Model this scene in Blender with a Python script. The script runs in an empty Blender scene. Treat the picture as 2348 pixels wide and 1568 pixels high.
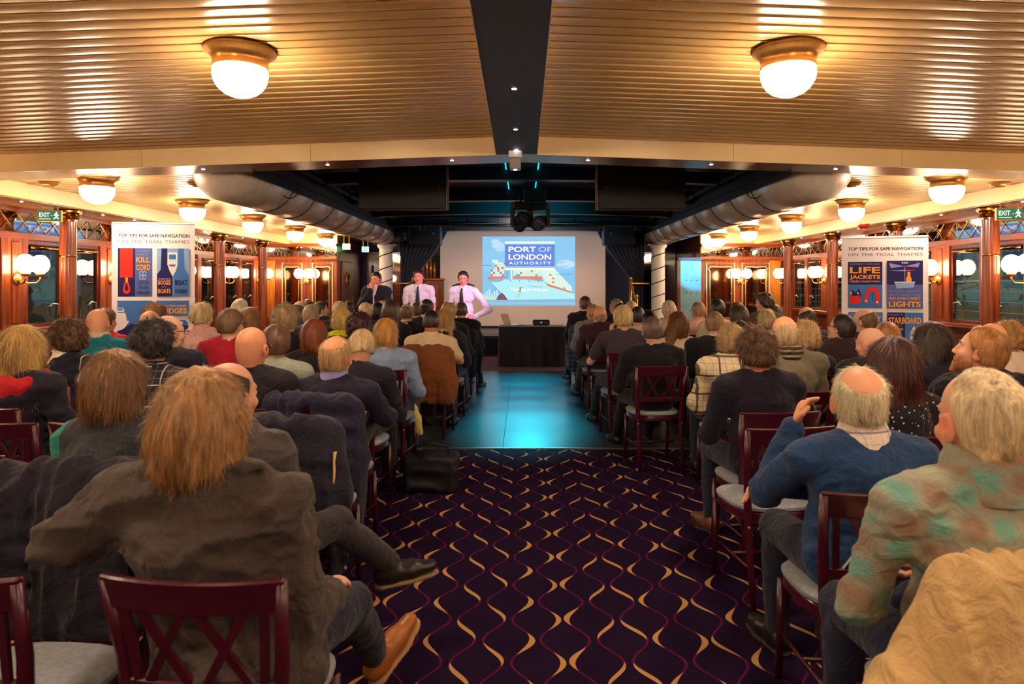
import bpy, math, random
import numpy as np
from mathutils import Vector, Matrix
R = math.radians
SC = bpy.context.scene
COL = SC.collection
FPX = 1565.0          # focal length in pixels of the 2348-wide frame
CAMZ = 1.55
# ------------------------------------------------------------------ camera
cd = bpy.data.cameras.new('camera'); CAM = bpy.data.objects.new('camera', cd); COL.objects.link(CAM)
CAM.location = (0, 0, CAMZ); CAM.rotation_euler = (R(90), 0, 0)
cd.sensor_width = 36.0; cd.sensor_fit = 'HORIZONTAL'; cd.lens = 36.0*FPX/2348
cd.shift_x = -(1197-1174)/2348; cd.shift_y = -(784-650)/2348
cd.clip_start = 0.05; cd.clip_end = 200
cd.dof.use_dof = True; cd.dof.focus_distance = 7.5; cd.dof.aperture_fstop = 4.5
SC.camera = CAM
# ------------------------------------------------------------------ world, stage and added lights, exposure
w = bpy.data.worlds.new('night'); SC.world = w; w.use_nodes = True
w.node_tree.nodes['Background'].inputs[0].default_value = (0.012, 0.016, 0.03, 1)
w.node_tree.nodes['Background'].inputs[1].default_value = 1.0
SC.view_settings.view_transform = 'Standard'; SC.view_settings.look = 'None'
SC.view_settings.gamma = 1.0; SC.view_settings.use_curve_mapping = False
SC.view_settings.exposure = 1.18
SC.cycles.max_bounces = 5; SC.cycles.diffuse_bounces = 3; SC.cycles.glossy_bounces = 3; SC.cycles.transmission_bounces = 4; SC.cycles.transparent_max_bounces = 8
SC.cycles.caustics_reflective = False; SC.cycles.caustics_refractive = False
SC.cycles.use_light_tree = False
def spot(name, loc, target, color, power, angle, blend=0.4, size=0.06):
    l = bpy.data.lights.new(name, 'SPOT'); l.color = color; l.energy = power
    l.spot_size = R(angle); l.spot_blend = blend; l.shadow_soft_size = size
    o = bpy.data.objects.new(name, l); COL.objects.link(o); o.location = loc
    o.rotation_euler = (Vector(target)-Vector(loc)).to_track_quat('-Z', 'Y').to_euler()
    return o
for ty, pw, an in ((7.5, 700, 30), (8.3, 560, 33), (9.15, 400, 40), (10.0, 360, 42), (10.9, 420, 42)): spot('floor_tint_spot', (0.10, 9.9, 2.12), (0.03, ty, 0), (0.0, 0.66, 0.84), pw, an, 1.0)  # added cyan spots, strengthen the slide's reflection on the dance floor
spot('stage_spot_up', (0.13, 10.3, 2.15), (0.05, 12.4, 3.0), (0.0, 0.6, 0.9), 80, 80, 0.8)
spot('stage_spot_door', (1.5, 12.8, 2.50), (3.71, 14.95, 1.76), (0.0, 0.6, 0.95), 800, 12, 0.2)
spot('stage_spot_pink', (-0.1, 9.85, 2.15), (-1.3, 11.4, 1.45), (1.0, 0.55, 0.85), 85, 50, 0.6)
spot('screen_fill_spot', (0.0, 12.7, 2.55), (0.0, 16.2, 1.6), (1.0, 0.74, 0.62), 110, 105, 0.8, 0.3)  # added soft warm spot that brightens the screen canvas
# ------------------------------------------------------------------ helpers
def s2l(c):
    def f(v):
        v /= 255.0
        return v/12.92 if v <= 0.04045 else ((v+0.055)/1.055)**2.4
    return tuple(f(v) for v in c)
def PX(px, py, d):
    return ((px-1197)*d/FPX, d, CAMZ-(py-650)*d/FPX)
MATS = {}
def nd(nt, typ, **kw):
    n = nt.nodes.new(typ)
    for k, v in kw.items():
        if k == 'ins':
            for kk, vv in v.items(): n.inputs[kk].default_value = vv
        else: setattr(n, k, v)
    return n
def newmat(name):
    m = bpy.data.materials.new(name); m.use_nodes = True
    nt = m.node_tree; b = nt.nodes['Principled BSDF']
    return m, nt, b
def mat(name, col, rough=0.5, metal=0.0, spec=0.5, var=0.0, vscale=20.0, bump=0.0, bscale=60.0, emit=0.0, ecol=None, sheen=0.0, vec=(1,1,1), coat=0.0):
    if name in MATS: return MATS[name]
    m, nt, b = newmat(name); MATS[name] = m
    L = s2l(col)
    b.inputs['Base Color'].default_value = (*L, 1); b.inputs['Roughness'].default_value = rough
    b.inputs['Metallic'].default_value = metal; b.inputs['Specular IOR Level'].default_value = spec
    if sheen: b.inputs['Sheen Weight'].default_value = sheen
    if coat: b.inputs['Coat Weight'].default_value = coat; b.inputs['Coat Roughness'].default_value = 0.15
    if emit:
        if emit < 9 or name.startswith('led'): m.cycles.emission_sampling = 'NONE'
        b.inputs['Emission Color'].default_value = (*(s2l(ecol) if ecol else L), 1); b.inputs['Emission Strength'].default_value = emit
    if var or bump:
        tc = nd(nt, 'ShaderNodeTexCoord'); mp = nd(nt, 'ShaderNodeMapping'); mp.inputs['Scale'].default_value = vec
        nt.links.new(tc.outputs['Object'], mp.inputs[0])
    if var:
        nz = nd(nt, 'ShaderNodeTexNoise', ins={'Scale': vscale, 'Detail': 4.0})
        nt.links.new(mp.outputs[0], nz.inputs['Vector'])
        mx = nd(nt, 'ShaderNodeMix', data_type='RGBA')
        mx.inputs[6].default_value = (*[max(0, c*(1-var)) for c in L], 1); mx.inputs[7].default_value = (*[min(1, c*(1+var)) for c in L], 1)
        rp = nd(nt, 'ShaderNodeMapRange', ins={1: 0.3, 2: 0.7}); nt.links.new(nz.outputs[0], rp.inputs[0])
        nt.links.new(rp.outputs[0], mx.inputs[0]); nt.links.new(mx.outputs[2], b.inputs['Base Color'])
    if bump:
        nb = nd(nt, 'ShaderNodeTexNoise', ins={'Scale': bscale, 'Detail': 3.0}); nt.links.new(mp.outputs[0], nb.inputs['Vector'])
        bp = nd(nt, 'ShaderNodeBump', ins={'Strength': bump, 'Distance': 0.01}); nt.links.new(nb.outputs[0], bp.inputs['Height'])
        nt.links.new(bp.outputs[0], b.inputs['Normal'])
    return m
def woodmat(name, c1, c2, rough=0.28, axis='Z', scale=6.0, coat=0.3):
    if name in MATS: return MATS[name]
    m, nt, b = newmat(name); MATS[name] = m
    tc = nd(nt, 'ShaderNodeTexCoord'); mp = nd(nt, 'ShaderNodeMapping')
    s = [14.0, 14.0, 14.0]; s['XYZ'.index(axis)] = 0.9; mp.inputs['Scale'].default_value = s
    nt.links.new(tc.outputs['Object'], mp.inputs[0])
    nz = nd(nt, 'ShaderNodeTexNoise', ins={'Scale': scale*0.35, 'Detail': 6.0, 'Distortion': 0.6}); nt.links.new(mp.outputs[0], nz.inputs['Vector'])
    cr = nd(nt, 'ShaderNodeValToRGB'); cr.color_ramp.elements[0].position = 0.32; cr.color_ramp.elements[1].position = 0.68
    cr.color_ramp.elements[0].color = (*s2l(c1), 1); cr.color_ramp.elements[1].color = (*s2l(c2), 1)
    nt.links.new(nz.outputs[0], cr.inputs[0]); nt.links.new(cr.outputs[0], b.inputs['Base Color'])
    b.inputs['Roughness'].default_value = rough; b.inputs['Coat Weight'].default_value = coat; b.inputs['Coat Roughness'].default_value = 0.12
    return m
def glassmat(name, tint=(0.75, 0.8, 0.75), extra=0.0):
    if name in MATS: return MATS[name]
    m, nt, b = newmat(name); MATS[name] = m; nt.nodes.remove(b)
    t = nd(nt, 'ShaderNodeBsdfTransparent', ins={'Color': (*tint, 1)}); g = nd(nt, 'ShaderNodeBsdfGlossy', ins={'Roughness': 0.015})
    lw = nd(nt, 'ShaderNodeLayerWeight', ins={'Blend': 0.5}); pw_ = nd(nt, 'ShaderNodeMath', operation='POWER', ins={1: 5.0}); f = nd(nt, 'ShaderNodeMath', operation='MULTIPLY_ADD', ins={1: 0.9, 2: 0.06}); mx = nd(nt, 'ShaderNodeMixShader')
    nt.links.new(lw.outputs['Facing'], pw_.inputs[0]); nt.links.new(pw_.outputs[0], f.inputs[0])
    nt.links.new(f.outputs[0], mx.inputs[0]); nt.links.new(t.outputs[0], mx.inputs[1]); nt.links.new(g.outputs[0], mx.inputs[2])
    nt.links.new(mx.outputs[0], nt.nodes['Material Output'].inputs[0])
    return m
def finish(o, parent=None, label=None, cat=None, group=None, kind=None):
    if parent is not None: o.parent = parent
    if label: o['label'] = label
    if cat: o['category'] = cat
    if group: o['group'] = group
    if kind: o['kind'] = kind
    return o
def pyobj(name, verts, faces, material, parent=None, smooth=False, loc=(0,0,0), rz=0, **kw):
    me = bpy.data.meshes.new(name); me.from_pydata([tuple(map(float, v)) for v in verts], [], faces)
    if material is not None:
        for mm in (material if isinstance(material, (list, tuple)) else [material]): me.materials.append(mm)
    if smooth: me.shade_smooth()
    o = bpy.data.objects.new(name, me); COL.objects.link(o); o.location = loc; o.rotation_euler = (0, 0, rz)
    return finish(o, parent, **kw)
def empty(name, loc=(0,0,0), rz=0, **kw):
    o = bpy.data.objects.new(name, None); COL.objects.link(o); o.location = loc; o.rotation_euler = (0, 0, rz)
    o.empty_display_size = 0.1
    return finish(o, None, **kw)
class MB:
    def __init__(s): s.v = []; s.f = []; s.mi = []; s.cur = 0
    def add(s, vs, fs):
        n = len(s.v); s.v += [tuple(v) for v in vs]; s.f += [tuple(i+n for i in f) for f in fs]; s.mi += [s.cur]*len(fs); return s
    def box(s, x0, x1, y0, y1, z0, z1, bev=0.0):
        if bev <= 0:
            vs = [(x, y, z) for z in (z0, z1) for y in (y0, y1) for x in (x0, x1)]
            return s.add(vs, [(0,2,3,1),(4,5,7,6),(0,1,5,4),(2,6,7,3),(0,4,6,2),(1,3,7,5)])
        b = min(bev, (x1-x0)/2.01, (y1-y0)/2.01, (z1-z0)/2.01); vs = []; idx = {}
        X, Y, Z = (x0, x1), (y0, y1), (z0, z1)
        for i in (0,1):
            for j in (0,1):
                for k in (0,1):
                    sx, sy, sz = (1-2*i)*b, (1-2*j)*b, (1-2*k)*b
                    for a, p in (('x', (X[i], Y[j]+sy, Z[k]+sz)), ('y', (X[i]+sx, Y[j], Z[k]+sz)), ('z', (X[i]+sx, Y[j]+sy, Z[k]))):
                        idx[(i,j,k,a)] = len(vs); vs.append(p)
        q = lambda *ks: tuple(idx[k] for k in ks)
        fs = []
        for i in (0,1):
            f = q((i,0,0,'x'),(i,1,0,'x'),(i,1,1,'x'),(i,0,1,'x')); fs.append(f if i else f[::-1])
            f = q((0,i,0,'y'),(0,i,1,'y'),(1,i,1,'y'),(1,i,0,'y')); fs.append(f if i else f[::-1])
            f = q((0,0,i,'z'),(1,0,i,'z'),(1,1,i,'z'),(0,1,i,'z')); fs.append(f if i else f[::-1])
            for j in (0,1):
                f = q((i,j,0,'x'),(i,j,0,'y'),(i,j,1,'y'),(i,j,1,'x')); fs.append(f if i == j else f[::-1])
                f = q((i,0,j,'x'),(i,1,j,'x'),(i,1,j,'z'),(i,0,j,'z')); fs.append(f if i == j else f[::-1])
                f = q((0,i,j,'y'),(0,i,j,'z'),(1,i,j,'z'),(1,i,j,'y')); fs.append(f if i == j else f[::-1])
                for k in (0,1):
                    f = q((i,j,k,'x'),(i,j,k,'y'),(i,j,k,'z')); fs.append(f if (i+j+k) % 2 else f[::-1])
        return s.add(vs, fs)
    def lathe(s, prof, c=(0,0,0), n=24, cap=True):
        vs = []; fs = []
        for r, z in prof:
            for k in range(n):
                a = 2*math.pi*k/n; vs.append((c[0]+r*math.cos(a), c[1]+r*math.sin(a), c[2]+z))
        for i in range(len(prof)-1):
            for k in range(n):
                k2 = (k+1) % n; fs.append((i*n+k, i*n+k2, (i+1)*n+k2, (i+1)*n+k))
        if cap:
            fs.append(tuple(range(n))[::-1]); fs.append(tuple((len(prof)-1)*n+k for k in range(n)))
        return s.add(vs, fs)
    def tube(s, path, r, n=8, closed=False):
        P = [Vector(p) for p in path]; m = len(P); rs = r if isinstance(r, (list, tuple)) else [r]*m
        vs = []; fs = []; ref = None
        for i in range(m):
            if closed: t = P[(i+1) % m]-P[i-1]
            else: t = P[min(i+1, m-1)]-P[max(i-1, 0)]
            t.normalize()
            if ref is None: ref = Vector((0,0,1)) if abs(t.z) < 0.9 else Vector((1,0,0))
            u = (ref-t*ref.dot(t)).normalized(); ref = u; w_ = t.cross(u)
            for k in range(n):
                a = 2*math.pi*k/n; vs.append(P[i]+(u*math.cos(a)+w_*math.sin(a))*rs[i])
        for i in range(m if closed else m-1):
            j = (i+1) % m
            for k in range(n):
                k2 = (k+1) % n; fs.append((i*n+k, i*n+k2, j*n+k2, j*n+k))
        if not closed: fs.append(tuple(range(n))[::-1]); fs.append(tuple((m-1)*n+k for k in range(n)))
        return s.add(vs, fs)
    def bar(s, a, b, wx, wy, up=(0,0,1)):
        a = Vector(a); b = Vector(b); t = (b-a).normalized(); u = t.cross(Vector(up)).normalized(); v = u.cross(t)
        vs = [p+u*sx*wx/2+v*sy*wy/2 for p in (a, b) for sx, sy in ((-1,-1),(1,-1),(1,1),(-1,1))]
        return s.add(vs, [(3,2,1,0),(4,5,6,7),(0,1,5,4),(1,2,6,5),(2,3,7,6),(3,0,4,7)])
    def poly(s, pts): return s.add(pts, [tuple(range(len(pts)))])
    def build(s, name, material, parent=None, smooth=False, loc=(0,0,0), rz=0, autos=False, **kw):
        o = pyobj(name, s.v, s.f, material, parent, smooth, loc, rz, **kw)
        if any(s.mi): o.data.polygons.foreach_set('material_index', s.mi)
        if autos:
            o.data.shade_smooth()
            o.data.set_sharp_from_angle(angle=R(35))
        return o
def copy_tree(o, parent=None, loc=None, rz=None, **kw):
    c = o.copy(); COL.objects.link(c); c.parent = parent
    if loc is not None: c.location = loc
    if rz is not None: c.rotation_euler[2] = rz
    for ch in [x for x in o.children]: copy_tree(ch, c)
    for k, v in kw.items(): c['category' if k == 'cat' else k] = v
    return c
def text_verts(txt, size, bold=0.0, align='LEFT', space=1.0, width=None):
    cu = bpy.data.curves.new('t', 'FONT'); cu.body = txt; cu.size = size; cu.align_x = align; cu.offset = bold*size; cu.space_character = space
    cu.resolution_u = 3
    o = bpy.data.objects.new('t', cu); COL.objects.link(o)
    dg = bpy.context.evaluated_depsgraph_get(); dg.update()
    me = bpy.data.meshes.new_from_object(o.evaluated_get(dg))
    vs = [tuple(v.co) for v in me.vertices]; fs = [tuple(p.vertices) for p in me.polygons]
    bpy.data.objects.remove(o); bpy.data.curves.remove(cu); bpy.data.meshes.remove(me)
    if width and vs:
        x0 = min(v[0] for v in vs); x1 = max(v[0] for v in vs); k = width/max(1e-6, x1-x0)
        vs = [((v[0]-x0)*k, v[1], 0) for v in vs]
    return vs, fs
# ================================================================== materials of the room
M_cream = mat('cream_paint', (246, 214, 156), 0.34, var=0.05, vscale=3)
M_plank = mat('ceiling_plank_paint', (206, 164, 104), 0.26, var=0.06, vscale=2.0, spec=0.6)
M_wing = mat('wing_plank_paint', (222, 186, 128), 0.24, var=0.05, vscale=2.0, spec=0.6)
M_dark = mat('ceiling_backing', (38, 28, 24), 0.8)
M_strip = mat('brown_strip', (92, 74, 70), 0.6, var=0.1, vscale=6)
M_beamsof = mat('beam_soffit', (120, 92, 66), 0.25)
M_brass = mat('brass', (206, 152, 80), 0.3, metal=0.7, var=0.1, vscale=30)
M_brassd = mat('dark_brass', (150, 100, 46), 0.25, metal=1.0)
M_silver = mat('duct_metal', (224, 212, 194), 0.33, metal=0.25, var=0.12, vscale=9)
M_black = mat('black_paint', (16, 15, 20), 0.55)
M_void = mat('void_dark', (15, 16, 24), 0.5)
M_voidrib = mat('void_rib', (11, 12, 18), 0.45)
M_voidpan = mat('void_panel', (44, 52, 64), 0.45, var=0.15, vscale=8)
M_mah = woodmat('mahogany', (96, 36, 16), (158, 76, 34), 0.28, 'Z')
M_mahd = woodmat('mahogany_dark', (74, 22, 12), (128, 46, 22), 0.28, 'Z')
M_mahy = woodmat('mahogany_rail', (104, 40, 20), (156, 70, 34), 0.3, 'Y')
M_mahx = woodmat('mahogany_cross_rail', (120, 46, 18), (176, 82, 34), 0.3, 'X')
M_honey = woodmat('honey_panel', (168, 92, 28), (214, 138, 58), 0.3, 'Z')
M_mirror = mat('mirror_glass', (205, 205, 200), 0.03, metal=1.0)
M_bronze = mat('bronze_mirror', (150, 120, 92), 0.06, metal=1.0)
M_glass = glassmat('window_glass')
M_globe = mat('lamp_globe', (255, 236, 205), 0.4, emit=34.0, ecol=(255, 227, 194))
M_tulip = mat('tulip_glass', (255, 236, 205), 0.4, emit=11.0, ecol=(255, 216, 170))
M_led = mat('led_white', (220, 225, 255), 0.4, emit=14.0, ecol=(205, 215, 255))
M_white = mat('white_paint', (226, 220, 210), 0.45)
M_navywall = mat('stage_wall', (70, 70, 104), 0.7, var=0.12, vscale=14)
M_curtain = mat('navy_velvet', (20, 22, 46), 0.85, sheen=0.3, var=0.2, vscale=8)
M_floorb = mat('dance_floor_vinyl', (66, 72, 80), 0.28, var=0.12, vscale=5)
M_alu = mat('aluminium_edge', (210, 210, 210), 0.3, metal=0.9)
CAMB = 0.035
def zc(x, y): return 2.89+0.032*(6.2-y)-CAMB*abs(x)          # near ceiling
def zw(x): return 2.62+0.14-CAMB*abs(x)                       # wing ceiling
# ------------------------------------------------------------------ carpet
def carpetmat():
    m, nt, b = newmat('carpet_pattern'); L = nt.links.new
    tc = nd(nt, 'ShaderNodeTexCoord'); sp = nd(nt, 'ShaderNodeSeparateXYZ'); L(tc.outputs['Object'], sp.inputs[0])
    def mth(op, a, b_=None, c=None):
        n = nd(nt, 'ShaderNodeMath', operation=op)
        for i, v in enumerate((a, b_, c)):
            if v is None: continue
            if isinstance(v, (int, float)): n.inputs[i].default_value = v
            else: L(v, n.inputs[i])
        return n.outputs[0]
    X, Y = sp.outputs[0], sp.outputs[1]
    P, LEN, A = 0.125, 0.36, 0.044
    def lineset(off, sgn, gphase, wmax, wmin, seed):
        # wavy line u = k*2P + off + sgn*A*sin(2 pi v/LEN); distance to nearest, tapering width
        th = mth('MULTIPLY', Y, 2*math.pi/LEN)
        sn = mth('SINE', th)
        u = mth('SUBTRACT', X, mth('MULTIPLY', sn, sgn*A)); u = mth('SUBTRACT', u, off)
        q = mth('DIVIDE', u, 2*P); fl = mth('ROUND', q)
        dist = mth('ABSOLUTE', mth('MULTIPLY', mth('SUBTRACT', q, fl), 2*P))
        ph = mth('SINE', mth('ADD', th, mth('ADD', mth('MULTIPLY', fl, seed), gphase)))
        wd = mth('MULTIPLY', mth('MAXIMUM', ph, 0.0), wmax)
        gold = mth('LESS_THAN', dist, wd)
        thin = mth('LESS_THAN', dist, wmin)
        return gold, thin
    g1, t1 = lineset(0.0, 1.0, 0.5, 0.0145, 0.006, 2.1)
    g2, t2 = lineset(P, -1.0, 3.3, 0.012, 0.006, 1.3)
    gold = mth('MAXIMUM', g1, g2); thin = mth('MAXIMUM', t1, t2)
    nz = nd(nt, 'ShaderNodeTexNoise', ins={'Scale': 260.0, 'Detail': 2.0}); L(tc.outputs['Object'], nz.inputs['Vector'])
    nz2 = nd(nt, 'ShaderNodeTexNoise', ins={'Scale': 5.0, 'Detail': 3.0}); L(tc.outputs['Object'], nz2.inputs['Vector'])
    m0 = nd(nt, 'ShaderNodeMix', data_type='RGBA'); m0.inputs[6].default_value = (*s2l((34, 20, 54)), 1); m0.inputs[7].default_value = (*s2l((46, 24, 60)), 1)
    L(nz2.outputs[0], m0.inputs[0])
    m1 = nd(nt, 'ShaderNodeMix', data_type='RGBA'); L(thin, m1.inputs[0]); L(m0.outputs[2], m1.inputs[6]); m1.inputs[7].default_value = (*s2l((112, 30, 80)), 1)
    m2 = nd(nt, 'ShaderNodeMix', data_type='RGBA'); L(gold, m2.inputs[0]); L(m1.outputs[2], m2.inputs[6]); m2.inputs[7].default_value = (*s2l((232, 176, 112)), 1)
    mm = nd(nt, 'ShaderNodeMix', data_type='RGBA', blend_type='MULTIPLY'); mm.inputs[0].default_value = 0.6
    L(m2.outputs[2], mm.inputs[6]); L(nz.outputs[0], mm.inputs[7])
    L(mm.outputs[2], b.inputs['Base Color']); b.inputs['Roughness'].default_value = 0.95; b.inputs['Specular IOR Level'].default_value = 0.1
    bp = nd(nt, 'ShaderNodeBump', ins={'Strength': 0.4, 'Distance': 0.004}); L(nz.outputs[0], bp.inputs['Height']); L(bp.outputs[0], b.inputs['Normal'])
    return m
M_carpet = carpetmat()
fl = MB().box(-5.9, 5.9, -4.5, 17.6, -0.12, 0.0).build('floor', M_carpet, kind='structure')
# dance floor: laid panels with seams, aluminium edge
for i, xa in enumerate((-2.05, -1.15, -0.18, 0.79, 1.35)):
    xb = (-1.15, -0.18, 0.79, 1.35, 2.05)[i]
    for ya, yb in ((6.40, 9.2), (9.2, 12.0)):
        MB().box(xa+0.002, xb-0.002, ya+0.002, yb-0.002, 0.0, 0.012).build('floor_panel', M_floorb, fl)
MB().box(-2.05, 2.05, 6.375, 6.40, 0.0, 0.014).build('floor_edge_strip', M_alu, fl)
M_red = mat('stage_front_carpet', (104, 62, 76), 0.9, var=0.2, vscale=40)
MB().box(-2.6, 2.6, 12.0, 14.4, 0.0, 0.008).build('floor_runner', M_red, fl)
# ------------------------------------------------------------------ near ceiling
cl = MB()
for sx in (-1, 1):
    xa, xb = (0.10, 5.95)
    for ya, yb in ((-4.5, 6.64),):
        vs = [(sx*xa, ya, zc(xa, ya)+0.03), (sx*xb, ya, zc(xb, ya)+0.03), (sx*xb, yb, zc(xb, yb)+0.03), (sx*xa, yb, zc(xa, yb)+0.03)]
        cl.add(vs, [(0,1,2,3) if sx < 0 else (3,2,1,0)])
ceil = cl.build('ceiling', M_dark, kind='structure')
PIT = 0.112
def plank_mesh(xs, pit, sag, zfun, name, m):
    n = 7; vs = []; fs = []
    hw = pit/2-0.004
    prof = [(-hw, 0.012), (-hw, 0.003)]+[(-hw+2*hw*k/(n-1), -sag*(1-(2*k/(n-1)-1)**2)) for k in range(n)]+[(hw, 0.003), (hw, 0.012)]
    k = len(prof)
    for x in xs:
        for y, z in prof: vs.append((x, y, z+zfun(x)))
    for i in range(len(xs)-1):
        for j in range(k-1): fs.append((i*k+j, i*k+j+1, (i+1)*k+j+1, (i+1)*k+j))
    me = bpy.data.meshes.new(name); me.from_pydata(vs, [], fs); me.materials.append(m); me.shade_smooth()
    return me
pl = plank_mesh([-5.12, -0.235], PIT, 0.0035, lambda x: -CAMB*abs(x), 'ceiling_plank', M_plank)
pr = plank_mesh([0.135, 5.12], PIT, 0.0035, lambda x: -CAMB*abs(x), 'ceiling_plank', M_plank)
yy = 6.2-PIT/2; cnt = 0
farv = MB()
while yy > -4.4:
    for me in (pl, pr):
        if yy > 2.7:
            o = bpy.data.objects.new('ceiling_plank', me); COL.objects.link(o); o.location = (0, yy, zc(0, yy)); o.parent = ceil
        else:
            farv.add([(v.co.x, v.co.y+yy, v.co.z+zc(0, yy)) for v in me.vertices], [tuple(p.vertices) for p in me.polygons])
    yy -= PIT
farv.build('ceiling_plank_field', M_plank, ceil, smooth=True, kind='stuff')
# central boxed strip with its tiny lights
st = MB()
y0, y1 = -4.4, 6.64
def slopebox(mb, x0, x1, y0, y1, zf0, zf1, h):
    vs = [(x0,y0,zf0),(x1,y0,zf0),(x0,y1,zf1),(x1,y1,zf1),(x0,y0,zf0+h),(x1,y0,zf0+h),(x0,y1,zf1+h),(x1,y1,zf1+h)]
    return mb.add(vs, [(0,2,3,1),(4,5,7,6),(0,1,5,4),(2,6,7,3),(0,4,6,2),(1,3,7,5)])
zs = lambda y: 2.73+0.032*(6.2-y)
slopebox(st, -0.235, 0.135, y0, 6.2, zs(y0), zs(6.2), 0.22)
strip = st.build('trim_1', M_strip, kind='structure')
for sx in (-0.240, 0.135):
    e = MB(); slopebox(e, sx, sx+0.005, y0, 6.2, zs(y0)-0.001, zs(6.2)-0.001, 0.18); e.build('strip_edge', M_cream, strip)
def led(x, y, z, parent, r=0.011):
    return MB().lathe([(r*1.5, 0.004), (r*1.5, 0.0), (r, -0.002), (0.002, -0.003)], (0,0,0), 10).build('led_light', M_led, parent, loc=(x, y, z))
for y in (4.35, 5.35, 6.05, 2.9): led(-0.05, y, zs(y)-0.001, strip)
# cross beam
bm = MB()
for sx in (-1, 1):
    vs = []
    for x in (0.0, 5.9):
        zt, zb = 2.90-CAMB*x, 2.73-CAMB*x
        vs += [(sx*x, 6.215, zt), (sx*x, 6.215, zb), (sx*x, 6.64, zb), (sx*x, 6.64, zt+0.1), (sx*x, 6.215, zt+0.1)]
    f = [(0,5,6,1),(1,6,7,2),(2,7,8,3)]
    bm.add(vs, f if sx > 0 else [q[::-1] for q in f])
beam = bm.build('trim_2', M_beamsof, kind='structure')
edges = [0.135, 1.92, 3.45, 5.12]
for i in range(3):
    for sx in (-1, 1):
        a, b_ = edges[i]+0.002, edges[i+1]-0.002
        if sx < 0: a, b_ = (0.235+0.002 if i == 0 else a), b_
        xs = sorted((sx*a, sx*b_)); vs = []
        for yv in (6.2, 6.214):
            for x in xs:
                vs += [(x, yv, 2.73-0.004-CAMB*abs(x)), (x, yv, 2.90-CAMB*abs(x))]
        MB().add(vs, [(0,1,3,2),(4,6,7,5),(0,2,6,4),(1,5,7,3),(0,4,5,1),(2,3,7,6)]).build('fascia_panel', M_cream, beam)
for x in (-3.0, -1.83, -0.66, 0.62, 1.78, 2.95, 4.1, -4.1): led(x, 6.42, 2.73-CAMB*abs(x)-0.001, beam)
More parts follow.
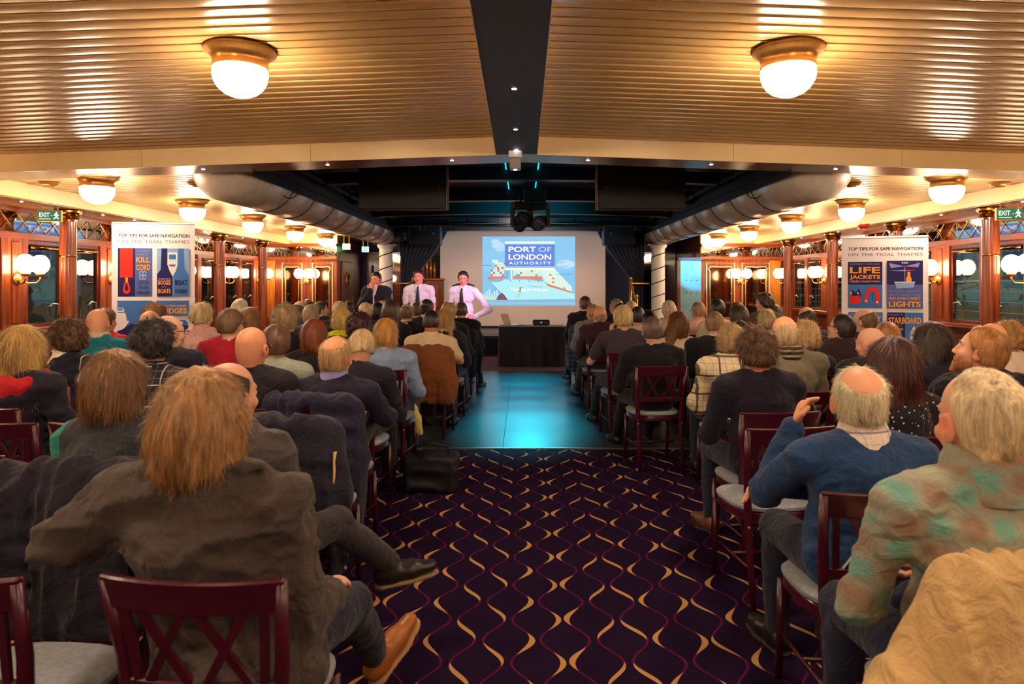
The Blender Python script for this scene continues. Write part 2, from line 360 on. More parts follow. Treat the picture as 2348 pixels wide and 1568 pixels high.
# ------------------------------------------------------------------ wing ceilings (both sides behind the beam)
for sx, nm in ((-1, 'ceiling_wing_left'), (1, 'ceiling_wing_right')):
    pm = plank_mesh(sorted([sx*2.62, sx*5.12]), PIT, 0.0035, lambda x: zw(x), 'wing_plank', M_wing)
    base = MB().add([(sx*2.6, 6.6, zw(2.6)+0.03), (sx*5.2, 6.6, zw(5.2)+0.03), (sx*5.2, 17.5, zw(5.2)+0.03), (sx*2.6, 17.5, zw(2.6)+0.03)], [(0,1,2,3) if sx < 0 else (3,2,1,0)]).build(nm, M_dark, kind='structure')
    acc = MB(); yv = 6.66+PIT/2
    while yv < 17.4:
        acc.add([(v.co.x, v.co.y+yv, v.co.z) for v in pm.vertices], [tuple(p.vertices) for p in pm.polygons]); yv += PIT
    acc.build('ceiling_plank_field', M_wing, base, smooth=True, kind='stuff')
    # longitudinal side beam: cream face and soffit, LED dots
    sb = MB(); xs0, xs1 = 5.1, 5.72
    vs = [(sx*xs0, -4.5, 2.80), (sx*xs0, -4.5, 2.42), (sx*xs1, -4.5, 2.42), (sx*xs0, 15.0, 2.80), (sx*xs0, 15.0, 2.42), (sx*xs1, 15.0, 2.42)]
    sb.add(vs, [(0,1,4,3),(1,2,5,4)] if sx > 0 else [(3,4,1,0),(4,5,2,1)])
    beam_s = sb.build('trim_3' if sx < 0 else 'trim_4', M_cream, kind='structure')
    MB().box(min(sx*5.14, sx*5.66), max(sx*5.14, sx*5.66), -4.4, 14.9, 2.412, 2.421).build('soffit_panel', mat('soffit_bronze', (188, 146, 96), 0.2, spec=0.7), beam_s)
    for yv in (7.2, 8.6, 9.3, 10.7, 11.4, 12.9, 13.6): led(sx*5.28, yv, 2.411, beam_s, 0.010)
    # side walls
    X0 = sx*5.7
    def bx(y0, y1, z0, z1, dep, name, m, parent, bev=0.006, kind=None):
        a, b_ = sorted((X0, X0-sx*dep)); return MB().box(a, b_, y0, y1, z0, z1, bev).build(name, m, parent, kind=kind)
    a, b_ = sorted((X0, X0+sx*0.12))
    wall = MB().box(a, b_, -4.5, 15.1, 0.0, 1.0).build('wall_left' if sx < 0 else 'wall_right', M_mahd, kind='structure')
    MB().box(a, b_, -4.5, 15.1, 2.06, 2.9).build('upper_wall', M_cream, wall)
    MB().box(a, b_, -4.5, 4.3, 1.0, 2.06).build('wall_panel', M_mahd, wall)
    bx(-4.5, 15.0, 0.98, 1.04, 0.10, 'window_sill_rail', M_mahy, wall)
    bx(-4.5, 15.0, 0.0, 0.12, 0.03, 'skirting', M_mahy, wall)
    bx(-4.5, 15.0, 2.05, 2.13, 0.05, 'header_rail', M_mahy, wall)
    bx(-4.5, 15.0, 2.355, 2.42, 0.05, 'top_rail', M_mahy, wall)
    # wainscot panels
    for k in range(12):
        ya = 4.3+0.87*k; bx(ya+0.06, ya+0.81, 0.2, 0.9, 0.015, 'wainscot_panel', M_mahd, wall)
    wide = [5.88+1.74*k for k in range(6)]
    off = 0.0 if sx < 0 else -0.12
    ys = []
    for k, yv in enumerate(wide):
        yv += off; ys.append((yv-0.2, yv+0.2)); ys.append((yv+0.80, yv+0.94))
        bx(yv-0.20, yv+0.20, 1.04, 2.06, 0.045, 'pilaster', M_mah, wall)
        bx(yv-0.06, yv+0.06, 1.10, 2.02, 0.06, 'pilaster_panel', M_mah, wall)
        if yv+0.94 < 14.9: bx(yv+0.80, yv+0.94, 1.04, 2.06, 0.05, 'mullion', M_mah, wall)
    wn = 0
    for (p0, p1), (q0, q1) in zip(ys[:-1], ys[1:]):
        if p1 > 14.6: continue
        wn += 1
        y0, y1 = p1, min(q0, 14.95)
        fr = MB(); a, b_ = sorted((X0+sx*0.015, X0-sx*0.02))
        for (u0, u1, v0, v1) in ((y0, y0+0.035, 1.04, 2.06), (y1-0.035, y1, 1.04, 2.06), (y0+0.035, y1-0.035, 1.04, 1.08), (y0+0.035, y1-0.035, 2.0, 2.06)): fr.box(a, b_, u0, u1, v0, v1, 0.004)
        win = fr.build('window_%d' % (wn+(0 if sx < 0 else 20)), M_mahd, kind='structure')
        g = MB(); a, b_ = sorted((X0+sx*0.006, X0+sx*0.010)); g.box(a, b_, y0+0.03, y1-0.03, 1.07, 2.01).build('pane', M_glass, win)
        h = MB(); hx = X0-sx*0.045
        h.tube([(X0-sx*0.02, y1-0.10, 1.16), (hx, y1-0.10, 1.17), (hx, y1-0.10, 1.30), (hx, y1-0.2, 1.31), (hx, y1-0.24, 1.28), (X0-sx*0.02, y1-0.24, 1.27)], 0.009, 6).build('window_handle', M_alu, win, smooth=True)
        # blind roller
        MB().tube([(X0-sx*0.03, y0+0.05, 1.97), (X0-sx*0.03, y1-0.05, 1.97)], 0.022, 8).build('blind_roller', M_brassd, win, smooth=True)
    # mirror transom with lattice
    for k in range(6):
        ya = 5.9+1.52*k; yb = ya+1.50
        xa_, xb_, xt_ = X0-sx*0.004, X0, X0-sx*0.0135      # mirror leans slightly into the room
        vs_ = [(xx, yv_, zv_) for zv_, xx0 in ((2.13, xa_), (2.355, xt_)) for yv_ in (ya, yb) for xx in (xx0, xb_)]
        mir = MB().add(vs_, [(0,2,3,1),(4,5,7,6),(0,1,5,4),(2,6,7,3),(0,4,6,2),(1,3,7,5)] if sx > 0 else [q_[::-1] for q_ in [(0,2,3,1),(4,5,7,6),(0,1,5,4),(2,6,7,3),(0,4,6,2),(1,3,7,5)]]).build('transom_mirror', M_mirror, wall)
        lt = MB(); nn = 6; sp = (yb-ya)/nn; hx = X0-sx*0.018
        for j in range(nn):
            c0 = ya+j*sp
            lt.bar((hx, c0, 2.13), (hx, c0+sp, 2.355), 0.006, 0.005); lt.bar((hx, c0+sp, 2.13), (hx, c0, 2.355), 0.006, 0.005)
        lt.build('lattice', M_brassd, mir)
# ------------------------------------------------------------------ columns
colm = MB(); n = 48; prof = []
vs = []; fs = []
zz = [0.0, 0.08, 0.081, 0.14, 0.141, 2.27, 2.271, 2.30]
rb = [0.125, 0.125, 0.108, 0.108, 0.088, 0.088, 0.098, 0.098]
for i, (z, r) in enumerate(zip(zz, rb)):
    for k in range(n):
        a = 2*math.pi*k/n; rr = r*(1-(0.055 if (4 <= i <= 5 and k % 4 == 0) else 0)); vs.append((rr*math.cos(a), rr*math.sin(a), z))
for i in range(len(zz)-1):
    for k in range(n): fs.append((i*n+k, i*n+(k+1) % n, (i+1)*n+(k+1) % n, (i+1)*n+k))
def column(x, y, label):
    o = pyobj('column', vs, fs, M_mah, loc=(x, y, 0), label=label, cat='column', group='reeded mahogany columns along both sides')
    MB().lathe([(0.095, 2.295), (0.125, 2.31), (0.13, 2.335), (0.115, 2.345), (0.125, 2.36), (0.145, 2.375), (0.145, 2.40), (0.12, 2.414)], n=28).build('capital', M_brassd, o, smooth=False, autos=True)
    MB().lathe([(0.09, 1.86), (0.0925, 1.87), (0.09, 1.88)], n=24, cap=False).build('ring', M_brassd, o, smooth=True)
    return o
ords = ['nearest of the left row, beside the green exit sign', 'second of the left row, hidden behind the left banner', 'third of the left row, just right of the banner', 'farthest of the left row, by the panelled wall']
for k, y in enumerate((8.0, 10.0, 12.0, 14.0)):
    column(-5.32, y+0.0, 'red brown reeded column, '+ords[k])
ords = ['nearest of the right row, beside the green exit sign', 'second of the right row, behind the right banner', 'third of the right row, just left of the banner', 'farthest of the right row, by the panelled wall']
for k, y in enumerate((7.75, 9.72, 11.7, 13.65)):
    column(5.32, y, 'red brown reeded column, '+ords[k])
# ------------------------------------------------------------------ transverse panelled walls at the far ends of the wings
for sx in (-1, 1):
    xin = 4.07 if sx < 0 else 3.93
    x0, x1 = sorted((sx*xin, sx*5.72))
    tw = MB().box(x0, x1, 15.0, 15.1, 0.0, 2.08).build('wall_far_left' if sx < 0 else 'wall_far_right', M_mah, kind='structure')
    MB().box(x0, x1, 14.95, 15.0, 2.08, 2.14, 0.006).build('header_rail', M_mahx, tw)
    MB().box(x0, x1, 14.985, 15.0, 2.14, 2.36).build('transom_mirror', M_mirror, tw)
    lt = MB(); nn = 5; sp = (x1-x0)/nn
    for j in range(nn):
        lt.bar((x0+j*sp, 14.98, 2.14), (x0+(j+1)*sp, 14.98, 2.36), 0.006, 0.006, (0,1,0)); lt.bar((x0+(j+1)*sp, 14.98, 2.14), (x0+j*sp, 14.98, 2.36), 0.006, 0.006, (0,1,0))
    lt.build('lattice', M_brassd, tw)
    MB().box(x0, x1, 14.95, 15.1, 2.36, 2.43, 0.006).build('cornice', M_mahx, tw)
    MB().box(x0, x1, 15.0, 15.1, 2.08, 2.75).build('upper_wall', M_cream, tw)
    MB().box(x0, x1, 14.96, 15.0, 0.72, 0.79, 0.006).build('dado_rail', M_mahx, tw)
    # return wall beside the stage
    a, b_ = sorted((sx*xin, sx*(xin+0.1)))
    rw = MB().box(a, b_, 15.1, 17.5, 0.0, 2.75).build('wall_return_left' if sx < 0 else 'wall_return_right', M_mahd, kind='structure')
# rear wall and closing wall behind the camera
MB().box(-5.9, 5.9, 17.5, 17.6, 0.0, 3.4).build('wall_back', M_navywall, kind='structure')
MB().box(-5.9, 5.9, -4.6, -4.5, 0.0, 3.4).build('wall_front', M_mahd, kind='structure')
# ------------------------------------------------------------------ dark ceiling well above the dance floor
vd = MB()
for sx in (-1, 1):
    vd.add([(0, 6.64, 3.10), (sx*2.62, 6.64, 3.0), (sx*2.62, 17.5, 2.95), (0, 17.5, 3.02)], [(0,1,2,3) if sx < 0 else (3,2,1,0)])
    vd.add([(sx*2.62, 6.64, 3.0), (sx*2.62, 6.64, 2.6), (sx*2.62, 17.5, 2.6), (sx*2.62, 17.5, 2.95)], [(0,1,2,3) if sx < 0 else (3,2,1,0)])
void = vd.build('ceiling_well', M_void, kind='structure')
vd2 = MB().add([(-2.62, 6.645, 3.2), (2.62, 6.645, 3.2), (2.62, 6.645, 2.6), (-2.62, 6.645, 2.6)], [(0,1,2,3)])
def camber_bar(y0, y1, ztop, zbot, m, name, x=2.6, drop=0.06):
    mb = MB()
    xs = np.linspace(-x, x, 13); vs = []; fs = []
    for xx in xs:
        dz = drop*(xx/2.6)**2
        vs += [(xx, y0, ztop-dz), (xx, y0, zbot-dz), (xx, y1, zbot-dz), (xx, y1, ztop-dz)]
    for i in range(12):
        for j in range(4): fs.append((i*4+j, i*4+(j+1) % 4, (i+1)*4+(j+1) % 4, (i+1)*4+j))
    return mb.add(vs, fs).build(name, m, void)
for y0, y1, zb in ((8.6, 8.78, 2.86), (10.4, 10.6, 2.82), (12.0, 12.15, 2.78), (13.4, 13.6, 2.74), (14.9, 15.05, 2.72)):
    camber_bar(y0, y1, 3.0, zb, M_voidrib, 'ceiling_rib')
for y0, y1 in ((6.7, 8.55), (8.85, 10.35), (10.65, 11.95), (12.2, 13.35), (13.65, 14.85)):
    for x0, x1 in ((-1.25, -0.22), (0.22, 1.25)):
        MB().add([(x0, y0, 3.03-0.012*y0/6.6), (x1, y0, 3.03-0.012*y0/6.6), (x1, y1, 3.02-0.012*y1/6.6), (x0, y1, 3.02-0.012*y1/6.6)], [(3,2,1,0)]).build('ceiling_panel', M_voidpan, void)
M_teal = mat('teal_led_line', (30, 170, 180), 0.4, emit=1.6, ecol=(20, 190, 215))
for x in (-0.2, 0.2):
    MB().box(x-0.006, x+0.006, 6.7, 14.8, 2.985, 2.995).build('led_line', M_teal, void)
MB().box(-0.19, 0.19, 6.7, 14.8, 2.99, 3.0).build('ceiling_strip', M_voidpan, void)
# hanging black panels either side
for sx in (-1, 1):
    p = MB().box(*sorted((sx*0.93, sx*2.0)), 8.35, 8.55, 2.46, 3.0, 0.01).build('ceiling_baffle', M_black, label='large black panel hanging in the dark ceiling, %s of the centre strip' % ('left' if sx < 0 else 'right'), cat='panel', group='black ceiling panels')
    MB().lathe([(0.028, 0), (0.028, 0.006), (0.02, 0.008)], n=14).build('badge', M_brassd, p, loc=(sx*1.02, 8.34, 2.73)).rotation_euler = (R(90), 0, 0)
    MB().box(*sorted((sx*0.915, sx*0.93)), 8.33, 8.56, 2.46, 3.0).build('panel_edge', mat('panel_edge_wood', (120, 88, 62), 0.5), p)
# ------------------------------------------------------------------ ventilation ducts
for sx in (-1, 1):
    r = 0.36; y0 = 6.7; cx, cz = sx*2.99, 2.74
    dt = empty('ventilation_duct', (cx, y0, cz), label='long silver round ventilation duct with seams on the %s side' % ('left' if sx < 0 else 'right'), cat='duct', group='silver ceiling ducts')
    cuts = [6.92, 7.9, 8.7, 9.6, 10.5, 11.4, 12.3, 13.2, 14.0, 14.6]
    for a, b_ in zip(cuts[:-1], cuts[1:]):
        vs = []; fs = []; n = 40
        for yv, rr in ((a, r-0.004), (a+0.006, r), (b_-0.006, r), (b_, r-0.004)):
            for k in range(n):
                an = 2*math.pi*k/n; vs.append((rr*math.cos(an), yv-y0, rr*math.sin(an)))
        for i in range(3):
            for k in range(n): fs.append((i*n+k, (i+1)*n+k, (i+1)*n+(k+1) % n, i*n+(k+1) % n))
        pyobj('duct_section', vs, fs, M_silver, dt, smooth=True)
        MB().tube([(0.362*math.cos(t*math.pi/12), b_-y0, 0.362*math.sin(t*math.pi/12)) for t in range(24)], 0.007, 6, closed=True).build('seam_ring', M_brassd if False else mat('seam_dark', (72, 62, 54), 0.5, metal=0.6), dt, smooth=True)
    vs = []; fs = []; n = 40
    for i in range(6):
        t = i/5
        for k in range(n):
            an = 2*math.pi*k/n; rr = r*math.cos(t*math.pi/2*0.97); vs.append((rr*math.cos(an), 0.22-0.22*math.sin(t*math.pi/2), rr*math.sin(an)))
    for i in range(5):
        for k in range(n): fs.append((i*n+k, i*n+(k+1) % n, (i+1)*n+(k+1) % n, (i+1)*n+k))
    fs.append(tuple(5*n+k for k in range(n)))
    pyobj('duct_cap', vs, fs, M_silver, dt, smooth=True)
    # cut-off end, slanting
    vs = []; fs = []; n = 40
    for i in range(7):
        t = i/6
        for k in range(n):
            an = 2*math.pi*k/n; rr = r*math.cos(t*math.pi/2*0.98)
            vs.append((rr*math.cos(an), 14.6-y0+0.75*math.sin(t*math.pi/2), rr*math.sin(an)-0.06*t))
    for i in range(6):
        for k in range(n): fs.append((i*n+k, (i+1)*n+k, (i+1)*n+(k+1) % n, i*n+(k+1) % n))
    fs.append(tuple(6*n+k for k in range(n))[::-1])
    pyobj('duct_end', vs, fs, M_silver, dt, smooth=True)
    # lighting bar beside the duct
    lb = MB().tube([(sx*2.5, 6.75, 2.83), (sx*2.5, 15.0, 2.83)], 0.034, 10).build('lighting_bar', M_black, smooth=True, label='black lighting pipe running beside the %s duct' % ('left' if sx < 0 else 'right'), cat='pipe', group='black lighting pipes')
    for yv in (7.4, 8.6, 9.8, 11.0, 12.2, 13.4, 14.4):
        MB().bar((sx*2.5, yv, 2.86), (sx*2.5, yv, 3.0), 0.02, 0.02, (0,1,0)).build('hanger', mat('galvanised', (150, 140, 130), 0.4, metal=0.8), lb)
        MB().tube([(sx*2.5+0.045*math.cos(t), yv, 2.83+0.045*math.sin(t)) for t in np.linspace(0, 2*math.pi, 12, endpoint=False)], 0.012, 6, closed=True).build('clamp', M_black, lb, smooth=True)
    # dark cable loop
    MB().tube([(sx*2.62+0.1*math.cos(t)*sx*-1, 7.7, 2.62+0.0-0.11*math.sin(t)) for t in np.linspace(0, math.pi, 9)], 0.006, 6).build('loop_cable', M_black, smooth=True, label='thin black cable loop hanging at the near end of the %s duct' % ('left' if sx < 0 else 'right'), cat='cable', group='hanging cable loops')
# ------------------------------------------------------------------ exterior behind the windows
M_quay = mat('quay_stone', (92, 90, 70), 0.9, var=0.3, vscale=2.5, bump=0.4, bscale=8)
MB().box(-16, -7.6, -2, 36, -1.0, 0.7).build('quay_wall', M_quay, label='dark stone quay outside the left windows', cat='quay wall')
MB().box(7.6, 16, -2, 36, -1.0, 0.80).build('quay_wall', M_quay, label='dark stone quay below the railing outside the right windows', cat='quay wall')
for sx in (-1, 1):
    bk_ = MB().box(*sorted((sx*10.6, sx*11.0)), 4, 36, 0.7, 5.0).build('warehouse_wall', mat('warehouse_brick', (120, 118, 92), 0.9, var=0.35, vscale=1.2, bump=0.4, bscale=6), label='dim building wall across the quay outside the %s windows' % ('left' if sx < 0 else 'right'), cat='building')
    for k in range(10): MB().box(*sorted((sx*10.55, sx*10.6)), 6.0+2.6*k, 7.2+2.6*k, 1.5, 2.7).build('window_opening', M_black, bk_)
rl = empty('quay_railing', (7.75, 12, 0.80), label='pale metal railing outside the right windows', cat='railing')
M_rail = mat('railing_paint', (200, 200, 180), 0.5)
for k in range(5): MB().tube([(0, -6, 0.1+0.17*k), (0, 14, 0.1+0.17*k)], 0.012 if k < 4 else 0.02, 6).build('rail', M_rail, rl)
for k in range(41): MB().tube([(0, -6+k*0.5, 0), (0, -6+k*0.5, 0.80)], 0.012, 6).build('post', M_rail, rl)
def plight(name, loc, color, power, size=0.1):
    l = bpy.data.lights.new(name, 'POINT'); l.color = color; l.energy = power; l.shadow_soft_size = size
    o = bpy.data.objects.new(name, l); COL.objects.link(o); o.location = loc; return o
plight('quay_fill_light', (8.9, 14.5, 3.2), (0.9, 1.0, 0.8), 55)  # unseen point lights added on both sides to brighten the quay
plight('quay_fill_light', (8.9, 20, 3.2), (0.9, 1.0, 0.8), 55)
plight('quay_fill_light', (-8.9, 15, 3.2), (0.9, 1.0, 0.75), 22)
# ================================================================== ceiling lamps
def lamp_parts():
    e = empty('ceiling_lamp')
    MB().lathe([(0.05, 0.0), (0.195, 0.0), (0.2, -0.012), (0.195, -0.022), (0.172, -0.035), (0.155, -0.06), (0.15, -0.085), (0.155, -0.1), (0.15, -0.11), (0.14, -0.112)], n=40).build('brass_collar', M_brass, e, autos=True)
    pr = [(0.140, -0.095), (0.152, -0.12), (0.153, -0.15), (0.145, -0.185), (0.125, -0.22), (0.092, -0.25), (0.05, -0.268), (0.012, -0.274)]
    MB().lathe(pr, n=22).build('glass_globe', M_globe, e, smooth=True)
    return e
lp0 = lamp_parts()
G = 'brass and white glass ceiling lamps'
lamps = []
for sx, w_ in ((-1, 'left'), (1, 'right')):
    lamps.append((sx*1.585-0.045, 3.95, None, 'large glowing bowl lamp with brass collar on the near ceiling, %s of the dark strip' % w_))
    for k, y in enumerate((6.75, 8.7, 10.65, 12.65, 14.62)):
        nm = ['nearest', 'second nearest', 'third', 'fourth', 'farthest'][k]
        lamps.append((sx*4.2, y, 'w', 'glowing bowl lamp on the %s wing ceiling, %s of that row of five' % (w_, nm)))
    for y, nm in ((1.6, 'first'), (-0.8, 'second'), (-3.2, 'third')):
        lamps.append((sx*1.585-0.045, y, None, 'inner bowl ceiling lamp on the %s, %s beyond the frame towards the back' % (w_, nm)))
    for y, nm in ((2.8, 'first'), (0.4, 'second'), (-2.2, 'third')):
        lamps.append((sx*4.2, y, None, 'outer bowl ceiling lamp on the %s, %s beyond the frame towards the back' % (w_, nm)))
for i, (x, y, k, lab) in enumerate(lamps):
    o = lp0 if i == 0 else copy_tree(lp0)
    o.location = (x, y, (zw(x) if k else zc(x, y))-0.004); o['label'] = lab; o['category'] = 'lamp'; o['group'] = G
# ================================================================== wall sconces
def sconce_parts(nsh):
    e = empty('wall_sconce')
    MB().lathe([(0.045, 0.0), (0.05, 0.006), (0.04, 0.014), (0.02, 0.03), (0.01, 0.034)], n=16).build('back_plate', M_brass, e, smooth=True).rotation_euler = (R(90), 0, 0)
    # arms project along -y
    for k in range(nsh):
        s = 0 if nsh == 1 else (k*2-(nsh-1))/(nsh-1)
        bx_, by_ = s*0.085, -0.15-0.02*(1-abs(s))
        MB().tube([(0, -0.02, 0), (bx_*0.4, -0.07, -0.035), (bx_*0.9, by_*0.85, -0.03), (bx_, by_, 0.0), (bx_, by_, 0.03)], 0.008, 8).build('arm', M_brass, e, smooth=True)
        MB().lathe([(0.012, 0.02), (0.032, 0.03), (0.036, 0.042), (0.03, 0.046)], (bx_, by_, 0), 14).build('shade_holder', M_brass, e, smooth=True)
        vs = []; fs = []; n = 15; pr = [(0.028, 0.044), (0.058, 0.07), (0.072, 0.105), (0.068, 0.145), (0.05, 0.175), (0.03, 0.19), (0.006, 0.195)]
        for r, z in pr:
            for j in range(n):
                a = 2*math.pi*j/n; rr = r*(1+0.11*math.cos(5*a)); vs.append((bx_+rr*math.cos(a), by_+rr*math.sin(a), z))
        for i in range(len(pr)-1):
            for j in range(n): fs.append((i*n+j, i*n+(j+1) % n, (i+1)*n+(j+1) % n, (i+1)*n+j))
        fs.append(tuple(range(n))[::-1]); fs.append(tuple((len(pr)-1)*n+j for j in range(n)))
        pyobj('glass_shade', vs, fs, M_tulip, e, smooth=True)
    return e
sc2 = sconce_parts(2); first = True
spots_ = []
for sx, w_, off in ((-1, 'left', 0.0), (1, 'right', -0.12)):
    for k in range(6):
        y = 5.88+1.74*k+off
        nm = ['first', 'second', 'third', 'fourth', 'fifth', 'sixth'][k]
        spots_.append(((sx*5.64, y, 1.60), R(90)*(1 if sx < 0 else -1), 'glowing twin shade wall sconce on the %s window wall, %s from the front' % (w_, nm)))
    spots_.append(((-4.72 if sx < 0 else 4.76, 14.955, 1.60), 0.0, 'glowing twin shade wall sconce between the brass framed mirrors on the %s end wall' % w_))
spots_.append(((3.75+0.0, 14.90, 1.62), 0.0, None)); spots_.pop()
for i, (loc, rz, lab) in enumerate(spots_):
    o = sc2 if i == 0 else copy_tree(sc2)
    o.location = loc; o.rotation_euler[2] = rz; o.scale = (1.35, 1.2, 1.4)
    o['label'] = lab; o['category'] = 'wall lamp'; o['group'] = 'tulip glass wall sconces'
# ================================================================== brass framed mirrors on the end walls
M_pale = mat('polished_pale_brass', (246, 214, 150), 0.3, metal=0.35)
def frame_mirror(x0, x1, y, lab):
    e = empty('wall_mirror', ((x0+x1)/2, y, 0.8), label=lab, cat='mirror', group='brass framed wall mirrors')
    h = 1.2; hw = (x1-x0)/2
    MB().box(-hw+0.05, hw-0.05, -0.012, 0.0, 0.02, h-0.1).build('mirror_panel', M_bronze, e)
    MB().tube([(-hw, -0.02, 0), (-hw, -0.02, h), (hw, -0.02, h), (hw, -0.02, 0)], 0.013, 6, closed=True).build('outer_frame', M_pale, e, smooth=False)
    i = hw-0.07
    MB().tube([(-i, -0.03, 0), (-i, -0.03, h-0.18), (-i-0.03, -0.03, h-0.13), (-i+0.02, -0.03, h-0.08), (0, -0.03, h-0.09), (i-0.02, -0.03, h-0.08), (i+0.03, -0.03, h-0.13), (i, -0.03, h-0.18), (i, -0.03, 0)], 0.011, 6).build('inner_frame', M_pale, e, smooth=True)
    for s in (-1, 1):
        MB().lathe([(0.004, -0.03), (0.018, -0.015), (0.012, 0), (0.018, 0.015), (0.004, 0.03)], (s*i, -0.03, 0.52), 10).build('finial', M_brass, e, smooth=True)
    return e
frame_mirror(-5.26, -4.83, 14.995, 'left of two brass framed mirrors on the left end wall')
frame_mirror(-4.60, -4.16, 14.995, 'right of two brass framed mirrors on the left end wall')
frame_mirror(4.05, 4.66, 14.995, 'left of two brass framed mirrors on the right end wall')
frame_mirror(4.83, 5.42, 14.995, 'right of two brass framed mirrors on the right end wall')
for x in (-5.55, 5.55):
    MB().box(x-0.12, x+0.12, 14.97, 15.0, 0.8, 2.06, 0.006).build('honey_panel', M_honey, bpy.data.objects['wall_far_left' if x < 0 else 'wall_far_right'])
# return door with porthole on the left, cyan-lit partition on the right
dr = MB().box(-4.07, -4.03, 15.35, 16.25, 0.0, 2.05, 0.01).build('door_1', M_mahd, kind='structure')
MB().tube([(-4.02, 15.8+0.17*math.cos(t), 1.62+0.17*math.sin(t)) for t in np.linspace(0, 2*math.pi, 20, endpoint=False)], 0.02, 8, closed=True).build('porthole_ring', M_brass, dr, smooth=True)
MB().lathe([(0.16, 0), (0.16, 0.006)], n=20).build('porthole_glass', M_mirror, dr, loc=(-4.03, 15.8, 1.62)).rotation_euler = (0, R(90), 0)
MB().tube([(-4.0, 16.15, 0.95), (-4.0, 16.15, 1.25)], 0.012, 8).build('door_handle', M_brass, dr, smooth=True)
pn = MB().box(3.46, 3.93, 14.95, 15.05, 0.0, 2.08, 0.008).build('door_2', mat('partition_paint', (104, 150, 164), 0.4, var=0.1, vscale=5), kind='structure')
for k in range(6):
    MB().lathe([(0.012, 0), (0.012, 0.005)], n=10).build('bolt', M_black, pn, loc=(3.60+0.11*(k % 3), 14.949, 1.62-0.27*(k//3))).rotation_euler = (R(90), 0, 0)
MB().box(3.42, 3.96, 14.93, 15.07, 2.06, 2.12, 0.006).build('door_head', mat('partition_head', (70, 90, 130), 0.5), pn)
MB().box(3.40, 3.47, 14.94, 15.2, 0.0, 2.06, 0.006).build('door_jamb', M_mahd, pn)
for sx in (-1, 1):
    mr = MB().box(*sorted((sx*2.95, sx*3.9)), 17.4, 17.44, 0.9, 2.3).build('bar_mirror', M_mirror, label='tall mirror on the back wall %s of the stage' % ('left' if sx < 0 else 'right'), cat='mirror', group='back wall mirrors')
    f = MB()
    for (a, b_, c, d) in ((2.9, 2.95, 0.85, 2.35), (3.9, 3.95, 0.85, 2.35), (2.95, 3.9, 0.85, 0.9), (2.95, 3.9, 2.3, 2.35)): f.box(*sorted((sx*a, sx*b_)), 17.37, 17.45, c, d, 0.005)
    f.build('mirror_frame', M_mahd, mr)
# white columns wound with a dark garland
for sx in (-1, 1):
    wc = MB().lathe([(0.19, 0), (0.19, 0.06), (0.15, 0.09), (0.145, 2.30), (0.17, 2.33), (0.19, 2.36), (0.19, 2.40)], n=28).build('white_column', M_white, autos=True, loc=(sx*2.97, 14.9, 0), label='white column wound with a thin dark garland, %s of the stage' % ('left' if sx < 0 else 'right'), cat='column', group='white stage columns')
    MB().tube([(0.15*math.cos(t), 0.15*math.sin(t), 0.2+2.05*t/(2*math.pi*7)) for t in np.linspace(0, 2*math.pi*7, 112)], 0.012, 6).build('garland', mat('garland_dark', (70, 54, 40), 0.6, metal=0.3), wc, smooth=True)
    MB().box(-0.24, 0.24, -0.24, 0.24, 2.40, 2.46, 0.01).build('abacus', M_mahd, wc)
# ================================================================== stage
stg = MB().box(-2.75, 2.75, 14.4, 17.49, 0.0, 0.5, 0.01).build('stage_platform', mat('stage_black', (26, 24, 34), 0.35, var=0.3, vscale=6), label='low dark stage platform at the far end of the hall', cat='stage')
MB().box(-2.76, 2.76, 14.38, 14.42, 0.44, 0.52, 0.006).build('stage_edge', mat('stage_edge_grey', (126, 116, 124), 0.4), stg)
for x in (-1.6, -0.6, 0.9, 1.9):
    MB().box(x-0.4, x+0.4, 14.385, 14.40, 0.06, 0.40, 0.006).build('front_panel', mat('stage_panel', (18, 16, 24), 0.2), stg)
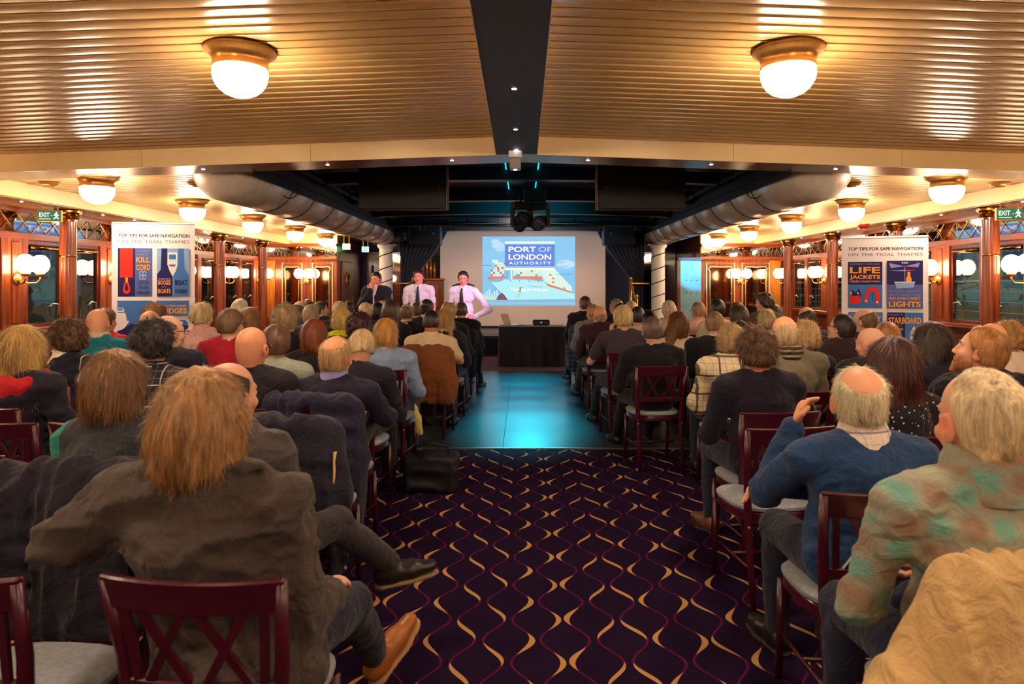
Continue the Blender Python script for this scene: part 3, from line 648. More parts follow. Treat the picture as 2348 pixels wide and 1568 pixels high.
# projection screen with slide
scr = empty('projection_screen', (0, 16.2, 0.505), label='big white projection screen showing a slide of a container ship', cat='screen')
MB().box(-1.94, 1.98, 0.0, 0.02, 0.04, 2.29).build('canvas', mat('screen_canvas', (222, 200, 190), 0.8), scr)
MB().box(-1.98, 2.02, -0.03, 0.05, 2.29, 2.38, 0.01).build('roller_case', M_black, scr)
MB().box(-1.94, 1.98, -0.015, 0.03, 0.0, 0.04, 0.005).build('bottom_bar', M_black, scr)
SLE = 0.44
def em(name, c, k=1.0):
    return mat('slide_'+name, tuple(int(v*0.45) for v in c), 0.9, emit=SLE*k, ecol=c)
class Art:
    """flat print: coloured polygons in (u, v) of a rectangle, each layer a hair in front of the last"""
    def __init__(s, ox, oz, w_, h, y, step=0.0006): s.mb = MB(); s.mats = []; s.o = (ox, oz, w_, h); s.y = y; s.n = 0; s.step = step
    def P(s, u, v): return (s.o[0]+u*s.o[2], s.y-s.step*s.n, s.o[1]+v*s.o[3])
    def poly(s, pts, m):
        if m not in s.mats: s.mats.append(m)
        s.mb.cur = s.mats.index(m); s.n += 1; s.mb.poly([s.P(u, v) for u, v in pts]); return s
    def rect(s, u0, v0, u1, v1, m): return s.poly([(u0, v0), (u1, v0), (u1, v1), (u0, v1)], m)
    def disc(s, u, v, ru, rv, m, n=16, a0=0, a1=2*math.pi): return s.poly([(u+ru*math.cos(a0+(a1-a0)*t/n), v+rv*math.sin(a0+(a1-a0)*t/n)) for t in range(n+(1 if a1-a0 < 6 else 0))], m)
    def text(s, txt, u, v, hv, m, width=None, bold=0.0, align='LEFT', space=1.0):
        if m not in s.mats: s.mats.append(m)
        s.mb.cur = s.mats.index(m); s.n += 1
        size = hv*s.o[3]/0.70
        vs, fs = text_verts(txt, size, bold, align, space, width*s.o[2] if width else None)
        a = s.P(u, v); s.mb.add([(a[0]+x, a[1], a[2]+y) for x, y, z in vs], fs); return s
    def build(s, name, parent): return s.mb.build(name, s.mats, parent)
A = Art(-0.94, 0.52, 2.20, 1.64, -0.001)
sky = em('sky', (128, 192, 234)); A.rect(0, 0, 1, 1, sky)
A.rect(0, 0.5, 1, 1.0, em('sky_low', (138, 198, 236))); A.poly([(0.0,1),(0.45,1),(0.3,0.86),(0.12,0.8),(0,0.75)], em('sky_deep', (134, 196, 238)))
A.disc(0.17, 0.87, 0.07, 0.05, em('cloud', (186, 222, 240))); A.disc(0.14, 0.93, 0.05, 0.03, em('cloud', (186, 222, 240))); A.disc(0.2, 0.82, 0.06, 0.04, em('cloud2', (176, 216, 240)))
A.disc(0.9, 0.6, 0.1, 0.06, em('cloud', (186, 222, 240)))
A.rect(0, 0.0, 1, 0.085, em('sea', (130, 185, 215))); A.rect(0, 0.02, 1, 0.05, em('sea2', (140, 195, 222)))
# quay machinery on the left
A.rect(0.01, 0.085, 0.15, 0.13, em('quay_green', (200, 225, 190)))
for k in range(6): A.rect(0.015+k*0.027, 0.13, 0.03+k*0.027, 0.18+0.03*((k*7) % 3), em('crane_white', (205, 232, 240)))
A.rect(0.0, 0.58, 0.09, 0.587, em('gull', (80, 130, 150)))
# hull
A.poly([(0.06,0.38),(0.10,0.33),(0.19,0.2),(0.27,0.085),(1.0,0.10),(0.99,0.17),(0.73,0.27),(0.66,0.345),(0.45,0.375),(0.25,0.38)], em('hull', (176, 232, 240)))
A.poly([(0.06,0.36),(0.10,0.32),(0.19,0.2),(0.235,0.145),(0.27,0.085),(0.21,0.15),(0.15,0.24),(0.10,0.32)], em('hull_shade', (110, 150, 185)))
A.poly([(0.06,0.38),(0.25,0.385),(0.17,0.34),(0.09,0.34)], em('hull_shade2', (130, 180, 215)))
A.poly([(0.15,0.085),(0.275,0.085),(0.24,0.15),(0.21,0.19),(0.17,0.14)], em('hull_red', (120, 80, 100)))
# deck band
A.poly([(0.055,0.42),(0.25,0.425),(0.25,0.395),(0.065,0.375)], em('deck_red', (222, 128, 108))); A.poly([(0.33,0.425),(0.635,0.425),(0.645,0.36),(0.5,0.385),(0.34,0.39)], em('deck_red', (222, 128, 108)))
A.poly([(0.69,0.33),(0.97,0.20),(0.965,0.185),(0.70,0.285)], em('deck_red2', (206, 128, 112)))
# containers
cc = [em('con_a', (226, 236, 200)), em('con_b', (200, 236, 236)), em('con_c', (206, 122, 96)), em('con_d', (90, 190, 160)), em('con_e', (212, 236, 230)), em('con_f', (236, 230, 190))]
rr_ = random.Random(5)
for i in range(6):
    for j in range(6):
        if i == 0 and j > 2: continue
        u, v = 0.09+i*0.024+(0.0 if j < 3 else 0.02), 0.425+j*0.034; A.rect(u, v, u+0.0225, v+0.032, cc[rr_.choice((0,1,2,4,5,1,4))] if (i+j) % 5 else cc[2])
for i in range(13):
    for j in range(3):
        u, v = 0.335+i*0.0235, 0.425+j*0.032; A.rect(u, v, u+0.022, v+0.030, cc[rr_.choice((0,1,4,5,1,0,3,2,4))])
A.poly([(0.64,0.53),(0.78,0.53),(0.96,0.27),(0.97,0.2),(0.70,0.32),(0.645,0.42)], cc[4])
for i in range(10):
    for j in range(5):
        t = i/10; u = 0.66+0.30*t; base = 0.345-0.135*t; hh = (0.17-0.10*t)/5; v = base+j*hh
        A.poly([(u, v), (u+0.024, v-0.011), (u+0.024, v+hh*0.86-0.011), (u, v+hh*0.86)], cc[rr_.choice((0,1,4,4,1,5,2,1))])
A.rect(0.105, 0.62, 0.17, 0.66, em('bridge_white', (214, 238, 244))); A.rect(0.262, 0.385, 0.27, 0.52, em('mast_teal', (90, 160, 170))); A.rect(0.305, 0.38, 0.322, 0.53, em('bridge_white', (214, 238, 244)))
for k in range(5): A.rect(0.2+0.1*k-0.004, 0.365-0.006*k, 0.206+0.1*k, 0.378-0.006*k, em('hawse', (70, 100, 110)))
A.poly([(0.40,0.265),(0.44,0.27),(0.42,0.245),(0.41,0.20),(0.39,0.205)], em('pilot', (150, 130, 90))); A.poly([(0.36,0.12),(0.38,0.12),(0.42,0.19),(0.40,0.2)], em('rope', (160, 215, 190)))

for k in range(8): A.poly([(0.5+0.019*k, 0.288-0.002*k), (0.514+0.019*k, 0.2865-0.002*k), (0.514+0.019*k, 0.2785-0.002*k), (0.5+0.019*k, 0.28-0.002*k)], em('ship_name', (110, 170, 190)))
# birds
for u, v, l in ((0.76, 0.62, 0.15), (0.81, 0.56, 0.13), (0.80, 0.45, 0.2)):
    A.poly([(u, v), (u+l*0.6, v+0.006), (u+l, v+0.022), (u+l*0.6, v-0.003), (u, v-0.004)], em('plane_trail', (84, 158, 180)))
# logo block
A.rect(0.243, 0.925, 0.778, 0.895, em('logo_bar', (240, 246, 210))); A.rect(0.243, 0.545, 0.778, 0.515, em('logo_bar', (240, 246, 210)))
A.rect(0.243, 0.57, 0.778, 0.88, em('logo_blue', (108, 140, 226), 0.9))
W_ = em('letter_white', (250, 250, 250), 1.1)
A.text('PORT', 0.283, 0.775, 0.075, W_, width=0.295, bold=0.02); A.text('OF', 0.605, 0.775, 0.075, em('letter_pale', (190, 225, 245)), width=0.135, bold=0.005)
A.text('LONDON', 0.283, 0.665, 0.075, W_, width=0.457, bold=0.02); A.text('AUTHORITY', 0.287, 0.595, 0.04, W_, width=0.45, bold=0.01, space=1.4)
A.text('How big can they get?', 0.315, 0.215, 0.042, W_, width=0.40, bold=0.012)
A.build('slide', scr)
# drapes: navy curtains tied back either side
def drape(name, top, bot, y, parent, m, folds=9, amp=0.05, seed=0):
    n = 40; k = 14; vs = []; fs = []
    for j in range(k+1):
        t = j/k
        x0 = top[0]*(1-t)+bot[0]*t; x1 = top[1]*(1-t**1.4)+bot[1]*t**1.4; z = top[2]*(1-t)+bot[2]*t
        for i in range(n+1):
            s = i/n; vs.append((x0+(x1-x0)*s, y+amp*math.sin(s*folds*2*math.pi+seed)*(1-0.3*t), z))
    for j in range(k):
        for i in range(n): fs.append((j*(n+1)+i, j*(n+1)+i+1, (j+1)*(n+1)+i+1, (j+1)*(n+1)+i))
    o = pyobj(name, vs, fs, m, parent, smooth=True)
    md = o.modifiers.new('thickness', 'SOLIDIFY'); md.thickness = 0.01
    return o
for sx in (-1, 1):
    w_ = 'left' if sx < 0 else 'right'
    c = empty('stage_curtain', (sx*2.6, 15.3, 0.5), label='dark navy stage curtain swept aside %s of the screen' % w_, cat='curtain', group='navy stage curtains')
    drape('swag', (-sx*-0.15, -sx*1.0, 2.45), (sx*0.12, -sx*0.05, 1.05), 0, c, M_curtain)
    drape('tail', (sx*0.12, -sx*0.10, 1.05), (sx*0.15, -sx*0.2, 0.02), 0, c, M_curtain, 4)
    MB().tube([(sx*0.14, -0.06, 1.05), (-sx*0.12, -0.07, 1.03), (-sx*0.12, 0.07, 1.03), (sx*0.14, 0.06, 1.05)], 0.02, 8, closed=True).build('tie_back', M_brassd, c, smooth=True)
    # pelmet behind speakers
    pl_ = MB().box(*sorted((sx*1.9, sx*2.62)), 15.5, 15.58, 2.2, 2.95).build('stage_pelmet', M_black, label='black pelmet board above the %s stage curtain' % w_, cat='board', group='stage pelmets')
    sp = MB().box(*sorted((sx*1.76, sx*2.42)), 14.6, 15.0, 2.38, 2.84, 0.015).build('loudspeaker', M_black, label='black box loudspeaker hung %s of the screen' % w_, cat='speaker', group='hung loudspeakers')
    MB().box(*sorted((sx*1.75, sx*1.765)), 14.62, 14.98, 2.40, 2.82).build('side_panel', mat('speaker_side', (96, 104, 150), 0.5), sp)
    MB().lathe([(0.018, 0), (0.018, 0.006)], n=12).build('badge', M_alu, sp, loc=(sx*1.9, 14.598, 2.62)).rotation_euler = (R(90), 0, 0)
    # brass stair rail
    rl = empty('stair_rail', (sx*2.35, 14.0, 0), label='brass handrail of the small stage stair on the %s' % w_, cat='railing', group='stage stair rails')
    for yy_, zz_ in ((0.0, 1.25), (0.75, 1.62)): MB().tube([(0, yy_, 0 if yy_ == 0 else 0.5), (0, yy_, zz_)], 0.028, 8).build('post', M_brass, rl, smooth=True); MB().lathe([(0.01,0),(0.035,0.02),(0.035,0.05),(0.008,0.08)], (0, yy_, zz_), 10).build('finial', M_brass, rl, smooth=True)
    MB().tube([(0, 0, 1.15), (0, 0.75, 1.55), (sx*0.4, 0.8, 1.55)], 0.02, 8).build('handrail', M_brass, rl, smooth=True)
    MB().tube([(0, 0, 0.7), (0, 0.75, 1.1)], 0.014, 8).build('lower_rail', M_alu, rl, smooth=True)
    for k in range(2): MB().box(*sorted((sx*-0.9, sx*0.0)), 0.0+0.2*k, 0.2+0.2*k, 0, 0.17*(k+1), 0.008).build('step', M_black, rl)
# wooden upright organ / cabinet behind the officer
cab = empty('music_cabinet', (-2.27, 16.3, 0.502), label='dark red wooden cabinet with gilt pipes behind the left officer', cat='cabinet')
MB().box(-0.45, 0.42, -0.2, 0.25, 0, 1.12, 0.01).build('body', M_mahd, cab); MB().box(-0.47, 0.44, -0.22, 0.27, 1.12, 1.17, 0.01).build('top', M_mahx, cab)
for k in range(7): MB().tube([(-0.36+0.09*k, 0, 1.17), (-0.36+0.09*k, 0, 1.55+0.25*(1-abs(k-3)/3))], 0.03, 10).build('pipe', mat('gilt_orange', (206, 126, 44), 0.3, metal=0.6), cab, smooth=True)
MB().box(-0.36, 0.33, -0.21, -0.2, 0.5, 1.0).build('front_panel', M_mah, cab)
# draped table with laptop and projector
tb = empty('speaker_table', (0.19, 12.95, 0), label='table draped in black cloth in front of the screen', cat='table')
vs = []; fs = []; n = 120
def tper(t):
    per = 2*(1.22+0.6); s = t*per
    if s < 1.22: return (-0.61+s, -0.3, 0, -1)
    s -= 1.22
    if s < 0.6: return (0.61, -0.3+s, 1, 0)
    s -= 0.6
    if s < 1.22: return (0.61-s, 0.3, 0, 1)
    s -= 1.22
    return (-0.61, 0.3-s, -1, 0)
for j in range(6):
    z = [0.752, 0.74, 0.55, 0.35, 0.15, 0.01][j]
    for k in range(n):
        x, y, nx_, ny_ = tper(k/n); a = 0.0 if j == 0 else 0.012+0.02*(0.75-z)*(1+math.sin(k*0.9)*0.9+0.6*math.sin(k*0.37+1)); vs.append((x+nx_*a, y+ny_*a, z))
for j in range(5):
    for k in range(n): fs.append((j*n+k, j*n+(k+1) % n, (j+1)*n+(k+1) % n, (j+1)*n+k)[::-1])
fs.append(tuple(range(n)))
pyobj('tablecloth', vs, fs, mat('black_cloth', (20, 16, 30), 0.8, sheen=0.2), tb, smooth=False)
MB().box(-0.6, 0.6, -0.29, 0.29, 0.70, 0.748, 0.005).build('table_top', M_mahd, tb)
for sx in (-1, 1):
    for sy in (-1, 1): MB().box(sx*0.55-0.02, sx*0.55+0.02, sy*0.25-0.02, sy*0.25+0.02, 0, 0.70).build('leg', M_black, tb)
lpt = empty('laptop', (-0.16, 12.95, 0.755), R(68), label='open laptop seen edge on at the left of the black table', cat='laptop')
MB().box(-0.16, 0.16, -0.11, 0.11, 0, 0.018, 0.004).build('base', M_alu, lpt)
o = MB().box(-0.16, 0.16, 0, 0.012, 0, 0.22, 0.004).build('lid', mat('laptop_lid', (210, 170, 140), 0.4), lpt); o.location = (0, 0.11, 0.016); o.rotation_euler = (R(-22), 0, 0)
prj = empty('projector', (0.36, 12.9, 0.755), label='black projector standing on the black table', cat='projector')
MB().box(-0.16, 0.16, -0.12, 0.12, 0.015, 0.115, 0.02).build('case', mat('projector_black', (24, 24, 28), 0.3), prj)
MB().lathe([(0.035, 0), (0.035, 0.03), (0.028, 0.03)], n=16).build('lens', mat('lens_dark', (40, 40, 60), 0.1), prj, loc=(0.07, 0.12, 0.065)).rotation_euler = (R(-90), 0, 0)
for sx in (-1, 1): MB().lathe([(0.012, 0), (0.012, 0.016)], n=8).build('foot', M_black, prj, loc=(sx*0.12, 0, 0))
MB().lathe([(0.02, -0.003), (0.02, 0.004)], n=12).build('badge', M_alu, prj, loc=(0, -0.121, 0.065)).rotation_euler = (R(90), 0, 0)
# ================================================================== rigging: moving heads, truss, emergency unit
def moving_head(loc, rz, pitch, lab):
    e = empty('moving_head_light', loc, rz, label=lab, cat='stage light', group='black stage lights')
    MB().box(-0.13, 0.13, -0.1, 0.1, -0.12, 0.0, 0.015).build('base', M_black, e)
    for s in (-1, 1): MB().box(s*0.13-0.02, s*0.13+0.02, -0.05, 0.05, -0.36, -0.1, 0.01).build('yoke_arm', M_black, e)
    h = MB().lathe([(0.06, -0.14), (0.1, -0.1), (0.11, 0.05), (0.105, 0.14), (0.09, 0.145)], n=20).build('head', M_black, e, autos=True, loc=(0, 0, -0.30)); h.rotation_euler = (R(pitch), 0, 0)
    MB().lathe([(0.085, 0.146), (0.06, 0.15), (0.01, 0.152)], n=18).build('lens', mat('stage_lens', (60, 60, 90), 0.08, coat=1.0), h, smooth=True)
    MB().tube([(0, 0, 0), (0, 0, 0.12)], 0.02, 8).build('clamp', M_black, e)
    return e
moving_head((-2.5, 14.2, 2.86), 0, 70, 'black moving head stage light at the end of the left duct')
moving_head((-0.02, 10.0, 2.74), 0.4, 60, 'black moving head stage light left in the centre cluster')
moving_head((0.26, 10.05, 2.74), -0.3, 100, 'black moving head stage light right in the centre cluster')
hub = MB().box(0.02, 0.34, 9.75, 10.2, 2.70, 2.92, 0.02).build('lighting_controller_box', M_black, label='black equipment box above the centre stage lights', cat='equipment box')
tr = empty('lighting_truss', (0, 13.0, 2.66), label='black lighting bar across the hall before the stage', cat='lighting bar')
MB().tube([(-2.5, 0, 0), (2.5, 0, 0)], 0.026, 8).build('pipe', M_black, tr, smooth=True); MB().tube([(-2.5, 0, 0.16), (2.5, 0, 0.16)], 0.02, 8).build('pipe', M_black, tr, smooth=True)
for k in range(11): MB().bar((-2.3+0.46*k, 0, 0), (-2.3+0.46*k, 0, 0.16), 0.015, 0.015, (0,1,0)).build('strut', M_black, tr)
for x in (-1.9, -1.3, 1.5, 2.2):
    MB().tube([(x, 0, -0.1), (x, 0, 0.05)], 0.05, 10).build('lantern', M_black, tr, smooth=True)
eu = empty('junction_box', (-0.06, 6.12, 2.73), label='small white fitting under the end of the dark ceiling strip', cat='light fitting')
MB().box(-0.06, 0.06, -0.07, 0.07, -0.06, 0.0, 0.006).build('housing', M_white, eu)
MB().box(-0.05, 0.05, -0.06, 0.06, -0.16, -0.06, 0.008).build('diffuser', mat('frosted_box', (150, 146, 140), 0.3), eu)
MB().lathe([(0.014, -0.165), (0.014, -0.16)], n=10).build('lamp', M_led, eu)
# ceiling discs on the wings (smoke detectors)
dk = None
for i, (x, y, lab) in enumerate(((-3.62, 9.75, 'small round ceiling vent behind the second left wing lamp'), (3.62, 9.75, 'small round ceiling vent behind the second right wing lamp'), (-3.5, 7.35, 'small round ceiling vent near the left duct just past the beam'), (3.55, 7.35, 'small round ceiling vent near the right duct just past the beam'), (-4.85, 7.0, 'pale smoke detector near the left side beam'), (4.9, 7.0, 'pale smoke detector near the right side beam'), (-3.55, 11.6, 'small round ceiling vent behind the third left wing lamp'), (3.55, 11.6, 'small round ceiling vent behind the third right wing lamp'))):
    if dk is None:
        dk = MB().lathe([(0.05, 0), (0.095, -0.004), (0.1, -0.012), (0.08, -0.03), (0.05, -0.036), (0.04, -0.05), (0.01, -0.052)], n=20).build('ceiling_disc', M_brass, autos=True); o = dk
    else: o = dk.copy(); COL.objects.link(o)
    o.location = (x, y, zw(x)-0.003); o['label'] = lab; o['category'] = 'ceiling vent'; o['group'] = 'small ceiling discs'
# ================================================================== signs
M_sgreen = mat('sign_green', (30, 92, 78), 0.5, emit=0.25, ecol=(40, 110, 90)); M_sglow = mat('sign_letter', (225, 230, 200), 0.5, emit=0.6, ecol=(230, 235, 205))
def exit_sign(loc, rz, w_, h, lab, lit=False, man=True):
    e = empty('exit_sign', loc, rz, label=lab, cat='sign', group='green exit signs')
    MB().box(-w_/2-0.01, w_/2+0.01, 0.0, 0.03, -h/2-0.01, h/2+0.01, 0.004).build('frame', M_brass, e)
    A = Art(-w_/2, -h/2, w_, h, -0.002)
    g = M_sgreen if not lit else mat('sign_green_lit', (40, 160, 110), 0.5, emit=2.5, ecol=(60, 200, 140))
    A.rect(0, 0, 1, 1, g); A.text('EXIT', 0.06, 0.38, 0.42, M_sglow, width=0.46, bold=0.015)
    [A.rect(0.06+0.075*k, 0.14, 0.12+0.075*k, 0.2, M_sglow) for k in range(7)]
    if man:
        A.disc(0.83, 0.84, 0.035, 0.08, M_sglow); A.poly([(0.76,0.72),(0.86,0.72),(0.88,0.4),(0.80,0.38)], M_sglow)
        A.poly([(0.80,0.40),(0.88,0.42),(0.94,0.2),(0.90,0.16)], M_sglow); A.poly([(0.80,0.42),(0.84,0.36),(0.74,0.15),(0.69,0.2)], M_sglow)
        A.poly([(0.86,0.70),(0.95,0.55),(0.93,0.5),(0.85,0.6)], M_sglow); A.poly([(0.78,0.7),(0.70,0.55),(0.72,0.5),(0.80,0.6)], M_sglow)
    A.poly([(0.58,0.5),(0.64,0.56),(0.64,0.44)], M_sglow)
    A.build('sign_face', e)
    for s in (-1, 1): MB().tube([(s*w_*0.35, 0.015, h/2), (s*w_*0.35, 0.015, h/2+(0.2 if lit else 0.05))], 0.006, 6).build('hanger', M_brass, e)
    return e
s1 = exit_sign((-5.23, 7.55, 2.30), R(14), 0.22, 0.11, 'green hanging exit sign above the left windows, left of the nearest column')
s2 = exit_sign((5.18, 7.25, 2.29), R(-10), 0.24, 0.115, 'green hanging exit sign above the right windows, right of the nearest column')
exit_sign((-3.86, 15.0, 2.36), 0, 0.16, 0.12, 'small lit green exit sign left of the white column, by the brass mirrors', True)
exit_sign((-3.72, 16.2, 2.36), 0, 0.16, 0.12, 'small lit green exit sign nearest the left white column', True)
bell = MB().lathe([(0.03, 0.0), (0.075, -0.01), (0.08, -0.03), (0.06, -0.055), (0.02, -0.07)], n=20).build('fire_bell', mat('bell_red', (190, 40, 30), 0.3), autos=True, loc=(4.98, 9.95, 2.41), label='red alarm bell above the right banner', cat='alarm')
MB().lathe([(0.085, 0.008), (0.085, -0.004)], n=20).build('mount', M_brass, bell)
# ================================================================== roll-up banners
bw = mat('banner_white', (232, 222, 226), 0.95, spec=0.1); bn = mat('banner_navy', (48, 44, 96), 0.95, spec=0.1); bb = mat('banner_blue', (74, 120, 190), 0.95, spec=0.1); bl = mat('banner_pale_blue', (140, 168, 214), 0.95, spec=0.1)
bo = mat('banner_orange', (242, 160, 60), 0.95, spec=0.1); brd = mat('banner_red', (222, 56, 48), 0.95, spec=0.1); bg = mat('banner_grey', (126, 112, 118), 0.95, spec=0.1); bdk = mat('banner_dark', (70, 58, 70), 0.95, spec=0.1); bmid = mat('banner_mid', (90, 104, 168), 0.95, spec=0.1); bpu = mat('banner_lilac', (150, 140, 190), 0.95, spec=0.1); byl = mat('banner_olive', (150, 170, 90), 0.95, spec=0.1)
def banner(loc, rz, w_, h, lab, draw):
    e = empty('roll_up_banner', loc, rz, label=lab, cat='banner', group='safe navigation roll-up banners')
    MB().box(-w_/2-0.02, w_/2+0.02, -0.11, 0.11, 0, 0.07, 0.02).build('base', M_alu, e)
    MB().box(-w_/2, w_/2, -0.008, 0.0, h-0.02, h, 0.003).build('top_bar', M_alu, e)
    MB().tube([(0, 0.03, 0.07), (0, 0.02, h-0.02)], 0.012, 8).build('support_pole', M_alu, e)
    MB().box(-w_/2, w_/2, -0.002, 0.0, 0.06, h-0.01).build('sheet', bw, e)
    A = Art(-w_/2, 0.06, w_, h-0.06, -0.003, 0.0003)
    asp = w_/(h-0.06)
    A.text('TOP TIPS FOR SAFE NAVIGATION', 0.075, 0.925, 0.0165, bdk, width=0.86, bold=0.02)
    A.text('ON THE TIDAL THAMES', 0.075, 0.895, 0.0165, bg, width=0.86)
    draw(A); A.build('print', e)
    return e
def draw_left(A):
    # u across, v up; four rows of panels
    # kill cord
    A.rect(0.075, 0.63, 0.28, 0.87, bn); A.rect(0.28, 0.63, 0.485, 0.87, bmid)
    A.rect(0.10, 0.725, 0.255, 0.87, brd)
    for k in range(8): A.rect(0.10, 0.74+0.016*k, 0.255, 0.742+0.016*k, mat('banner_red_dark', (190, 44, 44), 0.95, spec=0.1))
    A.rect(0.165, 0.70, 0.195, 0.725, bo)
    A.poly([(0.155,0.70),(0.205,0.70),(0.225,0.665),(0.215,0.65),(0.18,0.643),(0.145,0.65),(0.135,0.665)], brd); A.poly([(0.172,0.693),(0.188,0.693),(0.202,0.667),(0.18,0.655),(0.158,0.667)], bn)
    A.text('ALWAYS', 0.30, 0.852, 0.008, bpu, width=0.15); A.text('USE A', 0.30, 0.835, 0.010, bpu, width=0.13)
    A.text('KILL', 0.295, 0.800, 0.026, bo, width=0.165, bold=0.03); A.text('CORD', 0.295, 0.762, 0.026, bo, width=0.17, bold=0.03)
    for a in range(4): A.disc(0.375+0.028*math.cos(a*1.57+0.8), 0.735+0.014*math.sin(a*1.57+0.8), 0.026, 0.013, bl); A.disc(0.375+0.028*math.cos(a*1.57+0.8), 0.735+0.014*math.sin(a*1.57+0.8), 0.014, 0.007, bmid)
    A.text('STOP', 0.31, 0.692, 0.014, bn, width=0.145); A.text('THE', 0.32, 0.668, 0.014, bn, width=0.12); A.text('PROP', 0.31, 0.642, 0.014, bn, width=0.15, bold=0.02)
    # booze / boat
    A.rect(0.545, 0.63, 0.935, 0.87, bl)
    A.poly([(0.60,0.87),(0.67,0.87),(0.67,0.79),(0.735,0.73),(0.735,0.63),(0.545,0.63),(0.545,0.74),(0.59,0.765)], bn)
    A.poly([(0.80,0.87),(0.87,0.87),(0.88,0.77),(0.935,0.735),(0.935,0.63),(0.745,0.63),(0.745,0.735),(0.79,0.775)], bb)
    A.poly([(0.675,0.85),(0.79,0.85),(0.795,0.79),(0.77,0.755),(0.735,0.73),(0.70,0.755),(0.67,0.79)], bw)
    A.rect(0.69, 0.815, 0.775, 0.84, bb); A.poly([(0.69,0.79),(0.775,0.79),(0.76,0.78),(0.70,0.78)], bb)
    [A.rect(0.565+0.03*k, 0.715, 0.588+0.03*k, 0.72, bpu) for k in range(5)]; A.text('BOOZE', 0.56, 0.69, 0.02, bo, width=0.15, bold=0.03); A.text('AND', 0.60, 0.675, 0.007, bpu, width=0.06); A.text('BOATS', 0.56, 0.648, 0.02, bo, width=0.15, bold=0.03)
    A.text('BOAT', 0.765, 0.688, 0.024, bn, width=0.15, bold=0.02); A.text('SOBER', 0.765, 0.648, 0.018, bn, width=0.15, bold=0.02)
    # wash
    A.rect(0.075, 0.375, 0.485, 0.61, bb)
    A.poly([(0.075,0.55),(0.17,0.55),(0.19,0.51),(0.22,0.51),(0.15,0.47),(0.075,0.46)], bw); A.poly([(0.075,0.575),(0.145,0.575),(0.16,0.555),(0.075,0.555)], bw); A.rect(0.075, 0.572, 0.14, 0.562, bb)
    A.poly([(0.075,0.375),(0.485,0.375),(0.485,0.51),(0.44,0.49),(0.38,0.475),(0.32,0.488),(0.24,0.497),(0.18,0.48),(0.12,0.465),(0.075,0.46)], bn)
    A.poly([(0.36,0.50),(0.40,0.525),(0.41,0.555),(0.43,0.565),(0.45,0.54),(0.47,0.52),(0.47,0.495),(0.42,0.485)], bo)
    A.text('WATCH OUT FOR', 0.09, 0.425, 0.011, bo, width=0.36); A.text('WASH', 0.09, 0.385, 0.032, bo, width=0.37, bold=0.03)
    # bridges
    A.rect(0.545, 0.535, 0.935, 0.61, bb); [A.rect(0.565+0.045*k, 0.597, 0.60+0.045*k, 0.602, bmid) for k in range(8)]; A.text('NAVIGATING UNDER', 0.565, 0.578, 0.010, bo, width=0.34, bold=0.01); A.text('BRIDGES', 0.565, 0.545, 0.026, bo, width=0.345, bold=0.03)
    for k in range(2):
        u = 0.56+0.205*k; A.poly([(u,0.47),(u+0.16,0.47),(u+0.16,0.50),(u+0.13,0.512),(u+0.03,0.512),(u,0.50)], bb); A.rect(u, 0.465, u+0.16, 0.485, bn); A.disc(u+0.08, 0.498, 0.018, 0.008, bw)
    A.rect(0.545, 0.33, 0.935, 0.475, bn); A.text('CLOSED', 0.59, 0.437, 0.018, bl, width=0.33, bold=0.01); A.text('ARCH', 0.72, 0.41, 0.018, bl, width=0.2)
    A.rect(0.075, 0.10, 0.935, 0.30, bb)
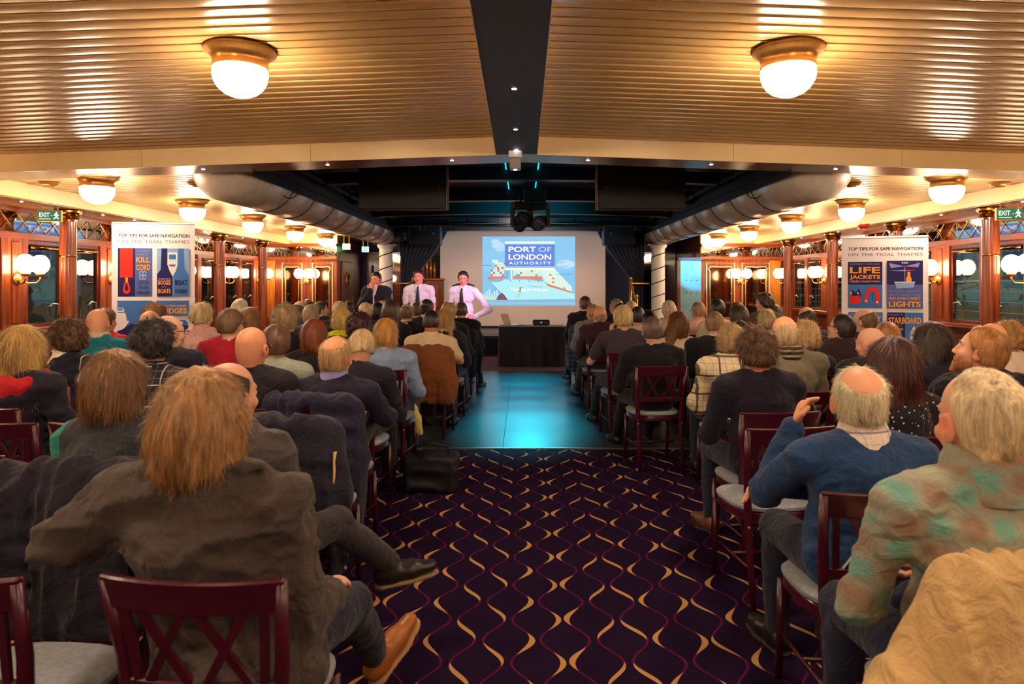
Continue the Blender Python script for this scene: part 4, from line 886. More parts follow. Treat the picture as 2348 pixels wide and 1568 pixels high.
def draw_right(A):
    A.rect(0.075, 0.745, 0.475, 0.865, bn); A.rect(0.075, 0.62, 0.475, 0.745, bb)
    A.text('BUOYANCY AIDS AND', 0.095, 0.848, 0.010, bpu, width=0.35); A.text('LIFE', 0.095, 0.806, 0.031, bo, width=0.355, bold=0.03); A.text('JACKETS', 0.095, 0.776, 0.019, bo, width=0.355, bold=0.03); A.text('USELESS UNLESS WORN', 0.095, 0.757, 0.009, bo, width=0.355, bold=0.02)
    A.poly([(0.10,0.645),(0.215,0.645),(0.225,0.67),(0.205,0.70),(0.19,0.69),(0.12,0.69),(0.10,0.70),(0.095,0.665)], brd); A.poly([(0.115,0.70),(0.13,0.72),(0.15,0.705),(0.17,0.705),(0.20,0.725),(0.225,0.70),(0.225,0.67),(0.21,0.69),(0.20,0.69),(0.19,0.685),(0.13,0.685)], bn)
    A.disc(0.11, 0.70, 0.01, 0.005, bw); A.disc(0.19, 0.70, 0.01, 0.005, bw)
    A.poly([(0.26,0.65),(0.30,0.645),(0.31,0.69),(0.345,0.71),(0.385,0.705),(0.40,0.68),(0.395,0.64),(0.44,0.64),(0.45,0.68),(0.435,0.715),(0.38,0.735),(0.32,0.73),(0.28,0.705)], brd)
    A.rect(0.275, 0.655, 0.30, 0.665, bw); A.rect(0.40, 0.648, 0.425, 0.658, bw); A.rect(0.36, 0.66, 0.366, 0.71, bn)
    # lights panel
    A.rect(0.525, 0.745, 0.935, 0.87, bn); A.rect(0.525, 0.62, 0.935, 0.745, bmid)
    A.text('360', 0.695, 0.855, 0.008, bw, width=0.07, bold=0.02)
    A.poly([(0.55,0.858),(0.73,0.84),(0.90,0.858),(0.88,0.835),(0.73,0.84),(0.57,0.832)], bpu); A.poly([(0.55,0.818),(0.73,0.822),(0.73,0.815)], bl); A.poly([(0.73,0.822),(0.86,0.82),(0.73,0.814)], brd)
    A.rect(0.727, 0.75, 0.734, 0.84, bl); A.poly([(0.74,0.77),(0.765,0.80),(0.785,0.80),(0.81,0.77),(0.80,0.76),(0.75,0.76)], bo); A.disc(0.775, 0.803, 0.017, 0.01, bo)
    A.poly([(0.61,0.758),(0.845,0.758),(0.83,0.73),(0.64,0.725)], bl); A.rect(0.61, 0.756, 0.845, 0.76, bw)
    A.text('IN POOR VISIBILITY', 0.545, 0.705, 0.010, bpu, width=0.36); A.text('OR AT NIGHT, YOU', 0.545, 0.686, 0.011, bpu, width=0.36, bold=0.01); A.text('MUST SHOW CORRECT', 0.545, 0.667, 0.012, bo, width=0.36, bold=0.02); A.text('LIGHTS', 0.545, 0.63, 0.027, bo, width=0.365, bold=0.03)
    # lookout
    A.rect(0.075, 0.36, 0.475, 0.60, bb); A.text('ALWAYS KEEP A GOOD', 0.09, 0.582, 0.010, bpu, width=0.36); A.text('LOOKOUT', 0.09, 0.55, 0.027, bo, width=0.365, bold=0.03)
    A.poly([(0.075,0.36),(0.475,0.36),(0.475,0.47),(0.38,0.462),(0.25,0.45),(0.075,0.445)], bn); [A.rect(0.09+0.04*k, 0.42, 0.12+0.04*k, 0.426, bpu) for k in range(5)]; A.text('DEE', 0.09, 0.39, 0.018, bl, width=0.12, bold=0.01)
    # starboard
    A.rect(0.525, 0.36, 0.73, 0.60, bn); A.rect(0.73, 0.36, 0.935, 0.60, bb)
    A.text('NAVIGATE TO', 0.54, 0.583, 0.009, bpu, width=0.17); A.text('STARBOARD', 0.54, 0.543, 0.031, bo, width=0.375, bold=0.03); A.text("THAT'S THE", 0.54, 0.528, 0.010, bpu, width=0.16); A.text('RIGHT-HAND', 0.54, 0.507, 0.013, bo, width=0.17, bold=0.03)
    A.text('SIDE IN THE', 0.54, 0.49, 0.009, bpu, width=0.16); A.text('DIRECTION', 0.54, 0.474, 0.009, bpu, width=0.16); A.text('OF TRAVEL', 0.54, 0.458, 0.009, bpu, width=0.16)
    A.poly([(0.83,0.532),(0.87,0.50),(0.885,0.47),(0.885,0.425),(0.785,0.425),(0.785,0.47),(0.795,0.50)], bw); A.poly([(0.80,0.488),(0.87,0.488),(0.875,0.478),(0.80,0.478)], bb); A.rect(0.80, 0.432, 0.87, 0.45, bb)
    A.text('STARBOARD', 0.75, 0.375, 0.010, byl, width=0.17, bold=0.02)
    A.text('o.uk', 0.84, 0.325, 0.010, bdk, width=0.085)
    A.rect(0.075, 0.09, 0.935, 0.30, bb)
banner((-3.94, 7.3, 0.0), R(9), 0.83, 2.205, 'white banner on the left with red kill cord and booze and boats panels', draw_left)
banner((3.77, 7.1, 0.0), R(-12), 0.83, 2.045, 'white banner on the right with life jackets and starboard panels', draw_right)
# ================================================================== signed-distance modelling helpers (bodies, clothes, drapery)
RNG = np.random.RandomState(7)
_T = RNG.rand(32, 32, 32).astype(np.float32)
def vnoise(x, y, z):
    x, y, z = np.broadcast_arrays(x, y, z)
    xi = np.floor(x).astype(np.int32); yi = np.floor(y).astype(np.int32); zi = np.floor(z).astype(np.int32)
    fx = x-xi; fy = y-yi; fz = z-zi
    fx = fx*fx*(3-2*fx); fy = fy*fy*(3-2*fy); fz = fz*fz*(3-2*fz)
    a = lambda i, j, k: _T[(xi+i) & 31, (yi+j) & 31, (zi+k) & 31]
    c00 = a(0,0,0)*(1-fx)+a(1,0,0)*fx; c10 = a(0,1,0)*(1-fx)+a(1,1,0)*fx
    c01 = a(0,0,1)*(1-fx)+a(1,0,1)*fx; c11 = a(0,1,1)*(1-fx)+a(1,1,1)*fx
    return (c00*(1-fy)+c10*fy)*(1-fz)+(c01*(1-fy)+c11*fy)*fz
def axis_nodes(lo, hi, h, fine):
    out = [lo]; p = lo
    while p < hi:
        s = h
        for a, b, hf in fine:
            if a-h <= p <= b: s = min(s, hf)
        p += s; out.append(p)
    return np.array(out, np.float32)
class Field:
    def __init__(s, lo, hi, h, fine=()):
        s.ax = [axis_nodes(lo[i], hi[i], h, [(f[0][i], f[1][i], f[2]) for f in fine]) for i in range(3)]
        s.F = np.full([len(a) for a in s.ax], 0.4, np.float32)
    def block(s, lo, hi):
        sl = []
        for i in range(3):
            a = np.searchsorted(s.ax[i], lo[i]); b = np.searchsorted(s.ax[i], hi[i]); sl.append(slice(max(0, a-1), min(len(s.ax[i]), b+1)))
        if any(q.stop-q.start < 1 for q in sl): return None, None
        X = s.ax[0][sl[0]][:, None, None]; Y = s.ax[1][sl[1]][None, :, None]; Z = s.ax[2][sl[2]][None, None, :]
        return tuple(sl), (X, Y, Z)
    def mix(s, sl, d, k, mode):
        F = s.F[sl]
        if mode == 'add':
            h = np.clip(0.5+0.5*(F-d)/k, 0, 1); s.F[sl] = F*(1-h)+d*h-k*h*(1-h)
        else:
            d = -d; h = np.clip(0.5-0.5*(F-d)/k, 0, 1); s.F[sl] = F*(1-h)+d*h+k*h*(1-h)
    def cap(s, a, b, ra, rb=None, k=0.02, mode='add', flat=None, inf=0.0):
        """tapered capsule; flat=(direction, factor) squashes it along a direction"""
        a = np.array(a, np.float32); b = np.array(b, np.float32); rb = ra if rb is None else rb; ra += inf; rb += inf
        m = max(ra, rb)+k+0.05
        sl, P = s.block(np.minimum(a, b)-m, np.maximum(a, b)+m)
        if sl is None: return s
        ab = b-a; L2 = max(float(ab@ab), 1e-9)
        px, py, pz = P[0]-a[0], P[1]-a[1], P[2]-a[2]
        t = np.clip((px*ab[0]+py*ab[1]+pz*ab[2])/L2, 0, 1)
        qx, qy, qz = px-t*ab[0], py-t*ab[1], pz-t*ab[2]
        r2 = qx*qx+qy*qy+qz*qz; g = 1.0
        if flat is not None:
            u = np.array(flat[0], np.float32); u /= np.linalg.norm(u); c = qx*u[0]+qy*u[1]+qz*u[2]; r2 = r2+c*c*(flat[1]**2-1); g = 0.5+0.5/flat[1]
        d = (np.sqrt(r2)-(ra+(rb-ra)*t))*g
        s.mix(sl, d, k, mode); return s
    def ell(s, c, r, rot=None, k=0.02, mode='add', inf=0.0):
        c = np.array(c, np.float32); r = np.array(r, np.float32)+inf; m = float(r.max())+k+0.05
        sl, P = s.block(c-m, c+m)
        if sl is None: return s
        px, py, pz = P[0]-c[0], P[1]-c[1], P[2]-c[2]
        if rot is not None:
            q = [rot[0][i]*px+rot[1][i]*py+rot[2][i]*pz for i in range(3)]
        else: q = [px, py, pz]
        k0 = np.sqrt((q[0]/r[0])**2+(q[1]/r[1])**2+(q[2]/r[2])**2); k1 = np.sqrt((q[0]/r[0]**2)**2+(q[1]/r[1]**2)**2+(q[2]/r[2]**2)**2)
        d = k0*(k0-1)/np.maximum(k1, 1e-6)
        s.mix(sl, d, k, mode); return s
    def box(s, c, hs, r, rot=None, k=0.02, mode='add'):
        c = np.array(c, np.float32); m = float(np.linalg.norm(hs))+r+k+0.04
        sl, P = s.block(c-m, c+m)
        if sl is None: return s
        px, py, pz = P[0]-c[0], P[1]-c[1], P[2]-c[2]
        if rot is not None: q = [rot[0][i]*px+rot[1][i]*py+rot[2][i]*pz for i in range(3)]
        else: q = np.broadcast_arrays(px, py, pz)
        e = [np.abs(q[i])-hs[i] for i in range(3)]
        d = np.sqrt(sum(np.maximum(v, 0)**2 for v in e))+np.minimum(np.maximum(np.maximum(e[0], e[1]), e[2]), 0)-r
        s.mix(sl, d, k, mode); return s
    def grid(s): return s.ax[0][:, None, None], s.ax[1][None, :, None], s.ax[2][None, None, :]
    def keep(s, fn, k=0.004):
        """intersect with region fn(x,y,z) < 0"""
        d = fn(*s.grid()); F = s.F; h = np.clip(0.5-0.5*(F-d)/k, 0, 1); s.F = F*(1-h)+d*h+k*h*(1-h); return s
    def noise(s, amp, f, ridged=False, seed=0.0):
        near = np.abs(s.F) < 0.06
        i, j, k = np.nonzero(near)
        if len(i) == 0: return s
        f = f if isinstance(f, (tuple, list)) else (f, f, f)
        n = vnoise(s.ax[0][i]*f[0]+seed, s.ax[1][j]*f[1]+seed*1.7, s.ax[2][k]*f[2]+seed*0.6)
        n = (1-np.abs(2*n-1))-0.6 if ridged else n-0.5
        s.F[i, j, k] -= amp*n; return s
    def mesh(s):
        F = s.F; ax = s.ax; nx, ny, nz = F.shape
        B = F < 0
        act = np.zeros((nx-1, ny-1, nz-1), np.int8)
        for a in (0, 1):
            for b in (0, 1):
                for c in (0, 1): act += B[a:nx-1+a, b:ny-1+b, c:nz-1+c]
        i, j, k = np.nonzero((act > 0) & (act < 8)); n = len(i)
        if n == 0: return np.zeros((0, 3)), np.zeros((0, 4), int)
        vid = np.full(act.shape, -1, np.int32); vid[i, j, k] = np.arange(n)
        acc = np.zeros((n, 3), np.float64); cnt = np.zeros(n)
        cs = {(a, b, c): F[i+a, j+b, k+c] for a in (0,1) for b in (0,1) for c in (0,1)}
        X = [(ax[0][i], ax[0][i+1]), (ax[1][j], ax[1][j+1]), (ax[2][k], ax[2][k+1])]
        for d in range(3):
            o = [q for q in range(3) if q != d]
            for a in (0, 1):
                for b in (0, 1):
                    c0 = [0, 0, 0]; c0[o[0]] = a; c0[o[1]] = b; c1 = list(c0); c1[d] = 1
                    f0, f1 = cs[tuple(c0)], cs[tuple(c1)]
                    m = (f0 < 0) != (f1 < 0)
                    t = np.where(m, f0/np.where(m, f0-f1, 1), 0)
                    acc[:, d] += np.where(m, X[d][0]+(X[d][1]-X[d][0])*t, 0)
                    acc[:, o[0]] += np.where(m, X[o[0]][a], 0); acc[:, o[1]] += np.where(m, X[o[1]][b], 0); cnt += m
        V = acc/cnt[:, None]
        Q = []
        for d in range(3):
            sl0 = [slice(None)]*3; sl1 = [slice(None)]*3; sl0[d] = slice(0, -1); sl1[d] = slice(1, None)
            b0, b1 = B[tuple(sl0)], B[tuple(sl1)]; chg = b0 != b1
            o = [q for q in range(3) if q != d]
            idx = np.argwhere(chg)
            ok = (idx[:, o[0]] > 0) & (idx[:, o[1]] > 0) & (idx[:, o[0]] < F.shape[o[0]]-1) & (idx[:, o[1]] < F.shape[o[1]]-1)
            idx = idx[ok]
            def g(da, db):
                t = idx.copy(); t[:, o[0]] += da; t[:, o[1]] += db; return vid[t[:, 0], t[:, 1], t[:, 2]]
            q = np.stack([g(-1, -1), g(0, -1), g(0, 0), g(-1, 0)], 1)
            flip = b0[idx[:, 0], idx[:, 1], idx[:, 2]]
            if d == 1: flip = ~flip
            q[~flip] = q[~flip][:, ::-1]
            Q.append(q)
        Q = np.concatenate(Q); Q = Q[(Q >= 0).all(1)]
        return V, Q
def npobj(name, V, Q, material, parent=None, smooth=True, **kw):
    me = bpy.data.meshes.new(name); n, m = len(V), len(Q); kf = Q.shape[1] if m else 4
    me.vertices.add(n); me.vertices.foreach_set('co', np.ascontiguousarray(V, np.float32).ravel())
    me.loops.add(m*kf); me.loops.foreach_set('vertex_index', np.ascontiguousarray(Q, np.int32).ravel())
    me.polygons.add(m); me.polygons.foreach_set('loop_start', np.arange(m, dtype=np.int32)*kf)
    if smooth: me.polygons.foreach_set('use_smooth', np.ones(m, bool))
    if material is not None: me.materials.append(material)
    me.update(calc_edges=True)
    o = bpy.data.objects.new(name, me); COL.objects.link(o)
    return finish(o, parent, **kw)
def vnormals(V, Q):
    N = np.zeros_like(V); fn = np.cross(V[Q[:, 2]]-V[Q[:, 0]], V[Q[:, 3]]-V[Q[:, 1]])
    for c in range(4): np.add.at(N, Q[:, c], fn)
    return N/np.maximum(np.linalg.norm(N, axis=1, keepdims=True), 1e-9)
def rot3(yaw=0, pitch=0, roll=0):
    y, p, r = R(yaw), R(pitch), R(roll)
    Rz = np.array([[math.cos(y), -math.sin(y), 0], [math.sin(y), math.cos(y), 0], [0, 0, 1]])
    Rx = np.array([[1, 0, 0], [0, math.cos(p), -math.sin(p)], [0, math.sin(p), math.cos(p)]])
    Ry = np.array([[math.cos(r), 0, math.sin(r)], [0, 1, 0], [-math.sin(r), 0, math.cos(r)]])
    return Rz @ Rx @ Ry
# ================================================================== cross-back chairs
M_chair = mat('maroon_lacquer', (72, 14, 34), 0.3, var=0.18, vscale=9, coat=0.25)
M_seat = mat('grey_seat_fabric', (150, 158, 168), 0.9, var=0.15, vscale=60, bump=0.2, bscale=300)
def chair_proto():
    e = empty('dining_chair')
    n = 28; vs = []; fs = []
    def outline(k, s=1.0):
        a = 2*math.pi*k/n; c, sn = math.cos(a), math.sin(a); p = 0.62
        return (0.215*s*math.copysign(abs(c)**p, c)*(1+0.06*sn), 0.205*s*math.copysign(abs(sn)**p, sn))
    def slab(zs, name, m):
        vs = []; fs = []
        for z, s in zs:
            for k in range(n): x, y = outline(k, s); vs.append((x, y, z))
        for i in range(len(zs)-1):
            for k in range(n): fs.append((i*n+k, i*n+(k+1) % n, (i+1)*n+(k+1) % n, (i+1)*n+k))
        fs.append(tuple(range(n))[::-1]); fs.append(tuple((len(zs)-1)*n+k for k in range(n)))
        o = pyobj(name, vs, fs, m, e); o.data.shade_smooth(); o.data.set_sharp_from_angle(angle=R(40)); return o
    slab([(0.395, 0.93), (0.40, 0.96), (0.435, 0.96), (0.44, 0.94)], 'seat_frame', M_chair)
    slab([(0.438, 0.92), (0.448, 0.985), (0.462, 0.99), (0.472, 0.94), (0.477, 0.7), (0.478, 0.3)], 'seat_cushion', M_seat)
    for s in (-1, 1):
        MB().tube([(s*0.185, -0.27, 0.0), (s*0.18, -0.225, 0.22), (s*0.183, -0.205, 0.45), (s*0.196, -0.225, 0.66), (s*0.212, -0.27, 0.862)], [0.015, 0.017, 0.02, 0.018, 0.016], 8).build('rear_post', M_chair, e, smooth=True)
        MB().tube([(s*0.19, 0.185, 0.0), (s*0.185, 0.165, 0.40)], [0.014, 0.018], 8).build('front_leg', M_chair, e, smooth=True)
        MB().tube([(s*0.182, -0.235, 0.19), (s*0.187, 0.17, 0.19)], 0.009, 6).build('stretcher', M_chair, e, smooth=True)
        MB().lathe([(0.008, 0), (0.0085, 0.003), (0.004, 0.006)], (0,0,0), 8).build('brass_cap', M_brass, e, loc=(s*0.185, -0.224, 0.385)).rotation_euler = (R(90), 0, 0)
    MB().tube([(-0.187, -0.03, 0.19), (0.187, -0.03, 0.19)], 0.009, 6).build('stretcher', M_chair, e, smooth=True)
    def rail(z0, z1, hw, y0, y1, bow, name, th=0.011):
        vs = []; fs = []; m = 13
        for i in range(m):
            s = -1+2*i/(m-1); b = bow*(1-s*s); x = hw*s
            arch = 0.0
            for z, t in ((z0, -1), (z1+arch, -1), (z1+arch, 1), (z0, 1)):
                yv = y0+(y1-y0)*(z-z0)/(z1-z0); vs.append((x, yv-b+t*th, z))
        for i in range(m-1):
            for j in range(4): fs.append((i*4+j, i*4+(j+1) % 4, (i+1)*4+(j+1) % 4, (i+1)*4+j)[::-1])
        fs.append((0,1,2,3)); fs.append(tuple((m-1)*4+j for j in (3,2,1,0)))
        o = pyobj(name, vs, fs, M_chair, e)
        md = o.modifiers.new('bevel', 'BEVEL'); md.width = 0.005; md.segments = 1; md.limit_method = 'ANGLE'
        return o
    rail(0.785, 0.872, 0.222, -0.248, -0.272, 0.035, 'top_rail')
    rail(0.565, 0.605, 0.192, -0.213, -0.217, 0.022, 'lower_rail')
    def yb(x, z): 
        t = (z-0.585)/(0.80-0.585); return -0.215-0.036*t-(0.022+0.013*t)*(1-(x/0.21)**2)
    def slat(xa, xb, nm):
        pts = [(xa+(xb-xa)*t, yb(xa+(xb-xa)*t, 0.595+0.205*t), 0.595+0.205*t) for t in (0, 0.5, 1)]
        mb = MB()
        for p, q in zip(pts[:-1], pts[1:]): mb.bar(p, q, 0.02, 0.012, (0, 1, 0))
        mb.build(nm, M_chair, e)
    for c in (-0.072, 0.072):
        slat(c-0.055, c+0.06, 'cross_slat'); slat(c+0.055, c-0.06, 'cross_slat')
    slat(-0.155, -0.17, 'upright_slat'); slat(0.155, 0.17, 'upright_slat')
    return e
CHAIR0 = chair_proto(); CH_used = [False]
def add_chair(x, y, rz, label):
    if not CH_used[0]: o = CHAIR0; CH_used[0] = True
    else: o = copy_tree(CHAIR0)
    o.location = (x, y, 0); o.rotation_euler[2] = rz
    o['label'] = label; o['category'] = 'chair'; o['group'] = 'maroon cross-back chairs'
    return o
# ================================================================== people
def skinmat(tone):
    nm = 'skin_%d_%d_%d' % tone
    if nm in MATS: return MATS[nm]
    m, nt, b = newmat(nm); MATS[nm] = m; L = nt.links.new
    tc = nd(nt, 'ShaderNodeTexCoord'); nz = nd(nt, 'ShaderNodeTexNoise', ins={'Scale': 14.0, 'Detail': 5.0}); L(tc.outputs['Object'], nz.inputs['Vector'])
    at = nd(nt, 'ShaderNodeAttribute', attribute_name='flush')
    c = s2l(tone); red = s2l((min(255, tone[0]+6), int(tone[1]*0.74), int(tone[2]*0.66)))
    ad = nd(nt, 'ShaderNodeMath', operation='MULTIPLY_ADD', ins={1: 0.5, 2: -0.12}); L(nz.outputs[0], ad.inputs[0])
    ad2 = nd(nt, 'ShaderNodeMath', operation='ADD', use_clamp=True); L(ad.outputs[0], ad2.inputs[0]); L(at.outputs['Fac'], ad2.inputs[1])
    mx = nd(nt, 'ShaderNodeMix', data_type='RGBA'); mx.inputs[6].default_value = (*c, 1); mx.inputs[7].default_value = (*red, 1)
    L(ad2.outputs[0], mx.inputs[0]); L(mx.outputs[2], b.inputs['Base Color'])
    b.inputs['Roughness'].default_value = 0.45; b.inputs['Specular IOR Level'].default_value = 0.4
    nb = nd(nt, 'ShaderNodeTexNoise', ins={'Scale': 160.0, 'Detail': 2.0}); L(tc.outputs['Object'], nb.inputs['Vector'])
    bp = nd(nt, 'ShaderNodeBump', ins={'Strength': 0.12, 'Distance': 0.004}); L(nb.outputs[0], bp.inputs['Height']); L(bp.outputs[0], b.inputs['Normal'])
    return m
def hairmat(c):
    nm = 'hair_%d_%d_%d' % c
    if nm in MATS: return MATS[nm]
    m, nt, b = newmat(nm); MATS[nm] = m; L = nt.links.new
    tc = nd(nt, 'ShaderNodeTexCoord'); mp = nd(nt, 'ShaderNodeMapping'); mp.inputs['Scale'].default_value = (1, 1, 0.16); L(tc.outputs['Object'], mp.inputs[0])
    nz = nd(nt, 'ShaderNodeTexNoise', ins={'Scale': 130.0, 'Detail': 4.0, 'Distortion': 0.4}); L(mp.outputs[0], nz.inputs['Vector'])
    nz2 = nd(nt, 'ShaderNodeTexNoise', ins={'Scale': 22.0, 'Detail': 2.0}); L(mp.outputs[0], nz2.inputs['Vector'])
    ad = nd(nt, 'ShaderNodeMath', operation='ADD'); L(nz.outputs[0], ad.inputs[0]); L(nz2.outputs[0], ad.inputs[1])
    rp = nd(nt, 'ShaderNodeMapRange', ins={1: 0.7, 2: 1.3}); L(ad.outputs[0], rp.inputs[0])
    lc = s2l(c); mx = nd(nt, 'ShaderNodeMix', data_type='RGBA'); mx.inputs[6].default_value = (*[v*0.42 for v in lc], 1); mx.inputs[7].default_value = (*[min(1, v*1.35) for v in lc], 1)
    L(rp.outputs[0], mx.inputs[0]); L(mx.outputs[2], b.inputs['Base Color'])
    b.inputs['Roughness'].default_value = 0.42; b.inputs['Specular IOR Level'].default_value = 0.55
    bp = nd(nt, 'ShaderNodeBump', ins={'Strength': 0.55, 'Distance': 0.004}); L(nz.outputs[0], bp.inputs['Height']); L(bp.outputs[0], b.inputs['Normal'])
    return m
def clothmat(c, pat='plain', c2=(230, 225, 205)):
    nm = 'cloth_%s_%d_%d_%d_%d' % (pat, *c, c2[0])
    if nm in MATS: return MATS[nm]
    m, nt, b = newmat(nm); MATS[nm] = m; L = nt.links.new
    tc = nd(nt, 'ShaderNodeTexCoord'); lc = s2l(c); l2 = s2l(c2)
    nz = nd(nt, 'ShaderNodeTexNoise', ins={'Scale': 7.0, 'Detail': 6.0}); L(tc.outputs['Object'], nz.inputs['Vector'])
    fz = nd(nt, 'ShaderNodeTexNoise', ins={'Scale': 420.0, 'Detail': 1.0}); L(tc.outputs['Object'], fz.inputs['Vector'])
    ad = nd(nt, 'ShaderNodeMath', operation='ADD'); L(nz.outputs[0], ad.inputs[0]); L(fz.outputs[0], ad.inputs[1])
    rp = nd(nt, 'ShaderNodeMapRange', ins={1: 0.6, 2: 1.4}); L(ad.outputs[0], rp.inputs[0])
    v = 0.5 if pat in ('heather', 'knit') else 0.22
    mx = nd(nt, 'ShaderNodeMix', data_type='RGBA'); mx.inputs[6].default_value = (*[q*(1-v) for q in lc], 1); mx.inputs[7].default_value = (*[min(1, q*(1+v)) for q in lc], 1)
    L(rp.outputs[0], mx.inputs[0]); out = mx.outputs[2]
    def stripes(axis, scale, duty, width_soft=0.02):
        sp = nd(nt, 'ShaderNodeSeparateXYZ'); L(tc.outputs['Object'], sp.inputs[0])
        a = nd(nt, 'ShaderNodeMath', operation='MULTIPLY', ins={1: scale}); L(sp.outputs[axis], a.inputs[0])
        f = nd(nt, 'ShaderNodeMath', operation='FRACT'); L(a.outputs[0], f.inputs[0])
        l = nd(nt, 'ShaderNodeMath', operation='LESS_THAN', ins={1: duty}); L(f.outputs[0], l.inputs[0]); return l.outputs[0]
    def over(fac, col, k=1.0):
        nonlocal out
        if k != 1.0:
            q = nd(nt, 'ShaderNodeMath', operation='MULTIPLY', ins={1: k}); L(fac, q.inputs[0]); fac = q.outputs[0]
        x = nd(nt, 'ShaderNodeMix', data_type='RGBA'); L(fac, x.inputs[0]); L(out, x.inputs[6]); x.inputs[7].default_value = (*col, 1); out = x.outputs[2]
    if pat == 'plaid':
        for ax in (0, 2): over(stripes(ax, 9.0, 0.06), l2, 0.8); over(stripes(ax, 27.0, 0.06), l2, 0.3)
    if pat == 'window':
        for ax in (0, 2): over(stripes(ax, 7.0, 0.10), l2, 0.85); over(stripes(ax, 21.0, 0.12), l2, 0.35)
    if pat == 'check':
        for ax in (0, 2): over(stripes(ax, 5.5, 0.5), l2, 0.42)
        sp = nd(nt, 'ShaderNodeTexNoise', ins={'Scale': 4.0}); L(tc.outputs['Object'], sp.inputs['Vector'])
    if pat == 'softcheck':
        sp = nd(nt, 'ShaderNodeSeparateXYZ'); L(tc.outputs['Object'], sp.inputs[0]); ss = []
        for k_ in (0, 2):
            a_ = nd(nt, 'ShaderNodeMath', operation='MULTIPLY', ins={1: 44.0}); L(sp.outputs[k_], a_.inputs[0]); s_ = nd(nt, 'ShaderNodeMath', operation='SINE'); L(a_.outputs[0], s_.inputs[0]); ss.append(s_)
        a1 = nd(nt, 'ShaderNodeMath', operation='MULTIPLY'); L(ss[0].outputs[0], a1.inputs[0]); L(ss[1].outputs[0], a1.inputs[1])
        r1 = nd(nt, 'ShaderNodeMapRange', ins={1: 0.15, 2: 0.7}); L(a1.outputs[0], r1.inputs[0]); r2 = nd(nt, 'ShaderNodeMapRange', ins={1: -0.15, 2: -0.7}); L(a1.outputs[0], r2.inputs[0])
        over(r1.outputs[0], l2, 0.7); over(r2.outputs[0], s2l((150, 112, 92)), 0.7)
    if pat in ('tealsleeve', 'piping'):
        sp = nd(nt, 'ShaderNodeSeparateXYZ'); L(tc.outputs['Object'], sp.inputs[0]); ab = nd(nt, 'ShaderNodeMath', operation='ABSOLUTE'); L(sp.outputs[0], ab.inputs[0])
        if pat == 'tealsleeve': g = nd(nt, 'ShaderNodeMath', operation='GREATER_THAN', ins={1: 0.155})
        else: g = nd(nt, 'ShaderNodeMath', operation='COMPARE', ins={1: 0.17, 2: 0.005})
        L(ab.outputs[0], g.inputs[0]); over(g.outputs[0], l2)
        if pat == 'tealsleeve':
            vo = nd(nt, 'ShaderNodeTexVoronoi', ins={'Scale': 130.0}); L(tc.outputs['Object'], vo.inputs['Vector'])
            l = nd(nt, 'ShaderNodeMath', operation='LESS_THAN', ins={1: 0.14}); L(vo.outputs['Distance'], l.inputs[0])
            iv = nd(nt, 'ShaderNodeMath', operation='LESS_THAN', ins={1: 0.155}); L(ab.outputs[0], iv.inputs[0])
            a1 = nd(nt, 'ShaderNodeMath', operation='MULTIPLY'); L(l.outputs[0], a1.inputs[0]); L(iv.outputs[0], a1.inputs[1]); over(a1.outputs[0], s2l((170, 170, 165)), 0.5)
    if pat == 'stripe': over(stripes(2, 30.0, 0.45), l2)
    if pat == 'quilt': over(stripes(2, 16.0, 0.10), l2)
    if pat == 'pinstripe': over(stripes(0, 40.0, 0.3), l2, 0.6)
    if pat in ('dots', 'sequin'):
        vo = nd(nt, 'ShaderNodeTexVoronoi', ins={'Scale': 42.0 if pat == 'dots' else 120.0}); L(tc.outputs['Object'], vo.inputs['Vector'])
        l = nd(nt, 'ShaderNodeMath', operation='LESS_THAN', ins={1: 0.2}); L(vo.outputs['Distance'], l.inputs[0]); over(l.outputs[0], l2, 0.9 if pat == 'dots' else 0.35)
    L(out, b.inputs['Base Color'])
    fo = nd(nt, 'ShaderNodeTexNoise', ins={'Scale': 16.0, 'Detail': 3.0, 'Distortion': 1.2}); L(tc.outputs['Object'], fo.inputs['Vector'])
    b0 = nd(nt, 'ShaderNodeBump', ins={'Strength': 0.6, 'Distance': 0.03}); L(fo.outputs[0], b0.inputs['Height'])
    b.inputs['Roughness'].default_value = 0.3 if pat == 'sequin' else (0.38 if pat == 'leather' else 0.82)
    b.inputs['Specular IOR Level'].default_value = 0.5 if pat in ('sequin', 'leather') else 0.25
    if pat not in ('leather',): b.inputs['Sheen Weight'].default_value = 0.12
    bp = nd(nt, 'ShaderNodeBump', ins={'Strength': 0.5 if pat in ('knit', 'heather') else 0.2, 'Distance': 0.004}); L((fz if pat != 'leather' else nz).outputs[0], bp.inputs['Height']); L(b0.outputs[0], bp.inputs['Normal']); L(bp.outputs[0], b.inputs['Normal'])
    return m
M_glasses = mat('spectacle_frame', (24, 20, 22), 0.25)
LEGCACHE = {}
